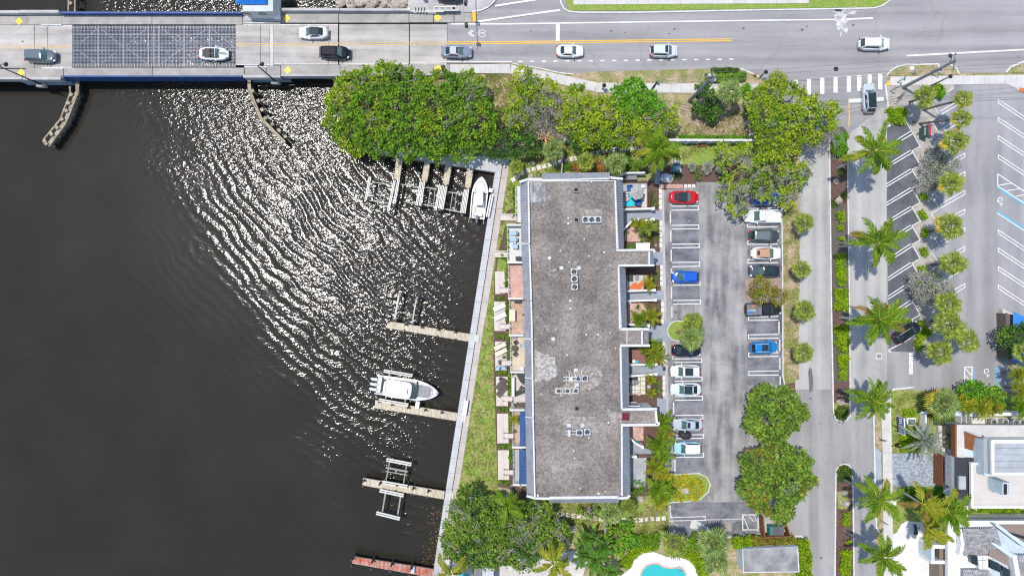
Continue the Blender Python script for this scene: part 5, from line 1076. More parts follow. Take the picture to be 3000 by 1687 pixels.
for i in range(14):x=1864.5+3*i;g.beam(P(x,711.5,1.93-i*.014),P(x,730.5,1.93-i*.014),.07,.05)
part(t,'roof_rib',g,m_white,stuff=True)
for(x,y)in((1865,713),(1903,713),(1903,729),(1865,729)):g=MB();p=P(x,y,1.7);g.box((p[0],p[1],.85),(.08,.08,1.65));part(t,'post',g,m_white)
def umbrella(lab,x,y,r,mat,zt=2.6,sides=6):
 p=P(x,y,zt);t=T('patio_umbrella',lab,'umbrella',(p[0],p[1],.1));g=MB();v=[(0,0,zt+.25)]+[(r*cos(2*pi*i/sides+.3),r*sin(2*pi*i/sides+.3),zt-.35)for i in range(sides)]
 g.add(v,[(0,i+1,(i+1)%sides+1)for i in range(sides)]);part(t,'canopy',g,mat,local=True)
 g=MB();g.cyl((0,0,0),.035,zt+.3,8);part(t,'pole',g,m_alu,local=True)
 for i in range(sides):g=MB();a=2*pi*i/sides+.3;g.tube([(0,0,zt+.28),(r*cos(a),r*sin(a),zt-.32)],.015,4);part(t,'rib',g,m_gunm,local=True)
umbrella('grey hexagonal umbrella over the turquoise rug',1867,564,1.15,m_umb)
chair('blue cushioned armchair above the umbrella',1845,551,95,m_cush,z=.1,s=.8,frame=m_wicker);chair('blue cushioned armchair below the umbrella',1869,594,250,m_cush,z=.1,s=.9,frame=m_wicker)
table('round tan table on the turquoise rug',1836,583,.35,m_coping,z=.13);chair('white chair at the tan round table',1834,571,90,m_white,z=.13,s=.55)
table('long grey outdoor kitchen at the top of the umbrella courtyard',1848,520,.4,m_gunm,z=.05,h=.9,rect=(1.8,.7),name='outdoor_counter');table('small white table under the palm by the courtyard',1884,546,.3,m_white,z=.1,h=.7)
lounger('dark striped chaise in the terracotta courtyard',1847,810,90,m_char,L_=1.5,z=.1);table('dark square table in the terracotta courtyard',1866,812,.3,m_gunm,z=.1,rect=(.45,.7));table('olive square planter in the terracotta courtyard',1891,813,.3,m_olive,z=.1,rect=(.6,.75),h=.5,name='planter')
g=MB();c=P(1858,1122,.9);n_=14
V=[(c[0],c[1],1.1)]+[(c[0]+1.0*cos(2*pi*i/n_)*random.uniform(.7,1.1)*(1.2 if cos(2*pi*i/n_)>0 else .9),c[1]+.45*sin(2*pi*i/n_)*random.uniform(.7,1.1),.2)for i in range(n_)]
g.add(V,[(0,i+1,(i+1)%n_+1)for i in range(n_)]);solo('covered_furniture',g,m_umb,'grey covered furniture heap on the white slabs','furniture cover')
table('dark rug sized low table at the top of the slab courtyard',1857,1108,.4,m_black,z=.12,h=.25,rect=(1.2,.5));table('round blue grey fountain bowl between yellow shrubs',1901,1132,.28,m_cushl,z=.06,h=.45,name='fountain_bowl')
for i,x in enumerate((1848,1872)):table(['left terracotta round stool at the slab courtyard edge','right terracotta round stool at the slab courtyard edge'][i],x,1153,.3,m_coping,z=.06,h=.4,name='stool')
table('dark door mat box on the painted entry path',1946,1080,.2,m_black,z=.02,h=.12,rect=(.4,.6),name='floor_mat')
for(x,y,ml,lab)in[(1846,887,m_white,'white pot at the corner of the flagstone courtyard'),(1898,1301,m_white,'white pot under the southern palms'),(1869,1295,m_greenbin,'green pot beside the angled white wall'),(1866,1060,m_rug,'turquoise pot at the dark red courtyard'),(1857,1058,m_white,'small white pot at the dark red courtyard')]:table(lab,x,y,.26,ml,z=.1,h=.35,name='plant_pot')
# ---- vehicles
def prof(tab,s):return float(np.interp(s,[a for a,_ in tab],[b for _,b in tab]))
CAR={'sedan':dict(top=[(-1,.70),(-.95,.98),(-.68,1.06),(-.5,1.02),(.3,.98),(.42,.97),(.8,.84),(.95,.72),(1,.55)],cab=(.38,.12,-.40,-.70),h=1.42,yb=.86,yr=.66),'suv':dict(top=[(-1,.75),(-.96,1.02),(-.8,1.08),(-.5,1.08),(.3,1.08),(.45,1.08),(.8,.99),(.95,.86),(1,.6)],cab=(.46,.24,-.76,-.94),h=1.68,yb=.88,yr=.72),'hatch':dict(top=[(-1,.75),(-.96,1.0),(-.8,1.05),(.3,1.02),(.5,1.0),(.82,.84),(.95,.74),(1,.55)],cab=(.56,.24,-.72,-.95),h=1.55,yb=.88,yr=.72),'pickup':dict(top=[(-1,.7),(-.97,.78),(-.05,.78),(0.0,1.12),(.3,1.14),(.46,1.14),(.8,1.08),(.95,.98),(1,.7)],cab=(.42,.24,-.06,-.13),h=1.85,yb=.88,yr=.74),'open':dict(top=[(-1,.70),(-.95,.92),(-.6,1.0),(.2,.96),(.42,.94),(.8,.82),(.95,.70),(1,.5)],cab=(.36,.14,-.36,-.55),h=1.3,yb=.86,yr=.66)}
def car(name,lab,cat,x,y,L_,W_,ang,style,col,zb=0.008,pano=None,roofcol=None,rails=False,cover=None,stripes=False,items=False,pitch=0.0,glass=None):
 C=CAR[style];p=P(x,y,zb+.75);t=T(name,lab,cat,(p[0],p[1],zb),None,R(ang))
 if pitch:t.rotation_euler=Euler((0,pitch,0)).to_matrix().to_4x4().to_euler()if abs(ang)<1 else t.rotation_euler
 body=paint('paint_'+name,col);st=np.linspace(-1,1,29);ns=len(st);yf=[(.80,.22),(.95,.26),(.995,.42),(1.0,.62),(.985,.82),(.95,.93),(.86,.985),(.6,1.0),(.3,1.012),(0,1.016)]
 V=[];F=[];m=len(yf)
 def hw(s):
  a=abs(s);e=(1-a**(5.5 if s<0 else 4.2))**(1/2.3)if a<1 else 0
  return W_/2*max(e*(1.0-.04*(s>.5)*(s-.5)),.44 if s>0 else .56)
 for s in st:
  tp=prof(C['top'],s);h=hw(s)
  for f,z in yf:V.append((s*L_/2,h*f,z*tp if z>.4 else z*.95))
  for f,z in yf[-2::-1]:V.append((s*L_/2,-h*f,z*tp if z>.4 else z*.95))
 r=2*m-1
 for i in range(ns-1):
  for j in range(r-1):F.append((i*r+j,(i+1)*r+j,(i+1)*r+j+1,i*r+j+1))
  F.append(((i+1)*r,i*r,i*r+r-1,(i+1)*r+r-1))
 F.append(tuple(range(r)));F.append(tuple(range((ns-1)*r+r-1,(ns-1)*r-1,-1)))
 g=MB();g.add(V,F);bo=part(t,'body',g,body,smooth=True,local=True)
 c0,c1,c2,c3=[c*L_/2 for c in C['cab']];hb=lambda xx:prof(C['top'],xx/(L_/2))*.99;yb,yr,zr=C['yb']*W_/2,C['yr']*W_/2,C['h']
 gm=glass or m_glass
 if cover!='open':
  corners=[(c0,yb*.92),(c0+.07,0),(c0,-yb*.92),(c1,-yr),(c1+.05,0),(c1,yr)]
  B=[(c3,-yb*.86,hb(c3)),(c0-.25,-yb,hb(c0-.25)),(c0,-yb*.8,hb(c0)),(c0+.1,0,hb(c0)),(c0,yb*.8,hb(c0)),(c0-.25,yb,hb(c0-.25)),(c3,yb*.86,hb(c3)),(c3-.06,0,hb(c3))]
  Tt=[(c2,-yr*.95,zr-.05),(c1-.25,-yr,zr-.02),(c1,-yr*.9,zr-.04),(c1+.06,0,zr-.01),(c1,yr*.9,zr-.04),(c1-.25,yr,zr-.02),(c2,yr*.95,zr-.05),(c2-.05,0,zr-.02)]
  mid=[((c1+c2)/2,-yr*.5,zr+.03),((c1+c2)/2,yr*.5,zr+.03)]
  g=MB();n_=8;Tc=[((a-(c1+c2)/2)*.82+(c1+c2)/2,b*.75,zr+.03)for a,b,_ in Tt]
  g.add(B+Tt+Tc,[(i,(i+1)%n_,(i+1)%n_+n_,i+n_)for i in range(n_)]+[(i+n_,(i+1)%n_+n_,(i+1)%n_+2*n_,i+2*n_)for i in range(n_)]+[tuple(range(2*n_,3*n_))])
  rm=body if roofcol is None else paint('roof_'+name,roofcol,.5 if cover=='soft' else .25)
  if cover=='soft':rm=M('soft_top_'+name,roofcol,None,3,rough=.95)
  part(t,'cabin',g,body if(roofcol is None)else(rm),smooth=False,local=True)
  def pane(nm,a,b,c,d,mg=.08,mat=gm,off=.018,k=6,par_=t):
   a,b,c,d=map(Vector,(a,b,c,d));n_=(b-a).cross(d-a).normalized();cen=(a+b+c+d)/4
   if n_.dot(cen-Vector(((c1+c2)/2,0,1.0)))<0:n_=-n_
   bil=lambda u,v:(a.lerp(b,u)).lerp(d.lerp(c,u),v)+n_*off
   g=MB();g.add([bil(mg,mg),bil(1-mg,mg),bil(1-mg,1-mg),bil(mg,1-mg)],[(0,1,2,3)]);return part(par_,nm,g,mat,local=True)
  g=MB();off=Vector((.03,0,.03));vs=[Vector(v)+off for v in(B[2],B[3],B[4],Tt[4],Tt[3],Tt[2])];vs=[Vector((v.x,v.y*.95,v.z))for v in vs]
  g.add(vs,[(0,1,4,5),(1,2,3,4)]);part(t,'windscreen',g,m_glassg if glass is None else glass,local=True)
  rw=.12 if cover!='soft' else .25
  g=MB();off=Vector((-.02,0,.03));vs=[Vector(v)+off for v in(B[0],B[7],B[6],Tt[6],Tt[7],Tt[0])];cv=sum(vs,Vector())/6;vs=[cv+(v-cv)*(.86 if cover!='soft' else .5)for v in vs]
  g.add(vs,[(1,0,5,4),(2,1,4,3)]);part(t,'rear_window',g,m_glass,local=True)
  for s in(0,1):
   pane('side_window',*((B[0],B[1],Tt[1],Tt[0]),(B[6],B[5],Tt[5],Tt[6]))[s],mg=.09)
  zz=zr+.05
  if pano:
   x0,x1,yy=pano;x0,x1=x0*L_/2,x1*L_/2;yy*=W_/2
   g=MB();g.box(((x0+x1)/2,0,zz),(x1-x0,2*yy,.03));part(t,'sunroof',g,m_glass,local=True)
  if rails:
   for s in(-1,1):g=MB();g.tube([(c2+.1,s*yr*.86,zz+.02),(c1-.15,s*yr*.86,zz+.02)],.03,5);part(t,'roof_rail',g,m_alu if roofcol is None else m_gunm,local=True)
   g=MB();g.box((c2+.35,.05,zz+.03),(.18,.05,.06));part(t,'aerial',g,m_gunm,local=True)
 else:
  g=MB();g.box(((c0+c3)/2-.1,0,.95),(c0-c3-.15,yb*1.75,.14));part(t,'cockpit',g,m_black,local=True)
  for s in(-1,1):g=MB();g.box((-.1,s*.38,1.0),(.5,.45,.16));g.box((-.42,s*.38,1.12),(.14,.45,.34));part(t,'seat',g,m_char,local=True)
  g=MB();g.add([(c0+.05,-yb*.85,.95),(c0+.05,yb*.85,.95),(c1+.1,yr,1.28),(c1+.1,-yr,1.28)],[(0,1,2,3)]);part(t,'windscreen',g,m_glassg,local=True)
  g=MB();g.tube([(c1+.08,-yr,1.29),(c1+.08,yr,1.29)],.04,5);part(t,'windscreen_frame',g,body,local=True);g=MB();g.box((c3-.1,0,1.02),(.5,1.1,.08));part(t,'engine_cover',g,m_black,local=True)
  for s in(-1,1):g=MB();g.cyl((.86*L_/2,s*.55*W_/2*1.3,.70),.16,.1,10);part(t,'headlight',g,m_black,local=True)
 if stripes:
  for s in(-1,1):g=MB();g.add([(c0+.1,s*.09-.05,.965),(L_/2*.86,s*.09-.05,.84),(L_/2*.86,s*.09+.05,.84),(c0+.1,s*.09+.05,.965)],[(0,1,2,3)]);g.v=[(a,b,c+.03)for a,b,c in g.v];part(t,'bonnet_stripe',g,m_black,local=True)
 for s in(-1,1):
  for sx in(.62,-.62):
   g=MB();yy=s*(W_/2-.2);g.tube([(sx*L_/2,yy-.11,.33),(sx*L_/2,yy+.13*s+.0 if s>0 else yy+.11,.33)]if s>0 else[(sx*L_/2,yy+.11,.33),(sx*L_/2,yy-.13,.33)],.33,14)
   w_=part(t,'wheel',g,m_rubber,local=True);g=MB();g.tube([(sx*L_/2,yy+s*.05,.33),(sx*L_/2,yy+s*.145,.33)],.22,10);part(w_,'rim',g,m_rim,local=True)
  g=MB();g.box((c0-.35,s*(W_/2+.06),hb(c0)+.04),(.16,.24,.14));part(t,'wing_mirror',g,body,local=True)
  if cover!='open':
   g=MB();zt=prof(C['top'],.92)*.9;g.add([(L_/2*.82,s*W_/2*.93,zt+.06),(L_/2*.955,s*W_/2*.72,zt-.02),(L_/2*.96,s*W_/2*.50,zt-.03),(L_/2*.86,s*W_/2*.62,zt+.075)],[(0,1,2,3)]if s>0 else[(3,2,1,0)]);g.v=[(a,b,c+.05)for a,b,c in g.v];part(t,'headlight',g,m_lamp,local=True)
  g=MB();zt=prof(C['top'],-.95)*.86;g.box((-L_/2*.965,s*W_/2*.68,zt),(.16,.3,.16));part(t,'tail_light',g,m_tail,local=True)
 g=MB();g.box((L_/2*.99,0,.45),(.08,W_*.62,.2));part(t,'grille',g,m_black,local=True)
 g=MB();g.add([(c0+.02,-yb*.8,hb(c0)+.02),(c0+.02,yb*.8,hb(c0)+.02),(c0+.14,yb*.76,hb(c0+.14)+.02),(c0+.14,-yb*.76,hb(c0+.14)+.02)],[(3,2,1,0)]);part(t,'wiper_cowl',g,m_black,local=True)
 if style=='pickup':
  xb0,xb1=-L_/2*.97,c3-.05
  if items:
   g=MB();g.box(((xb0+xb1)/2,0,.86),(xb1-xb0,W_*.84,.12));part(t,'bed_floor',g,m_gunm,local=True)
   for s in(-1,1):g=MB();g.box(((xb0+xb1)/2,s*W_*.45,.95),(xb1-xb0,.14,.5));part(t,'bed_side',g,body,local=True)
   g=MB();g.box((xb0+.04,0,.95),(.1,W_*.86,.5));part(t,'tailgate',g,body,local=True);g=MB();g.box((xb1-.25,0,1.2),(.5,W_*.84,.12));part(t,'tool_box',g,m_gunm,local=True)
   for nm,cx_,cy_,d,mt in(('red_crate',-1.75,.45,(.45,.3,.3),m_orange),('blue_bundle',-1.9,-.45,(1.1,.28,.2),m_canvas_b),('white_pipe',-1.9,-.2,(1.3,.1,.1),m_alu),('yellow_can',-1.6,-.25,(.25,.25,.3),m_yel)):
    g=MB();g.box((cx_,cy_,.92+d[2]/2),d,.1);q=solo(nm,MB().box((0,0,0),d,.1),mt,{'red_crate':'red orange crate in the bed of the black pickup','blue_bundle':'blue rolled bundle in the bed of the black pickup','white_pipe':'pale pipe lying in the bed of the black pickup','yellow_can':'yellow can in the bed of the black pickup'}[nm],{'red_crate':'crate','blue_bundle':'bundle','white_pipe':'pipe','yellow_can':'can'}[nm]);q.location=(t.location.x+cx_,t.location.y+cy_,zb+.92)
  else:
   g=MB();g.box(((xb0+xb1)/2,0,.98),(xb1-xb0,W_*.95,.5));g.box(((xb0+xb1)/2,0,1.24),(xb1-xb0-.1,W_*.86,.05));part(t,'bed_cover',g,body,local=True)
   for s in(-1,1):g=MB();g.box(((xb0+xb1)/2,s*W_*.40,1.275),(xb1-xb0-.2,.03,.02));part(t,'cover_edge',g,m_gunm,local=True)
 return t
W8=(0.72,0.73,0.74);PT=.038
def bz(x):return dz(x)+.008
car('parked_suv','dark silver SUV driving east at the far left of the bridge','car',119,165,4.75,1.95,-1,'suv',(.10,.12,.14),zb=bz(120),roofcol=(.09,.12,.14))
car('convertible_car','white open convertible with two black bonnet stripes on the grating span','car',626,158,4.5,1.9,-1,'open',W8,zb=bz(626),cover='open',stripes=True)
car('sedan_car','white sedan with black glass roof driving west on the bridge','car',917,96,4.5,1.9,180,'sedan',W8,zb=bz(917),pano=(-.44,.14,.62))
car('suv_car','glossy black SUV driving east on the bridge','car',980,155,4.7,1.98,-1,'suv',(.004,.005,.007),zb=bz(980))
car('sedan_car','blue grey sedan with silver roof and sunroof driving east by the trees','car',1338,152,4.7,1.9,-1,'sedan',(.20,.23,.30),zb=bz(1338),pano=(-.02,.12,.5),roofcol=(.42,.44,.46))
car('sedan_car','white sedan with brown rear window driving east mid road','car',1670,150,4.2,1.88,0,'sedan',W8)
car('suv_car','silver white crossover with small sunroof driving east','car',1945,150,4.35,1.9,0,'suv',(.56,.60,.66),pano=(.0,.2,.55))
car('suv_car','white SUV with roof rails at the right of the main road','car',2562,129,4.8,1.95,0,'suv',W8,rails=True)
car('suv_car','silver SUV with long black roof waiting at the crosswalk','car',2546,288,4.55,1.95,92,'suv',(.45,.50,.54),pano=(-.74,.24,.62))
car('sedan_car','bright red sedan with black glass roof in the first bay','car',2004,578,4.5,1.95,0,'sedan',(.55,.004,.012),pano=(-.44,.16,.64))
car('compact_car','bright blue compact car parked nose in to the left','car',2008,811,4.2,1.82,180,'hatch',(.01,.10,.50))
car('sedan_car','black navy sedan half under the fan palm','car',2011,1026,4.5,1.9,0,'sedan',(.008,.014,.03))
car('suv_car','white SUV with large black sunroof below the fan palms','car',2009,1087,4.75,2.0,180,'suv',W8,pano=(-.38,.14,.62),rails=True)
car('sedan_car','pearl white hatchback with black sunroof and black rear glass','car',2009,1140,4.75,1.98,180,'sedan',(.58,.64,.70),pano=(-.36,.14,.62))
car('sedan_car','pale silver sedan with small sunroof above the covered motorcycle','car',2015,1243,4.6,1.9,180,'sedan',(.42,.46,.52),pano=(-.1,.1,.45))
car('suv_car','light blue boxy car with white roof','car',2015,1312,4.25,1.95,180,'suv',(.30,.58,.74),roofcol=W8)
car('pickup_truck','white pickup truck with covered bed dappled by tree shade','pickup truck',2232,634,5.7,2.1,180,'pickup',W8)
car('suv_car','dark grey minivan parked facing the grass strip','car',2240,691,4.6,1.95,-1,'suv',(.05,.06,.065),roofcol=(.13,.155,.16),rails=True)
car('convertible_car','white convertible with tan fabric roof','car',2245,742,4.7,1.95,-1,'sedan',W8,roofcol=(.50,.29,.18),cover='soft')
car('suv_car','dark navy crossover with grey bonnet beside the small island tree','car',2240,794,4.7,1.95,180,'suv',(.06,.075,.10),pano=(-.6,.1,.6),roofcol=(.015,.02,.03))
car('pickup_truck','black pickup truck with open bed below the small island tree','pickup truck',2236,905,5.6,2.05,2,'pickup',(.02,.025,.03),items=True)
car('suv_car','bright blue small SUV with black sunroof parked alone','car',2238,1017,4.15,1.9,3,'suv',(.005,.19,.52),pano=(-.3,.16,.5),rails=True)
car('suv_car','black car in the angled bay under the palm crown','car',2657,974,4.5,1.95,33,'suv',(.012,.016,.025),pano=(-.2,.2,.55),rails=True)
car('parked_car','blue car hidden under the sparse tree','car',2240,581,4.5,1.9,0,'hatch',(.02,.16,.62),roofcol=(.015,.13,.55))
car('parked_car','dark car cut off at the top edge on the plaza','car',1324,-10,4.4,1.9,0,'sedan',(.02,.03,.05),zb=.3)
g=MB();c=P(2010,1276,.9);t=T('covered_motorcycle','motorcycle under a dark tarpaulin between two parked cars','motorcycle',(c[0],c[1],.012));n_=16
ring=lambda f,z,j=.08:[(1.12*f*cos(2*pi*i/n_)*(1+random.uniform(-j,j)),.72*f*sin(2*pi*i/n_)*(1+random.uniform(-j,j))-.12*cos(2*pi*i/n_)*f,z+random.uniform(-j,j))for i in range(n_)]
V=ring(1,.05,.05)+ring(.92,.5)+ring(.55,.95)+ring(.22,1.1,.1)
g.add(V,[(k*n_+i,k*n_+(i+1)%n_,(k+1)*n_+(i+1)%n_,(k+1)*n_+i)for k in range(3)for i in range(n_)]+[tuple(range(3*n_,4*n_))]);part(t,'tarpaulin',g,M('tarpaulin',(.045,.045,.048),None,5,rough=.45),local=True)
for a in(-.45,.5):g=MB();g.box((a,-.35,.62),(.16,.1,.04));part(t,'cover_patch',g,m_cream,local=True)
g=MB();
for sx in(-.7,.7):g.tube([(sx,-.06,.32),(sx,.06,.32)],.3,12)
part(t,'wheel',g,m_rubber,local=True)
wsg='wheel stops at the parking bays'
WSL=[(1964,637),(1965,692),(1966,749),(1966.5,803),(1967,858),(1968,915),(1973,1195),(1977,1363),(1963.5,585),(1976,1235),(1978,1300),(1970,1035)]
WSR=[(2281.5,959),(2283.5,1011),(2284,1065),(2285,1119),(2279,632),(2280,740)]
stop=None
for i,(x,y)in enumerate(WSL+WSR):
 p=P(x,y,.02)
 if stop is None:
  g=MB();g.prism([(x-1.8,y-17),(x+1.8,y-17),(x+1.8,y+17),(x-1.8,y+17)],.0,.13);stop=solo('wheel_stop',g,m_kerb_w,'','wheel stop',wsg);o=stop
 else:
  o=stop.copy();COL.objects.link(o);o.location=(p[0],p[1],0)
 row,rn=(WSL,'west')if i<len(WSL)else(WSR,'east');k=sorted(row,key=lambda q_:q_[1]).index((x,y))
 o['label']='pale concrete wheel stop, %s from the north in the %s bay row'%(('first','second','third','fourth','fifth','sixth','seventh','eighth','ninth','tenth','eleventh','twelfth')[k],rn)
# ---- utility poles, wires, signs
def upole(lab,base,hgt,mat,w_=.3,arms=(),trans=(),lean=(0,0)):
 b0=P(*base,0);t=T('utility_pole',lab,'utility pole',b0,'utility poles');tp=(b0[0]+lean[0],b0[1]+lean[1],hgt);g=MB();g.tube([b0,tp],w_*.62,8,w_*.42);part(t,'pole',g,mat)
 for(z,a,l,th)in arms:
  f=z/hgt;c=(b0[0]+lean[0]*f,b0[1]+lean[1]*f,z);g=MB();d=(cos(a)*l/2,sin(a)*l/2);g.beam((c[0]-d[0],c[1]-d[1],z),(c[0]+d[0],c[1]+d[1],z),th,th);ar=part(t,'crossarm',g,m_gunm)
  for u in(-.9,-.3,.9):g=MB();g.cyl((c[0]+d[0]*u,c[1]+d[1]*u,z),.06,.3,6);part(ar,'insulator',g,m_conc_d)
 for(z,ox,oy,r,h)in trans:
  f=z/hgt;g=MB();g.cyl((b0[0]+lean[0]*f+ox,b0[1]+lean[1]*f+oy,z),r,h,10);g.box((b0[0]+lean[0]*f+ox/2,b0[1]+lean[1]*f+oy/2,z+h/2),(abs(ox)+.05,abs(oy)+.05,.1));part(t,'transformer',g,m_acw)
 return t,tp
up1=upole('square grey utility pole with three cylinders at the corner garden',(2019,297),13,m_conc_d,.45,arms=[(12.6,1.57,1.6,.12),(12.0,.1,1.2,.1)],trans=[(9.6,.5,.15,.2,.9),(10.4,-.15,.5,.2,.9),(10.9,.45,-.25,.2,.9),(11.8,-.5,.2,.18,.7)])[1]
up2=upole('wooden utility pole beside the sidewalk above the dense tree',(1898,280),7.2,m_wood,.34,arms=[(7.0,.1,1.6,.1)],trans=[(5.9,.4,-.1,.16,.6)])[1]
up3=upole('tall grey utility pole leaning over the corner sidewalk',(2645,257),12.8,m_conc_d,.42,arms=[(12.3,1.45,2.2,.1),(9.0,.2,1.2,.1)],trans=[(8.2,.45,-.3,.16,.6),(8.6,.2,-.5,.14,.5)])[1]
def wire(lab,pts,sag=.5,r=.018,mat=m_poleb,grp='overhead wires'):
 g=MB()
 for a,b in zip(pts[:-1],pts[1:]):
  a=Vector(a);b=Vector(b);g.tube([a.lerp(b,i/8)-Vector((0,0,sag*4*(i/8)*(1-i/8)))for i in range(9)],r,4)
 solo('overhead_wire',g,mat,lab,'wire',grp)
for i,o in enumerate((-.5,0,.5)):
 wire(['upper wire from wooden pole to corner pole','middle wire from wooden pole to corner pole','lower wire from wooden pole to corner pole'][i],[(up2[0],up2[1]+o*.8,7.1),(up1[0],up1[1]+o,12.6)],.3,.03,m_steel)
 wire(['upper wire from corner pole over the side street','middle wire from corner pole over the side street','lower wire from corner pole over the side street'][i],[(up1[0],up1[1]+o,12.6),(up3[0],up3[1]+o*1.6,12.4),(up3[0]+60,up3[1]+4+o*2,12)],.8,.02,m_gunm)
wire('thin cable crossing the side street at crosswalk height',[(up1[0],up1[1]-.3,9),(up3[0],up3[1]-.2,9),(up3[0]+60,up3[1]+3,9)],.7,.016)
wire('thin cable crossing the stop line and the corner bed',[(up1[0]+4,up1[1]-7,7.5),P(2660,282,7.5),P(3100,284,7.5)],.6,.016);wire('second thin cable above the corner bed',[(up1[0]+4,up1[1]-8,7.3),P(2660,288,7.3),P(3100,292,7.3)],.6,.016)
lamp((2724,216),0,4.6,(.25,1.2),'thin pale street light post in the corner verge','small lamp posts by the corner',foot=False)
def post_sign(lab,x,y,h,bw,bh,mat,ang=0,two=True,z0=0):
 p=P(x,y,0);t=T('monument_sign' if bw>1.5 else 'street_sign',lab,'sign',(p[0],p[1],z0),None,R(ang));g=MB();g.box((0,0,h-bh/2),(bw,.12,bh));b=part(t,'board',g,mat,local=True)
 for s in((-1,1)if two else(0,)):g=MB();g.box((s*(bw/2-.1),0,h/2-bh/4),(.1,.1,h-bh/2));part(t,'post',g,m_white if bw>1.5 else m_steel,local=True)
 return t,b
t=T('monument_sign','green and red roadside sign slab between the corner palms','sign',P(2722,383,0));g=MB();p0,p1=P(2723,366,2.4),P(2723,398,2.4);g.beam((p0[0],p0[1],2.4),(p1[0],p1[1],2.4),.35,2.3);b=part(t,'board',g,M('sign_green',(.05,.13,.11),(.04,.10,.09),2))
g=MB();g.beam((p0[0]+.05,p0[1],2.5),(p1[0]+.05,p1[1],2.5),.28,.1);part(b,'red_cap',g,M('sign_red',(.55,.03,.07),None,2))
g=MB()
for i in range(4):
 g.box((p0[0]-.19,(p0[1]+p1[1])/2+.45-.3*i,1.6),(.02,.2,.5))
part(b,'lettering',g,m_alu)
for y in(366,398):g=MB();g.box((*P(2718,y,0)[:2],.6),(.5,.5,1.2));part(t,'pillar',g,m_conc)
t=T('real_estate_sign','blue and white sign panel on a white frame on the lawn','sign',P(2645,1245,0));g=MB();a,b_=P(2648,1225,2.3),P(2651,1274,2.3);g.beam((a[0],a[1],2.3),(b_[0],b_[1],2.3),.12,1.5);o=part(t,'board',g,m_pav_grey)
g=MB();g.beam((a[0]-.02,a[1]-.1,2.25),(a[0]+.01,a[1]-1.1,2.25),.16,1.4);part(o,'blue_panel',g,M('navy_panel',(.05,.08,.25),None,2));g=MB();g.beam((a[0],a[1],2.42),(b_[0],b_[1],2.42),.16,.1);part(o,'top_edge',g,m_white)
for yy in(a[1],b_[1]):g=MB();g.box((a[0]+.05,yy,1.2),(.1,.1,2.4));part(t,'post',g,m_white)
g=MB()
for i in range(3):g.box((a[0]-.1,a[1]-.3-.28*i,1.6),(.01,.18,.8))
part(o,'lettering',g,m_white)
post_sign('small street name sign above the kerb ramp',2628,242,2.2,.7,.16,m_greenbin,80,False);post_sign('small street name sign beside the hedge at the corner',2607,268,2.2,.6,.16,m_greenbin,0,False)
post_sign('thin small sign on the verge between kerb and sidewalk',2574,1283,2.0,.45,.5,m_steel,10,False);post_sign('dark sign at the verge below the coconut palm',2578,1522,2.0,.5,.5,m_gunm,-25,False)
t=T('decorative_fish_statue','grey fish shaped sculpture on a post in the corner bed','statue',P(2638,286,0));g=MB();q0,q1=P(2650,270,1.2),P(2629,298,1.2);a=Vector(q0);b_=Vector(q1)
g.tube([a,a.lerp(b_,.15),a.lerp(b_,.35),a.lerp(b_,.6),a.lerp(b_,.85)],.12,8,.05);g.tube([a.lerp(b_,.1),a.lerp(b_,.4)],.2,8,.22);part(t,'body',g,m_gunm);g=MB();d=(b_-a).normalized();n_=d.cross(Vector((0,0,1)));e=a.lerp(b_,.84);g.add([e,e+d*.35+n_*.35,e+d*.2,e+d*.35-n_*.35],[(0,1,2),(0,2,3)]);part(t,'tail',g,m_gunm);g=MB();g.box((a.lerp(b_,.4).x,a.lerp(b_,.4).y,.55),(.1,.1,1.1));part(t,'post',g,m_gunm)
for(x,y,mt,lab,nm,cat)in[(2675,216,m_canvas_b,'blue topped fire hydrant in the corner verge','fire_hydrant','hydrant'),(2210,222,m_orange,'orange marker post at the kerb return','marker_post','post')]:
 t=T(nm,lab,cat,P(x,y,0));p=P(x,y,0);g=MB();g.cyl(p,.17,.55,8);g.cyl((p[0]-.25,p[1],.3),.1,.16,6);part(t,'barrel',g,m_yel if nm=='fire_hydrant' else mt);g=MB();g.cyl((p[0],p[1],.55),.2,.16,8,.08);part(t,'cap',g,mt)
for(x,y,lab)in[(2671,201,'white square utility box lid in the corner verge'),(2945-326,1473,'white square meter cover beside the sidewalk under the palms'),(2627,1303,'dark plastic box on the dry lawn strip')]:
 g=MB();g.box((*P(x,y)[:2],.1),(.6,.6,.08));solo('utility_cover',g,m_white if 'white' in lab else m_black,lab,'cover')
t=T('garden_bench','red brown slatted bench below the white garden wall','bench',P(2056,424,0))
for i in range(5):g=MB();g.beam(P(2041.5,421+1.6*i,.45),P(2070.5,421+1.6*i,.45),.08,.05);part(t,'slat',g,m_redwood)
for x in(2043,2069):
 for y in(421,427.5):g=MB();g.box((*P(x,y)[:2],.2),(.07,.07,.4));part(t,'leg',g,m_redwood)
for(x,y,w_,h_,lab,mt)in[(1984,470,17,19,'upper grey green electrical cabinet on a pad beside the lawn',m_acw),(1981,494,21,17,'lower teal green electrical cabinet beside the coconut palm',M('teal_cabinet',(.10,.24,.27),None,2))]:
 t=T('electrical_cabinet',lab,'cabinet',P(x,y,0));g=MB();g.box((*P(x-1,y)[:2],.06),(w_/S+.5,h_/S+.4,.12));part(t,'pad',g,m_conc_l);g=MB();g.box((*P(x,y,1)[:2],.6),(w_/S,h_/S,1.0));part(t,'casing',g,mt);g=MB();g.box((P(x,y,1)[0],P(x,y,1)[1]-h_/S/2-.01,.55),(w_/S*.8,.04,.8));part(t,'door',g,m_gunm)
g=MB();c=P(1953,522,.3);rock(g,1953,522,.3,1.25,random.Random(9));solo('boulder',g,m_acw,'large bluish grey boulder beside the pink paver strip','boulder',smooth=False)
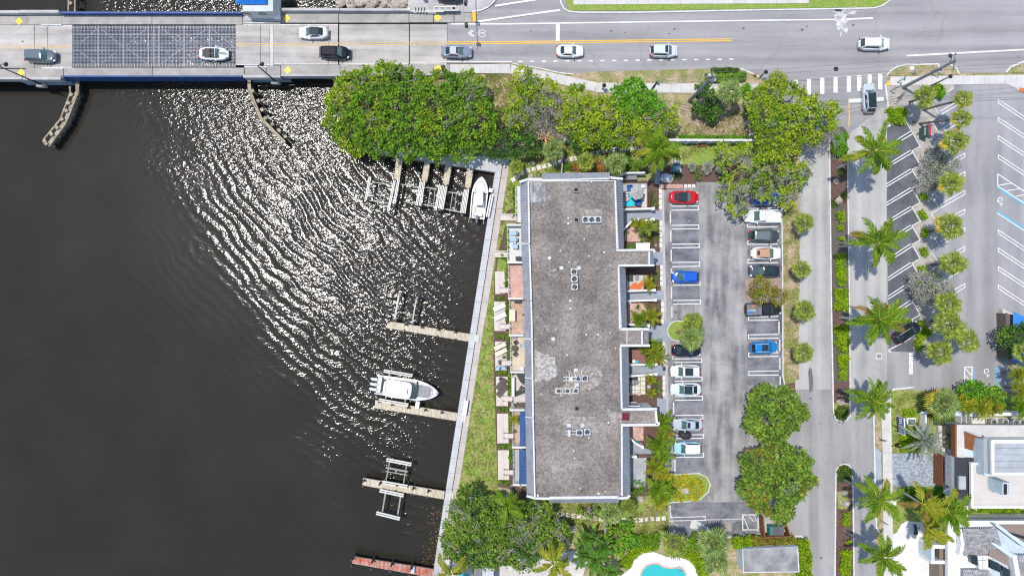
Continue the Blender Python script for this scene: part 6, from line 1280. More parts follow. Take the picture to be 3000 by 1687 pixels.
rk_list=[(2190,362,.9,'pale boulder upper of three at the litter patch edge'),(2180+14,380,.8,'tan boulder middle of three at the litter patch edge'),(2203,395,1.0,'elongated pale boulder lowest of three at the litter patch edge'),(1555,518,.8,'tan boulder at the north west corner of the block'),(1573,514,.6,'small pink boulder at the north west corner of the block'),(1561,478,.8,'grey flat rock beside the stone path'),(2450,531,.8,'upper rough boulder in the long median'),(2457,587,1.0,'large pale boulder in the long median'),(2466,1176,.9,'boulder at the south tip of the long median'),(2474,1446,.7,'upper boulder in the southern median'),(2477,1474,.9,'lower boulder in the southern median'),(1498,1424,.5,'small rounded boulder beside the last deck'),(1492,1440,.7,'tan rounded boulder below the last deck'),(1880,1462,.9,'rocky lump at the south east corner of the block'),(1680,1550,1.0,'pile of pale rubble on the south lawn'),(1935,676,.35,'small tan stone in the front bed'),(1922,719,.35,'yellowish stone at the end of the front bed'),(2078,478,.4,'small pale stone by the round shrub'),(2010,1438,.9,'grey driftwood rock in the gold flower bed'),(2087,488,.5,'pale stone beside silver plants')]
rr=random.Random(4)
for(x,y,r,lab)in rk_list:g=MB();rock(g,x,y,r*.35,r*.75,rr);solo('boulder',g,m_rock,lab,'boulder','garden boulders')
for(x0,y,x1)in((1720,412,1985),(1985,412,2215)):
 pass
t=T('garden_wall','long white capped garden wall across the north garden','wall',P(1950,416,0))
g=MB();g.beam(P(1655,410,2.0),P(2215,411,2.0),.22,2.0);part(t,'wall',g,m_wallbl);g=MB();g.beam(P(1655,409.5,2.1),P(2215,410.5,2.1),.3,.1);part(t,'cap',g,m_white)
for i in range(17):g=MB();x=1655+33*i;p=P(x,410+i*.06,2.2);g.box((p[0],p[1],1.1),(.36,.36,2.2));part(t,'pillar',g,m_white)
t=T('garden_fence','thin white fence crossing the stepping stone path by the block','fence',P(1647,470,0));g=MB();g.beam(P(1649,440,1.7),P(1646,508,1.7),.07,1.6);part(t,'panel',g,m_trim);
for i in range(4):g=MB();p=P(1649-i,440+22*i,1.8);g.box((p[0],p[1],.9),(.12,.12,1.8));part(t,'post',g,m_white)
t=T('garden_fence','thin white fence crossing the southern stepping stone path','fence',P(1775,1550,0));g=MB();g.beam(P(1777,1495,1.7),P(1774,1590,1.7),.07,1.6);part(t,'panel',g,m_trim)
for i in range(5):g=MB();p=P(1777-i*.7,1495+23*i,1.8);g.box((p[0],p[1],.9),(.12,.12,1.8));part(t,'post',g,m_white)
g=MB();g.beam(P(1825,507,1.9),P(1890,506,1.9),.25,1.9);g.beam(P(1786,519,1.9),P(1830,509,1.9),.2,1.9);solo('courtyard_wall',g,m_white,'white wall behind the outdoor counter','wall')
npath=[(1504,526),(1516,517),(1531,505),(1547,499.6),(1563,495.7),(1579,491),(1594,487),(1610,483),(1625.6,479),(1641,474),(1658,470),(1674,466),(1688.6,463),(1704.8,459),(1720,455),(1736.5,451),(1753,447),(1768.5,442.5),(1784,439.7),(1800.6,437.8),(1816.8,437),(1834,435.5),(1850.5,434.7),(1867,433.5),(1882.6,432.8),(1898,432)]
spath=[(1521,1489),(1536,1490),(1551.3,1493),(1567.7,1495.7),(1583.9,1498),(1599.4,1500.4),(1615,1502.5),(1632,1504),(1648.4,1506.6),(1664,1508.7),(1680,1510),(1696,1512),(1712.4,1513.7),(1728.6,1515.8),(1744.7,1518),(1761,1519.6),(1778,1521.2),(1794.4,1522),(1810.6,1524),(1827.6,1523.3),(1844,1524.3),(1861.2,1523.3),(1877.3,1522),(1893.8,1520.9),(1910.6,1519.3),(1927.3,1518.7),(1944.7,1517.8)]
for nm,pth,lab in(('stone_path',npath,'curving path of square stepping stones in the north garden'),('stone_path',spath,'path of square stepping stones on the south lawn')):
 t=T(nm,lab,'path',P(*pth[8],0),'stepping stone paths');g=MB();g.add([(-.33,-.35,0),(.33,-.35,0),(.33,.35,0),(-.33,.35,0),(-.31,-.33,.08),(.31,-.33,.08),(.31,.33,.08),(-.31,.33,.08)],[(4,5,6,7),(0,1,5,4),(1,2,6,5),(2,3,7,6),(3,0,4,7)]);me=mesh(g,'stepping_stone',m_stone)
 for i,(x,y)in enumerate(pth):
  a=pth[max(0,i-1)];b=pth[min(len(pth)-1,i+1)];p=P(x,y,.08);inst('stepping_stone',me,t,(p[0]-t.location.x,p[1]-t.location.y,.0),(0,0,-math.atan2(b[1]-a[1],b[0]-a[0])+random.uniform(-.05,.05)))
t=T('dumpster_enclosure','reddish brown timber screen around the dumpster','enclosure',P(2275,1570,0))
for(a,b,n_)in[((2236,1515),(2241,1573),16),((2298,1515),(2316,1570),16),((2241,1573),(2318,1571),18)]:
 for i in range(n_):g=MB();u=i/n_;v=(i+.85)/n_;g.beam(P(a[0]+(b[0]-a[0])*u,a[1]+(b[1]-a[1])*u,1.8),P(a[0]+(b[0]-a[0])*v,a[1]+(b[1]-a[1])*v,1.8),.16,1.8);part(t,'board',g,m_brownw)
g=MB();g.sheet([(2240,1500),(2300,1500),(2316,1572),(2243,1572)],.02);struct('dumpster_pad',g,m_conc)
t=T('dumpster','green dumpster with dark ribbed lid','dumpster',P(2276,1558,0));g=MB();c=P(2276,1557,1.3);g.box((c[0]-.1,c[1],.65),(2.0,1.6,1.3));part(t,'body',g,m_greenbin);g=MB();g.box((c[0]+.08,c[1]+.02,1.34),(1.9,1.55,.08));o=part(t,'lid',g,m_gunm);g=MB()
for i in range(11):g.box((c[0]-.75+.165*i,c[1]+.02,1.4),(.05,1.5,.05))
part(o,'lid_rib',g,m_black)
t=T('bike_rack','thin dark rail at the south end of the lot','rail',P(2159,1566,0));g=MB();g.beam(P(2134,1564,.9),P(2184,1564,.9),.06,.06);part(t,'rail',g,m_poleb)
for x in(2134,2184):g=MB();p=P(x,1564,.9);g.box((p[0],p[1],.45),(.06,.06,.9));part(t,'post',g,m_poleb)
kerb('kerb',[(2322,1570),(2345,1569),(2358,1577),(2366,1590)],4,.14,mat=m_kerb_w);kerb('kerb',[(2130,1572),(2240,1576)],3,.13)
t=T('flat_roof_garage','small flat grey roofed outbuilding behind the vine hedge','building',P(2255,1650,0));g=MB();g.prism([(2176,1608),(2338,1600),(2340,1674),(2178,1675)],0,3.0);part(t,'wall',g,m_wallbl);g=MB();g.sheet([(2177,1609),(2337,1601),(2339,1673),(2179,1674)],3.02);part(t,'roof',g,ground_mat('stained_roof',(.33,.32,.31),(.15,.15,.155),.35,fine=.15))
g=MB();g.beam(P(2176,1608,3.2),P(2178,1675,3.2),.12,.25);g.beam(P(2178,1675,3.21),P(2341,1674,3.21),.12,.25);g.beam(P(2341,1674,3.22),P(2337,1605,3.22),.14,.25);part(t,'parapet',g,m_trim)
pc=[(1800,1725),(1815,1690),(1845,1665),(1862,1635),(1885,1620),(1915,1616),(1938,1624),(1955,1631),(1985,1630),(2015,1640),(2036,1658),(2048,1690),(2050,1730)]
flat('pool_deck',pc,.06,m_white)
pin=[(1868,1730),(1872,1700),(1880,1672),(1893,1656),(1912,1649),(1930,1650),(1945,1660),(1965,1663),(1985,1660),(2000,1666),(2010,1680),(2014,1700),(2010,1730)]
g=MB();g.sheet(pin,.07);wm=bpy.data.materials.new('pool_water');wm.use_nodes=True;b_=wm.node_tree.nodes['Principled BSDF'];b_.inputs['Base Color'].default_value=(.04,.42,.42,1);b_.inputs['Roughness'].default_value=.12;struct('pool_water',g,wm)
kerb('pool_coping',pin,5,.08,mat=m_coping)
t=T('pool_ladder','steel pool ladder rails at the pool edge','ladder',P(1995,1664,.1))
for x in(1990,1998):g=MB();p=P(x,1664,.1);g.tube([(p[0],p[1]+.4,.1),(p[0],p[1]+.3,.8),(p[0],p[1]-.2,.8),(p[0],p[1]-.3,0)],.03,6);part(t,'rail',g,m_gunm)
flat('private_patio',[(1296,1610),(1330,1610),(1420,1640),(1500,1640),(1560,1600),(1610,1620),(1700,1610),(1720,1640),(1700,1720),(1296,1720)],.04,ground_mat('patio_pavers',(.58,.54,.50),(.46,.42,.40),.8,fine=.08))
g=MB();g.prism([(1392,1625),(1413,1628),(1410,1720),(1385,1720)],0,3);g2=MB();g2.prism([(1414,1630),(1446,1634),(1446,1720),(1412,1720)],0,3.2)
t=T('waterside_house','corner of a house with grey and white ribbed roofs at the bottom edge','building',P(1418,1680,0));part(t,'grey_roof_wing',g,m_gunm);part(t,'white_roof_wing',g2,m_acw);g=MB()
for i in range(7):g.beam(P(1417+4.5*i,1631,3.26),P(1416+4.5*i,1719,3.26),.06,.06)
part(t,'roof_seam',g,m_trim)
flat('small_pool_water',[(1345,1678),(1375,1680),(1372,1720),(1340,1720)],.06,wm)
t=T('restaurant','tan walled building with bright blue canopy at the right edge','building',P(2970,990,0));g=MB();g.prism([(2946,918),(3100,940),(3100,1060),(2950,1050)],0,2.0);part(t,'wall',g,M('brown_floor',(.13,.11,.095),None,2))
g=MB();g.prism([(2937,905),(2946,908),(2950,1048),(2940,1046)],0,.9);g.prism([(2937,904),(2972,922),(2971,928),(2937,910)],0,.92);part(t,'low_wall',g,m_beige)
for(y0,y1)in((912,967),(1018,1072)):g=MB();g.add([P(2968,y0,3.0),P(3120,y0+70,4.5),P(3120,y1,4.5),P(2968,y1-12,3.0)],[(0,3,2,1)]);part(t,'canopy',g,m_canvas_b)
ha=T('modern_house','modern white flat roofed house with brown cladding and a grey paver drive','building',P(2900,1360,0))
def pr(par_,name,pts,z0,z1,mat):g=MB();g.prism(pts,z0,z1);return part(par_,name,g,mat)
pr(ha,'garage_wall',[(2796,1338),(2870,1338),(2870,1475),(2796,1460)],0,3.6,m_wallbl);g=MB();g.sheet([(2796,1338),(2870,1340),(2870,1475),(2796,1460)],3.62);part(ha,'garage_roof',g,m_slate)
p=P(2796,1338,3.6);q_=P(2796,1433,3.6);g=MB();g.beam((p[0]-.4,p[1]+.1,2.9),(q_[0]-.4,q_[1],2.9),1.0,.15);part(ha,'garage_canopy',g,m_gunm)
for i in range(12):g=MB();u=i/12;yy=p[1]+(q_[1]-p[1])*(i+.5)/12;g.box((p[0]-.95,yy,1.2),(.06,.38,2.3));part(ha,'garage_door_panel',g,m_brownw)
pr(ha,'skylight',[(2810,1394),(2830,1395),(2830,1433),(2810,1433)],3.5,4.0,m_greyroof)
pr(ha,'terrace_block',[(2847,1357),(3120,1357),(3120,1486),(2847,1486)],0,4.1,m_white);g=MB();g.sheet([(2852,1360),(3120,1360),(3120,1478),(2852,1478)],4.13);part(ha,'terrace_floor',g,m_beige)
g=MB();g.beam(P(2848.5,1357,4.5),P(2849,1487,4.5),.32,.5);g.beam(P(2846,1484,4.52),P(3120,1484,4.52),.45,.6);g.beam(P(2846,1358,4.53),P(2866,1358,4.53),.35,.6);part(ha,'parapet',g,m_white)
pr(ha,'upper_block',[(2882,1290),(3120,1290),(3120,1393),(2884,1393)],0,5.9,m_wallbl)
pr(ha,'north_roof',[(2803,1244),(3120,1246),(3120,1300),(2884,1300),(2884,1275),(2825,1262),(2825,1340),(2803,1338)],3.2,3.9,m_conc_l)
pr(ha,'entry_wall',[(2806,1248),(2884,1250),(2884,1345),(2830,1340),(2806,1336)],0,3.2,m_wallbl)
g=MB()
a,b_,c_,d=P(2825,1262,4.1),P(2880,1283,4.1),P(2880,1330,3.5),P(2825,1312,3.5)
for i in range(10):u,v=i/10,(i+.93)/10;A,B,C_,D=[Vector(k)for k in(a,b_,c_,d)];g=MB();g.add([A.lerp(B,u),A.lerp(B,v),D.lerp(C_,v),D.lerp(C_,u)],[(3,2,1,0)]);part(ha,'brown_panel',g,m_brownw)
g=MB();g.add([d,c_,P(2880,1362,3.5),P(2825,1338,3.5)],[(3,2,1,0)]);part(ha,'balcony_slab',g,m_wallbl)
pr(ha,'brown_fin',[(2797,1244),(2803,1244),(2803,1338),(2798,1337)],3.1,4.0,m_brownw)
g=MB();p=P(2796,1252,3);q_=P(2796,1318,3);g.beam((p[0]-.3,p[1],3.0),(q_[0]-.3,q_[1],3.0),.12,2.6);part(ha,'tall_window',g,m_glass)
pr(ha,'roof_frame',[(2905,1290),(3120,1290),(3120,1390),(2905,1390)],5.8,7.5,m_white);g=MB();g.sheet([(2914,1298),(3120,1298),(3120,1382),(2914,1382)],7.53);part(ha,'upper_roof',g,m_greyroof)
g=MB();g.beam(P(2907,1291,7.82),P(3120,1291,7.82),.35,.35);g.beam(P(2908,1290,7.8),P(2909,1389,7.8),.35,.35);g.beam(P(2906,1387,7.83),P(3120,1387,7.83),.35,.35);part(ha,'roof_edge',g,m_white)
for i in range(4):g=MB();g.beam(P(2916,1312+19*i,7.56),P(3100,1313+19*i,7.56),.04,.02);part(ha,'roof_seam',g,m_gunm)
pr(ha,'chimney_stack',[(2937,1413),(2961,1413),(2961,1450),(2937,1450)],4.1,7.2,m_wallbl);g=MB();g.sheet([(2940,1417),(2956,1417),(2956,1448),(2940,1448)],7.22);part(ha,'chimney_opening',g,m_dark);g=MB();g.beam(P(2953,1417,7.3),P(2953,1448,7.3),.2,.1);part(ha,'flue',g,m_beige)
for i in range(5):pr(ha,'entry_step',[(2730+11*i,1300-12*i),(2742+11*i,1300-12*i),(2742+11*i,1316),(2730+11*i,1316)],0,.1+.12*i,m_beige)
pr(ha,'entry_landing',[(2748,1246),(2784,1246),(2784,1325),(2760,1322),(2752,1290)],0,.66,m_beige)
flat('dark_turf_strip',[(2840,1493),(3120,1493),(3120,1522),(2840,1520)],.03,m_turf);flat('dark_turf_patch',[(2728,1218),(2800,1220),(2800,1245),(2728,1245)],.08,m_turf)
t=T('side_fence','long white fence wall above the modern house','fence',P(2900,1215,0));g=MB();g.beam(P(2798,1213,1.9),P(3120,1213,1.9),.5,1.9);part(t,'wall',g,m_white);g=MB();g.beam(P(2798,1209,2.1),P(2870,1212,2.1),.9,.12);part(t,'canopy',g,m_wallbl)
for x in(2817,2832):g=MB();g.beam(P(x,1218,1.6),P(x,1240,1.6),.07,1.5);part(t,'rail',g,m_white)
g=MB();g.prism([(2846,1222),(2884,1222),(2886,1244),(2848,1244)],0,2.2);solo('pool_equipment_box',g,m_alu,'cream equipment box above the modern house','box');flat('equipment_pad',[(2890,1222),(3100,1222),(3100,1244),(2890,1244)],.1,m_beige)
for i,x in enumerate((2910,2944,2975,2995)):ac(x,1236,['first grey condenser beside the modern house','second grey condenser beside the modern house','third grey condenser beside the modern house','fourth grey condenser cut by the right edge'][i],.95,'condensers beside the modern house',z=.3)
t=T('paver_driveway','blue grey paver driveway of the modern house','driveway',P(2680,1375,0));g=MB();g.prism([(2611,1327),(2758,1328),(2758,1425),(2613,1425)],-.05,.03);part(t,'base',g,m_gunm)
tiles(t,2612,1328,2757,1425,.07,26,22,m_pav_grey,gap=.06)
hb=T('gabled_white_house','white angular house with grey shingle roofs at the lower right corner','building',P(2900,1620,0))
pr(hb,'wall',[(2778,1526),(3120,1526),(3120,1740),(2778,1740)],0,3.5,m_white)
pr(hb,'roof_recess',[(2910,1538),(3120,1538),(3120,1700),(2905,1700)],3.4,3.6,m_wallbl)
def shingles(quad,z,nx,ny,name='shingle'):
 a,b,c,d=[Vector(P(x,y,zz))for(x,y),zz in zip(quad,z)];n_=(b-a).cross(d-a).normalized();n_=n_ if n_.z>0 else-n_;g=MB()
 for j in range(ny):
  sh=.5*(j%2)
  for i in range(nx+1):
   u0=max(0,(i-sh)/nx);u1=min(1,(i+1-sh)/nx)
   if u1-u0<.01:continue
   u0+=.004;u1-=.004;v0=j/ny;v1=(j+.97)/ny;q_=[a.lerp(b,u0).lerp(d.lerp(c,u0),v0),a.lerp(b,u1).lerp(d.lerp(c,u1),v0),a.lerp(b,u1).lerp(d.lerp(c,u1),v1),a.lerp(b,u0).lerp(d.lerp(c,u0),v1)]
   h=random.uniform(.02,.05);g.add([q_[0]+n_*.01,q_[1]+n_*.01,q_[2]+n_*h,q_[3]+n_*h]+q_,[(0,1,2,3),(3,2,6,7),(1,0,4,5),(2,1,5,6),(0,3,7,4)])
 return g
g=shingles([(2820,1548),(2920,1546),(2934,1594),(2824,1594)],[5.4,5.4,4.3,4.3],16,10);r1=part(hb,'shingle_roof',g,m_shing,stuff=True)
g=shingles([(2824,1594),(2934,1594),(2902,1627),(2820,1627)],[4.3,4.3,3.7,3.7],16,7);part(hb,'shingle_roof',g,m_shing,stuff=True)
g=shingles([(2822,1668),(2900,1668),(2915,1740),(2815,1740)],[4.6,4.6,3.8,3.8],13,11);part(hb,'shingle_roof',g,m_shing,stuff=True)
g=shingles([(2978,1626),(3120,1626),(3120,1740),(3000,1740)],[5.0,5.0,4.2,4.2],18,12);part(hb,'shingle_roof',g,m_shing,stuff=True)
pr(hb,'white_rafter',[(2808,1549),(2818,1549),(2826,1592),(2820,1627),(2810,1625),(2816,1592)],3.4,5.0,m_white)
pr(hb,'front_parapet',[(2777,1526),(2800,1526),(2802,1740),(2777,1740)],3.4,4.0,m_white);pr(hb,'north_parapet',[(2777,1525),(3120,1525),(3120,1534),(2910,1534),(2908,1545),(2777,1545)],3.4,4.1,m_white)
pr(hb,'slanted_wall',[(2912,1536),(2922,1536),(3002,1590),(3002,1604)],3.4,5.2,m_wallbl);pr(hb,'brown_terrace',[(2930,1537),(3120,1537),(3120,1600),(3000,1588)],3.4,3.8,M('brown_deck',(.26,.20,.17),None,2));pr(hb,'terrace_window',[(2958,1558),(3010,1572),(3010,1582),(2962,1566)],3.7,4.0,m_glass)
pr(hb,'slanted_wall',[(2901,1589),(2912,1589),(2968,1622),(2965,1635)],3.4,5.3,m_wallbl);pr(hb,'brown_terrace',[(2902,1600),(2965,1630),(2960,1660),(2897,1628)],3.4,4.1,M('brown_deck_2',(.26,.20,.17),None,2))
pr(hb,'white_rafter',[(2966,1624),(2978,1624),(3000,1740),(2985,1740)],3.4,5.1,m_white)
for pts in([(2842,1628),(2864,1628),(2864,1656),(2848,1650)],[(2898,1636),(2928,1650),(2930,1676),(2902,1664)],[(2936,1656),(2958,1668),(2960,1695),(2940,1690)]):
 o=pr(hb,'window',pts,3.4,4.3,m_glass)
pr(hb,'window_frame',[(2864,1627),(2895,1627),(2895,1668),(2870,1668)],3.4,4.4,m_white);g=MB();g.beam(P(2866,1640,4.45),P(2893,1640,4.45),.06,.06);g.beam(P(2880,1628,4.45),P(2880,1666,4.45),.06,.06);part(hb,'skylight_bar',g,m_gunm)
flat('white_driveway',[(2614,1566),(2628,1558),(2640,1535),(2655,1526),(2740,1530),(2780,1530),(2780,1740),(2612,1740)],.07,m_pav_drive)
for i,(y0,y1)in enumerate(((1595,1606),(1641,1651))):pr(hb,'porch_pillar',[(2728,y0),(2768,y0),(2768,y1),(2728,y1)],0,3.2,m_white)
pr(hb,'porch_beam',[(2728,1606),(2738,1606),(2738,1641),(2728,1641)],0,3.3,m_wallbl)
pr(hb,'porch_roof',[(2752,1530),(2778,1530),(2778,1740),(2752,1740)],0,2.6,M('brown_porch',(.22,.17,.14),None,2))
t=T('parked_scooter','dark blue scooter parked on the white driveway','scooter',P(2683,1552,.07));p=P(2683,1552,.5)
for dx_ in(0,):
 g=MB();g.box((p[0],p[1],.5),(.3,1.3,.35),.1);part(t,'body',g,M('navy_paint',(.03,.05,.14),None,2,rough=.4));g=MB();g.box((p[0],p[1]-.15,.78),(.3,.6,.14),.1);part(t,'seat',g,m_black);g=MB();g.beam((p[0]-.35,p[1]+.45,1.0),(p[0]+.35,p[1]+.45,1.0),.06,.06);part(t,'handlebar',g,m_black)
 for s in(-.6,.6):g=MB();g.tube([(p[0]-.06,p[1]+s,.3),(p[0]+.06,p[1]+s,.3)],.24,10);part(t,'wheel',g,m_rubber)
t=T('white_gate_post','white post and arm beside the dark turf strip','post',P(2835,1500,0));g=MB();g.beam(P(2834,1478,2.0),P(2835,1517,2.0),.12,.2);part(t,'arm',g,m_white);g=MB();g.box((*P(2834,1480)[:2],1),(.15,.15,2));part(t,'post',g,m_white)
t=T('lawn_fountain_wall','tall thin white screen on the lawn beside the date palm','screen',P(2713,1270,0));g=MB();g.beam(P(2713,1210,1.4),P(2713,1325,1.4),.22,1.4);part(t,'wall',g,m_white);g=MB();g.beam(P(2698,1208,1.5),P(2724,1207,1.5),.25,.3);part(t,'cap',g,m_wallbl)
t=T('utility_vault','white framed glass box on the lawn by the sign','box',P(2670,1234,0));g=MB();g.prism([(2657,1223),(2682,1223),(2682,1245),(2657,1245)],0,.9);part(t,'frame',g,m_white);g=MB();g.sheet([(2661,1228),(2681,1228),(2681,1244),(2661,1244)],.92);part(t,'glass',g,m_glassg)
# ---- vegetation
def quads_mesh(name,Vn,mats,midx=None,fsize=4):
 """Vn (n,fsize,3) polygons -> mesh, fast"""
 n=len(Vn);me=bpy.data.meshes.new(name);me.vertices.add(n*fsize);me.vertices.foreach_set('co',Vn.astype(np.float32).ravel())
 me.loops.add(n*fsize);me.loops.foreach_set('vertex_index',np.arange(n*fsize,dtype=np.int32));me.polygons.add(n)
 me.polygons.foreach_set('loop_start',np.arange(0,n*fsize,fsize,dtype=np.int32));me.polygons.foreach_set('loop_total',np.full(n,fsize,dtype=np.int32))
 for m in mats:me.materials.append(m)
 if midx is not None:me.polygons.foreach_set('material_index',midx.astype(np.int32))
 me.update(calc_edges=True);return me
def leaves(C,k,spread,a,b,up=0.9,zf=.6):
 """k leaf blades round every clump centre"""
 n=len(C)*k;c=np.repeat(C,k,0);d=rng.normal(size=(n,3))*spread;d[:,2]*=zf;c=c+d
 nn=rng.normal(size=(n,3))*.55+np.array([0,0,up])+d*.5;nn/=np.linalg.norm(nn,axis=1)[:,None]
 t=np.cross(nn,rng.normal(size=(n,3)));t/=np.linalg.norm(t,axis=1)[:,None]+1e-9;bt=np.cross(nn,t);s=rng.uniform(.65,1.3,(n,1))
 return np.stack([c+t*a*s,c+bt*b*s,c-t*a*s,c-bt*b*s],1)
def lobe_clumps(lobes,dens,squash=.62,keep=1.0):
 out=[];L=[]
 for(x,y,r,zt)in lobes:
  rm=r/S*(H-zt)/H;rz=min(rm*squash,zt*.6);c=np.array(P(x,y,zt));c[2]=zt-rz;L.append((c,rm,rz))
 for i,(c,rm,rz)in enumerate(L):
  n=int(pi*rm*rm*dens*1.3);u=rng.normal(size=(n,3));u[:,2]=np.abs(u[:,2])*.9-.12;u/=np.linalg.norm(u,axis=1)[:,None]
  f=rng.uniform(.74,1.05,(n,1))*(1+.17*np.sin(u[:,:1]*7+i)*np.cos(u[:,1:2]*6+2*i));f[rng.random(n)<.07]*=1.13;p=c+u*f*np.array([rm,rm,rz])
  ok=np.ones(n,bool)
  for j,(c2,r2,z2)in enumerate(L):
   if j!=i:q_=(p-c2)/np.array([r2,r2,z2]);ok&=(q_**2).sum(1)>.62
  p=p[ok]
  if keep<1:p=p[rng.random(len(p))<keep]
  out.append(p)
 return np.concatenate(out),L
def tree(lab,lobes,leaf,base=None,dens=3.3,k=17,a=.20,b=.12,spread=.25,bark=m_barkd,keep=1.0,branches=0,cat='tree',grp=None,name='broadleaf_tree',branch_mat=m_bark,mix=None,squash=.62,blen=2.0):
 cx=sum(l[0]for l in lobes)/len(lobes);cy=sum(l[1]for l in lobes)/len(lobes);zt=max(l[3]for l in lobes)
 if base is None:g0=P(cx,cy,zt*.6);b0=Vector((g0[0],g0[1],0))
 else:b0=Vector(P(*base,0))
 C,L=lobe_clumps(lobes,dens,squash,keep);t=T(name,lab,cat,tuple(b0),grp);o=np.array(b0)
 def crown(Cc,m):
  me=quads_mesh('crown',leaves(Cc-o,k,spread,a,b),[m]);ob=bpy.data.objects.new('crown',me);COL.objects.link(ob);ob.parent=t
 if mix:sel=rng.random(len(C))<mix[1];sel2=np.sin(C[:,0]*.9)+np.sin(C[:,1]*.8+1)>.4;s=sel&sel2;crown(C[~s],leaf);crown(C[s],mix[0])
 else:crown(C,leaf)
 g=MB();fork=b0+Vector((0,0,zt*.3));rt=max(.12,min(.38,sum(l[2]for l in lobes)/S*.03));g.tube([b0,b0.lerp(fork,.5)+Vector((.08,.05,0)),fork],rt*1.2,8,rt)
 part(t,'trunk',g,bark)
 for(c,rm,rz)in L:
  g=MB();e=Vector(c)+Vector((0,0,rz*.35));g.tube([fork,fork.lerp(e,.5)+Vector((random.uniform(-.3,.3),random.uniform(-.3,.3),.3)),e],rt*.6,6,rt*.2)
  for q_ in range(5):a_=random.uniform(0,6.28);e2=e+Vector((cos(a_)*rm*.75,sin(a_)*rm*.75,rz*.2));g.tube([fork.lerp(e,.8),e2],rt*.25,5,.02)
  part(t,'limb',g,bark)
 if branches:
  g=MB()
  for i in range(branches):
   c,rm,rz=random.choice(L);a_=random.uniform(0,6.28);rr_=rm*random.uniform(.1,.8);p=Vector(c)+Vector((cos(a_)*rr_,sin(a_)*rr_,rz*math.sqrt(max(.05,1-(rr_/rm)**2))+.12));b_=random.uniform(0,6.28)
   for q_ in range(4):
    d=Vector((cos(b_+random.uniform(-.7,.7)),sin(b_+random.uniform(-.7,.7)),random.uniform(-.05,.25)))*random.uniform(.5,1)*blen;m_=p+d*.5+Vector((random.uniform(-.15,.15),random.uniform(-.15,.15),.08));g.tube([p,m_,p+d],.035,4,.012);g.tube([m_,m_+d.cross(Vector((0,0,1)))*random.uniform(-.4,.4)+d*.2],.02,4,.01)
  part(t,'bare_branch',g,branch_mat,stuff=True)
 return t
def shrub(lab,lobes,leaf,dens=9,k=9,a=.10,b=.065,spread=.14,cat='shrub',grp=None,name='shrub',squash=.8):
 """low clump: lobes (x,y,r px, top m)"""
 C,L=lobe_clumps(lobes,dens,squash);q_=leaves(C,k,spread,a,b,.8,.8);o=np.array([C[:,0].mean(),C[:,1].mean(),0]);me=quads_mesh(name,q_-o,[leaf]);ob=bpy.data.objects.new(name,me);COL.objects.link(ob);ob.location=o;return tag(ob,lab,cat,grp)
def hedge(lab,poly_c,w_,h,leaf,n=None,grp=None,cat='hedge',a=.11,b=.075,name='hedge',k=11,dens=34):
 """hedge along a photo polyline, w_ px wide, h m high"""
 C=[]
 for p,q_ in zip(poly_c[:-1],poly_c[1:]):
  A=np.array(P(*p,h*.8));B=np.array(P(*q_,h*.8));ln=np.linalg.norm(B-A);m=int(ln*(w_/S+.5*h)*dens);u=rng.random((m,1));d=(B-A)/max(ln,1e-6);nrm=np.array([-d[1],d[0],0]);s=rng.uniform(-1,1,(m,1));wob=1+.18*np.sin(u*ln*3.1)
  X=A+(B-A)*u+nrm*s*w_/S/2*wob;X[:,2]=h*(1-.35*np.abs(s[:,0])**4)*(rng.uniform(.55,1.02,m))*(1+.08*np.sin(u[:,0]*ln*4));X[:,2]=np.maximum(X[:,2],h*.5);C.append(X)
 C=np.concatenate(C);v=leaves(C,k,.12,a,b,.8,.8);v[:,:,2]=np.maximum(v[:,:,2],.02);o=np.array([C[:,0].mean(),C[:,1].mean(),0]);me=quads_mesh(name,v-o,[leaf]);ob=bpy.data.objects.new(name,me);COL.objects.link(ob);ob.location=o;return tag(ob,lab,cat,grp)
def feather(nl=24,rise=.18,droop=.55,wl=.30,wid=.022,ang=52,curl=.15,vee=.25):
 Q=[];mi=[]
 def rp(u):return np.array([u*(1-.12*droop*u),curl*u*u*.3,rise*math.sin(u*pi*.6)-droop*.6*u*u])
 for i in range(7):
  a,b=rp(i/7),rp((i+1)/7);w0=.018*(1-i/8);n=np.array([0,w0,0]);up=np.array([0,0,.004]);Q.append([a-n+up,b-n+up,b+n+up,a+n+up]);mi.append(1)
 for i in range(nl):
  u=.14+.86*(i+.5)/nl;p=rp(u);L_=wl*(math.sin(pi*min(1,.16+.80*u))**.7)*random.uniform(.85,1.12)
  for s in(-1,1):
   an=R(ang*(1-.45*u)+random.uniform(-9,9));d=np.array([cos(an),s*sin(an),vee*.4]);d2=np.array([cos(an),s*sin(an),-.75]);m=p+d*L_*.5;e=m+d2*L_*.5;wv=np.array([wid*.5,-s*wid*.2,0])
   Q.append([p-wv*.8,p+wv*.8,m+wv*1.3,m-wv*1.3]);mi.append(0);Q.append([m-wv*1.3,m+wv*1.3,e+wv*.2,e-wv*.2]);mi.append(0)
 return np.array(Q),np.array(mi)
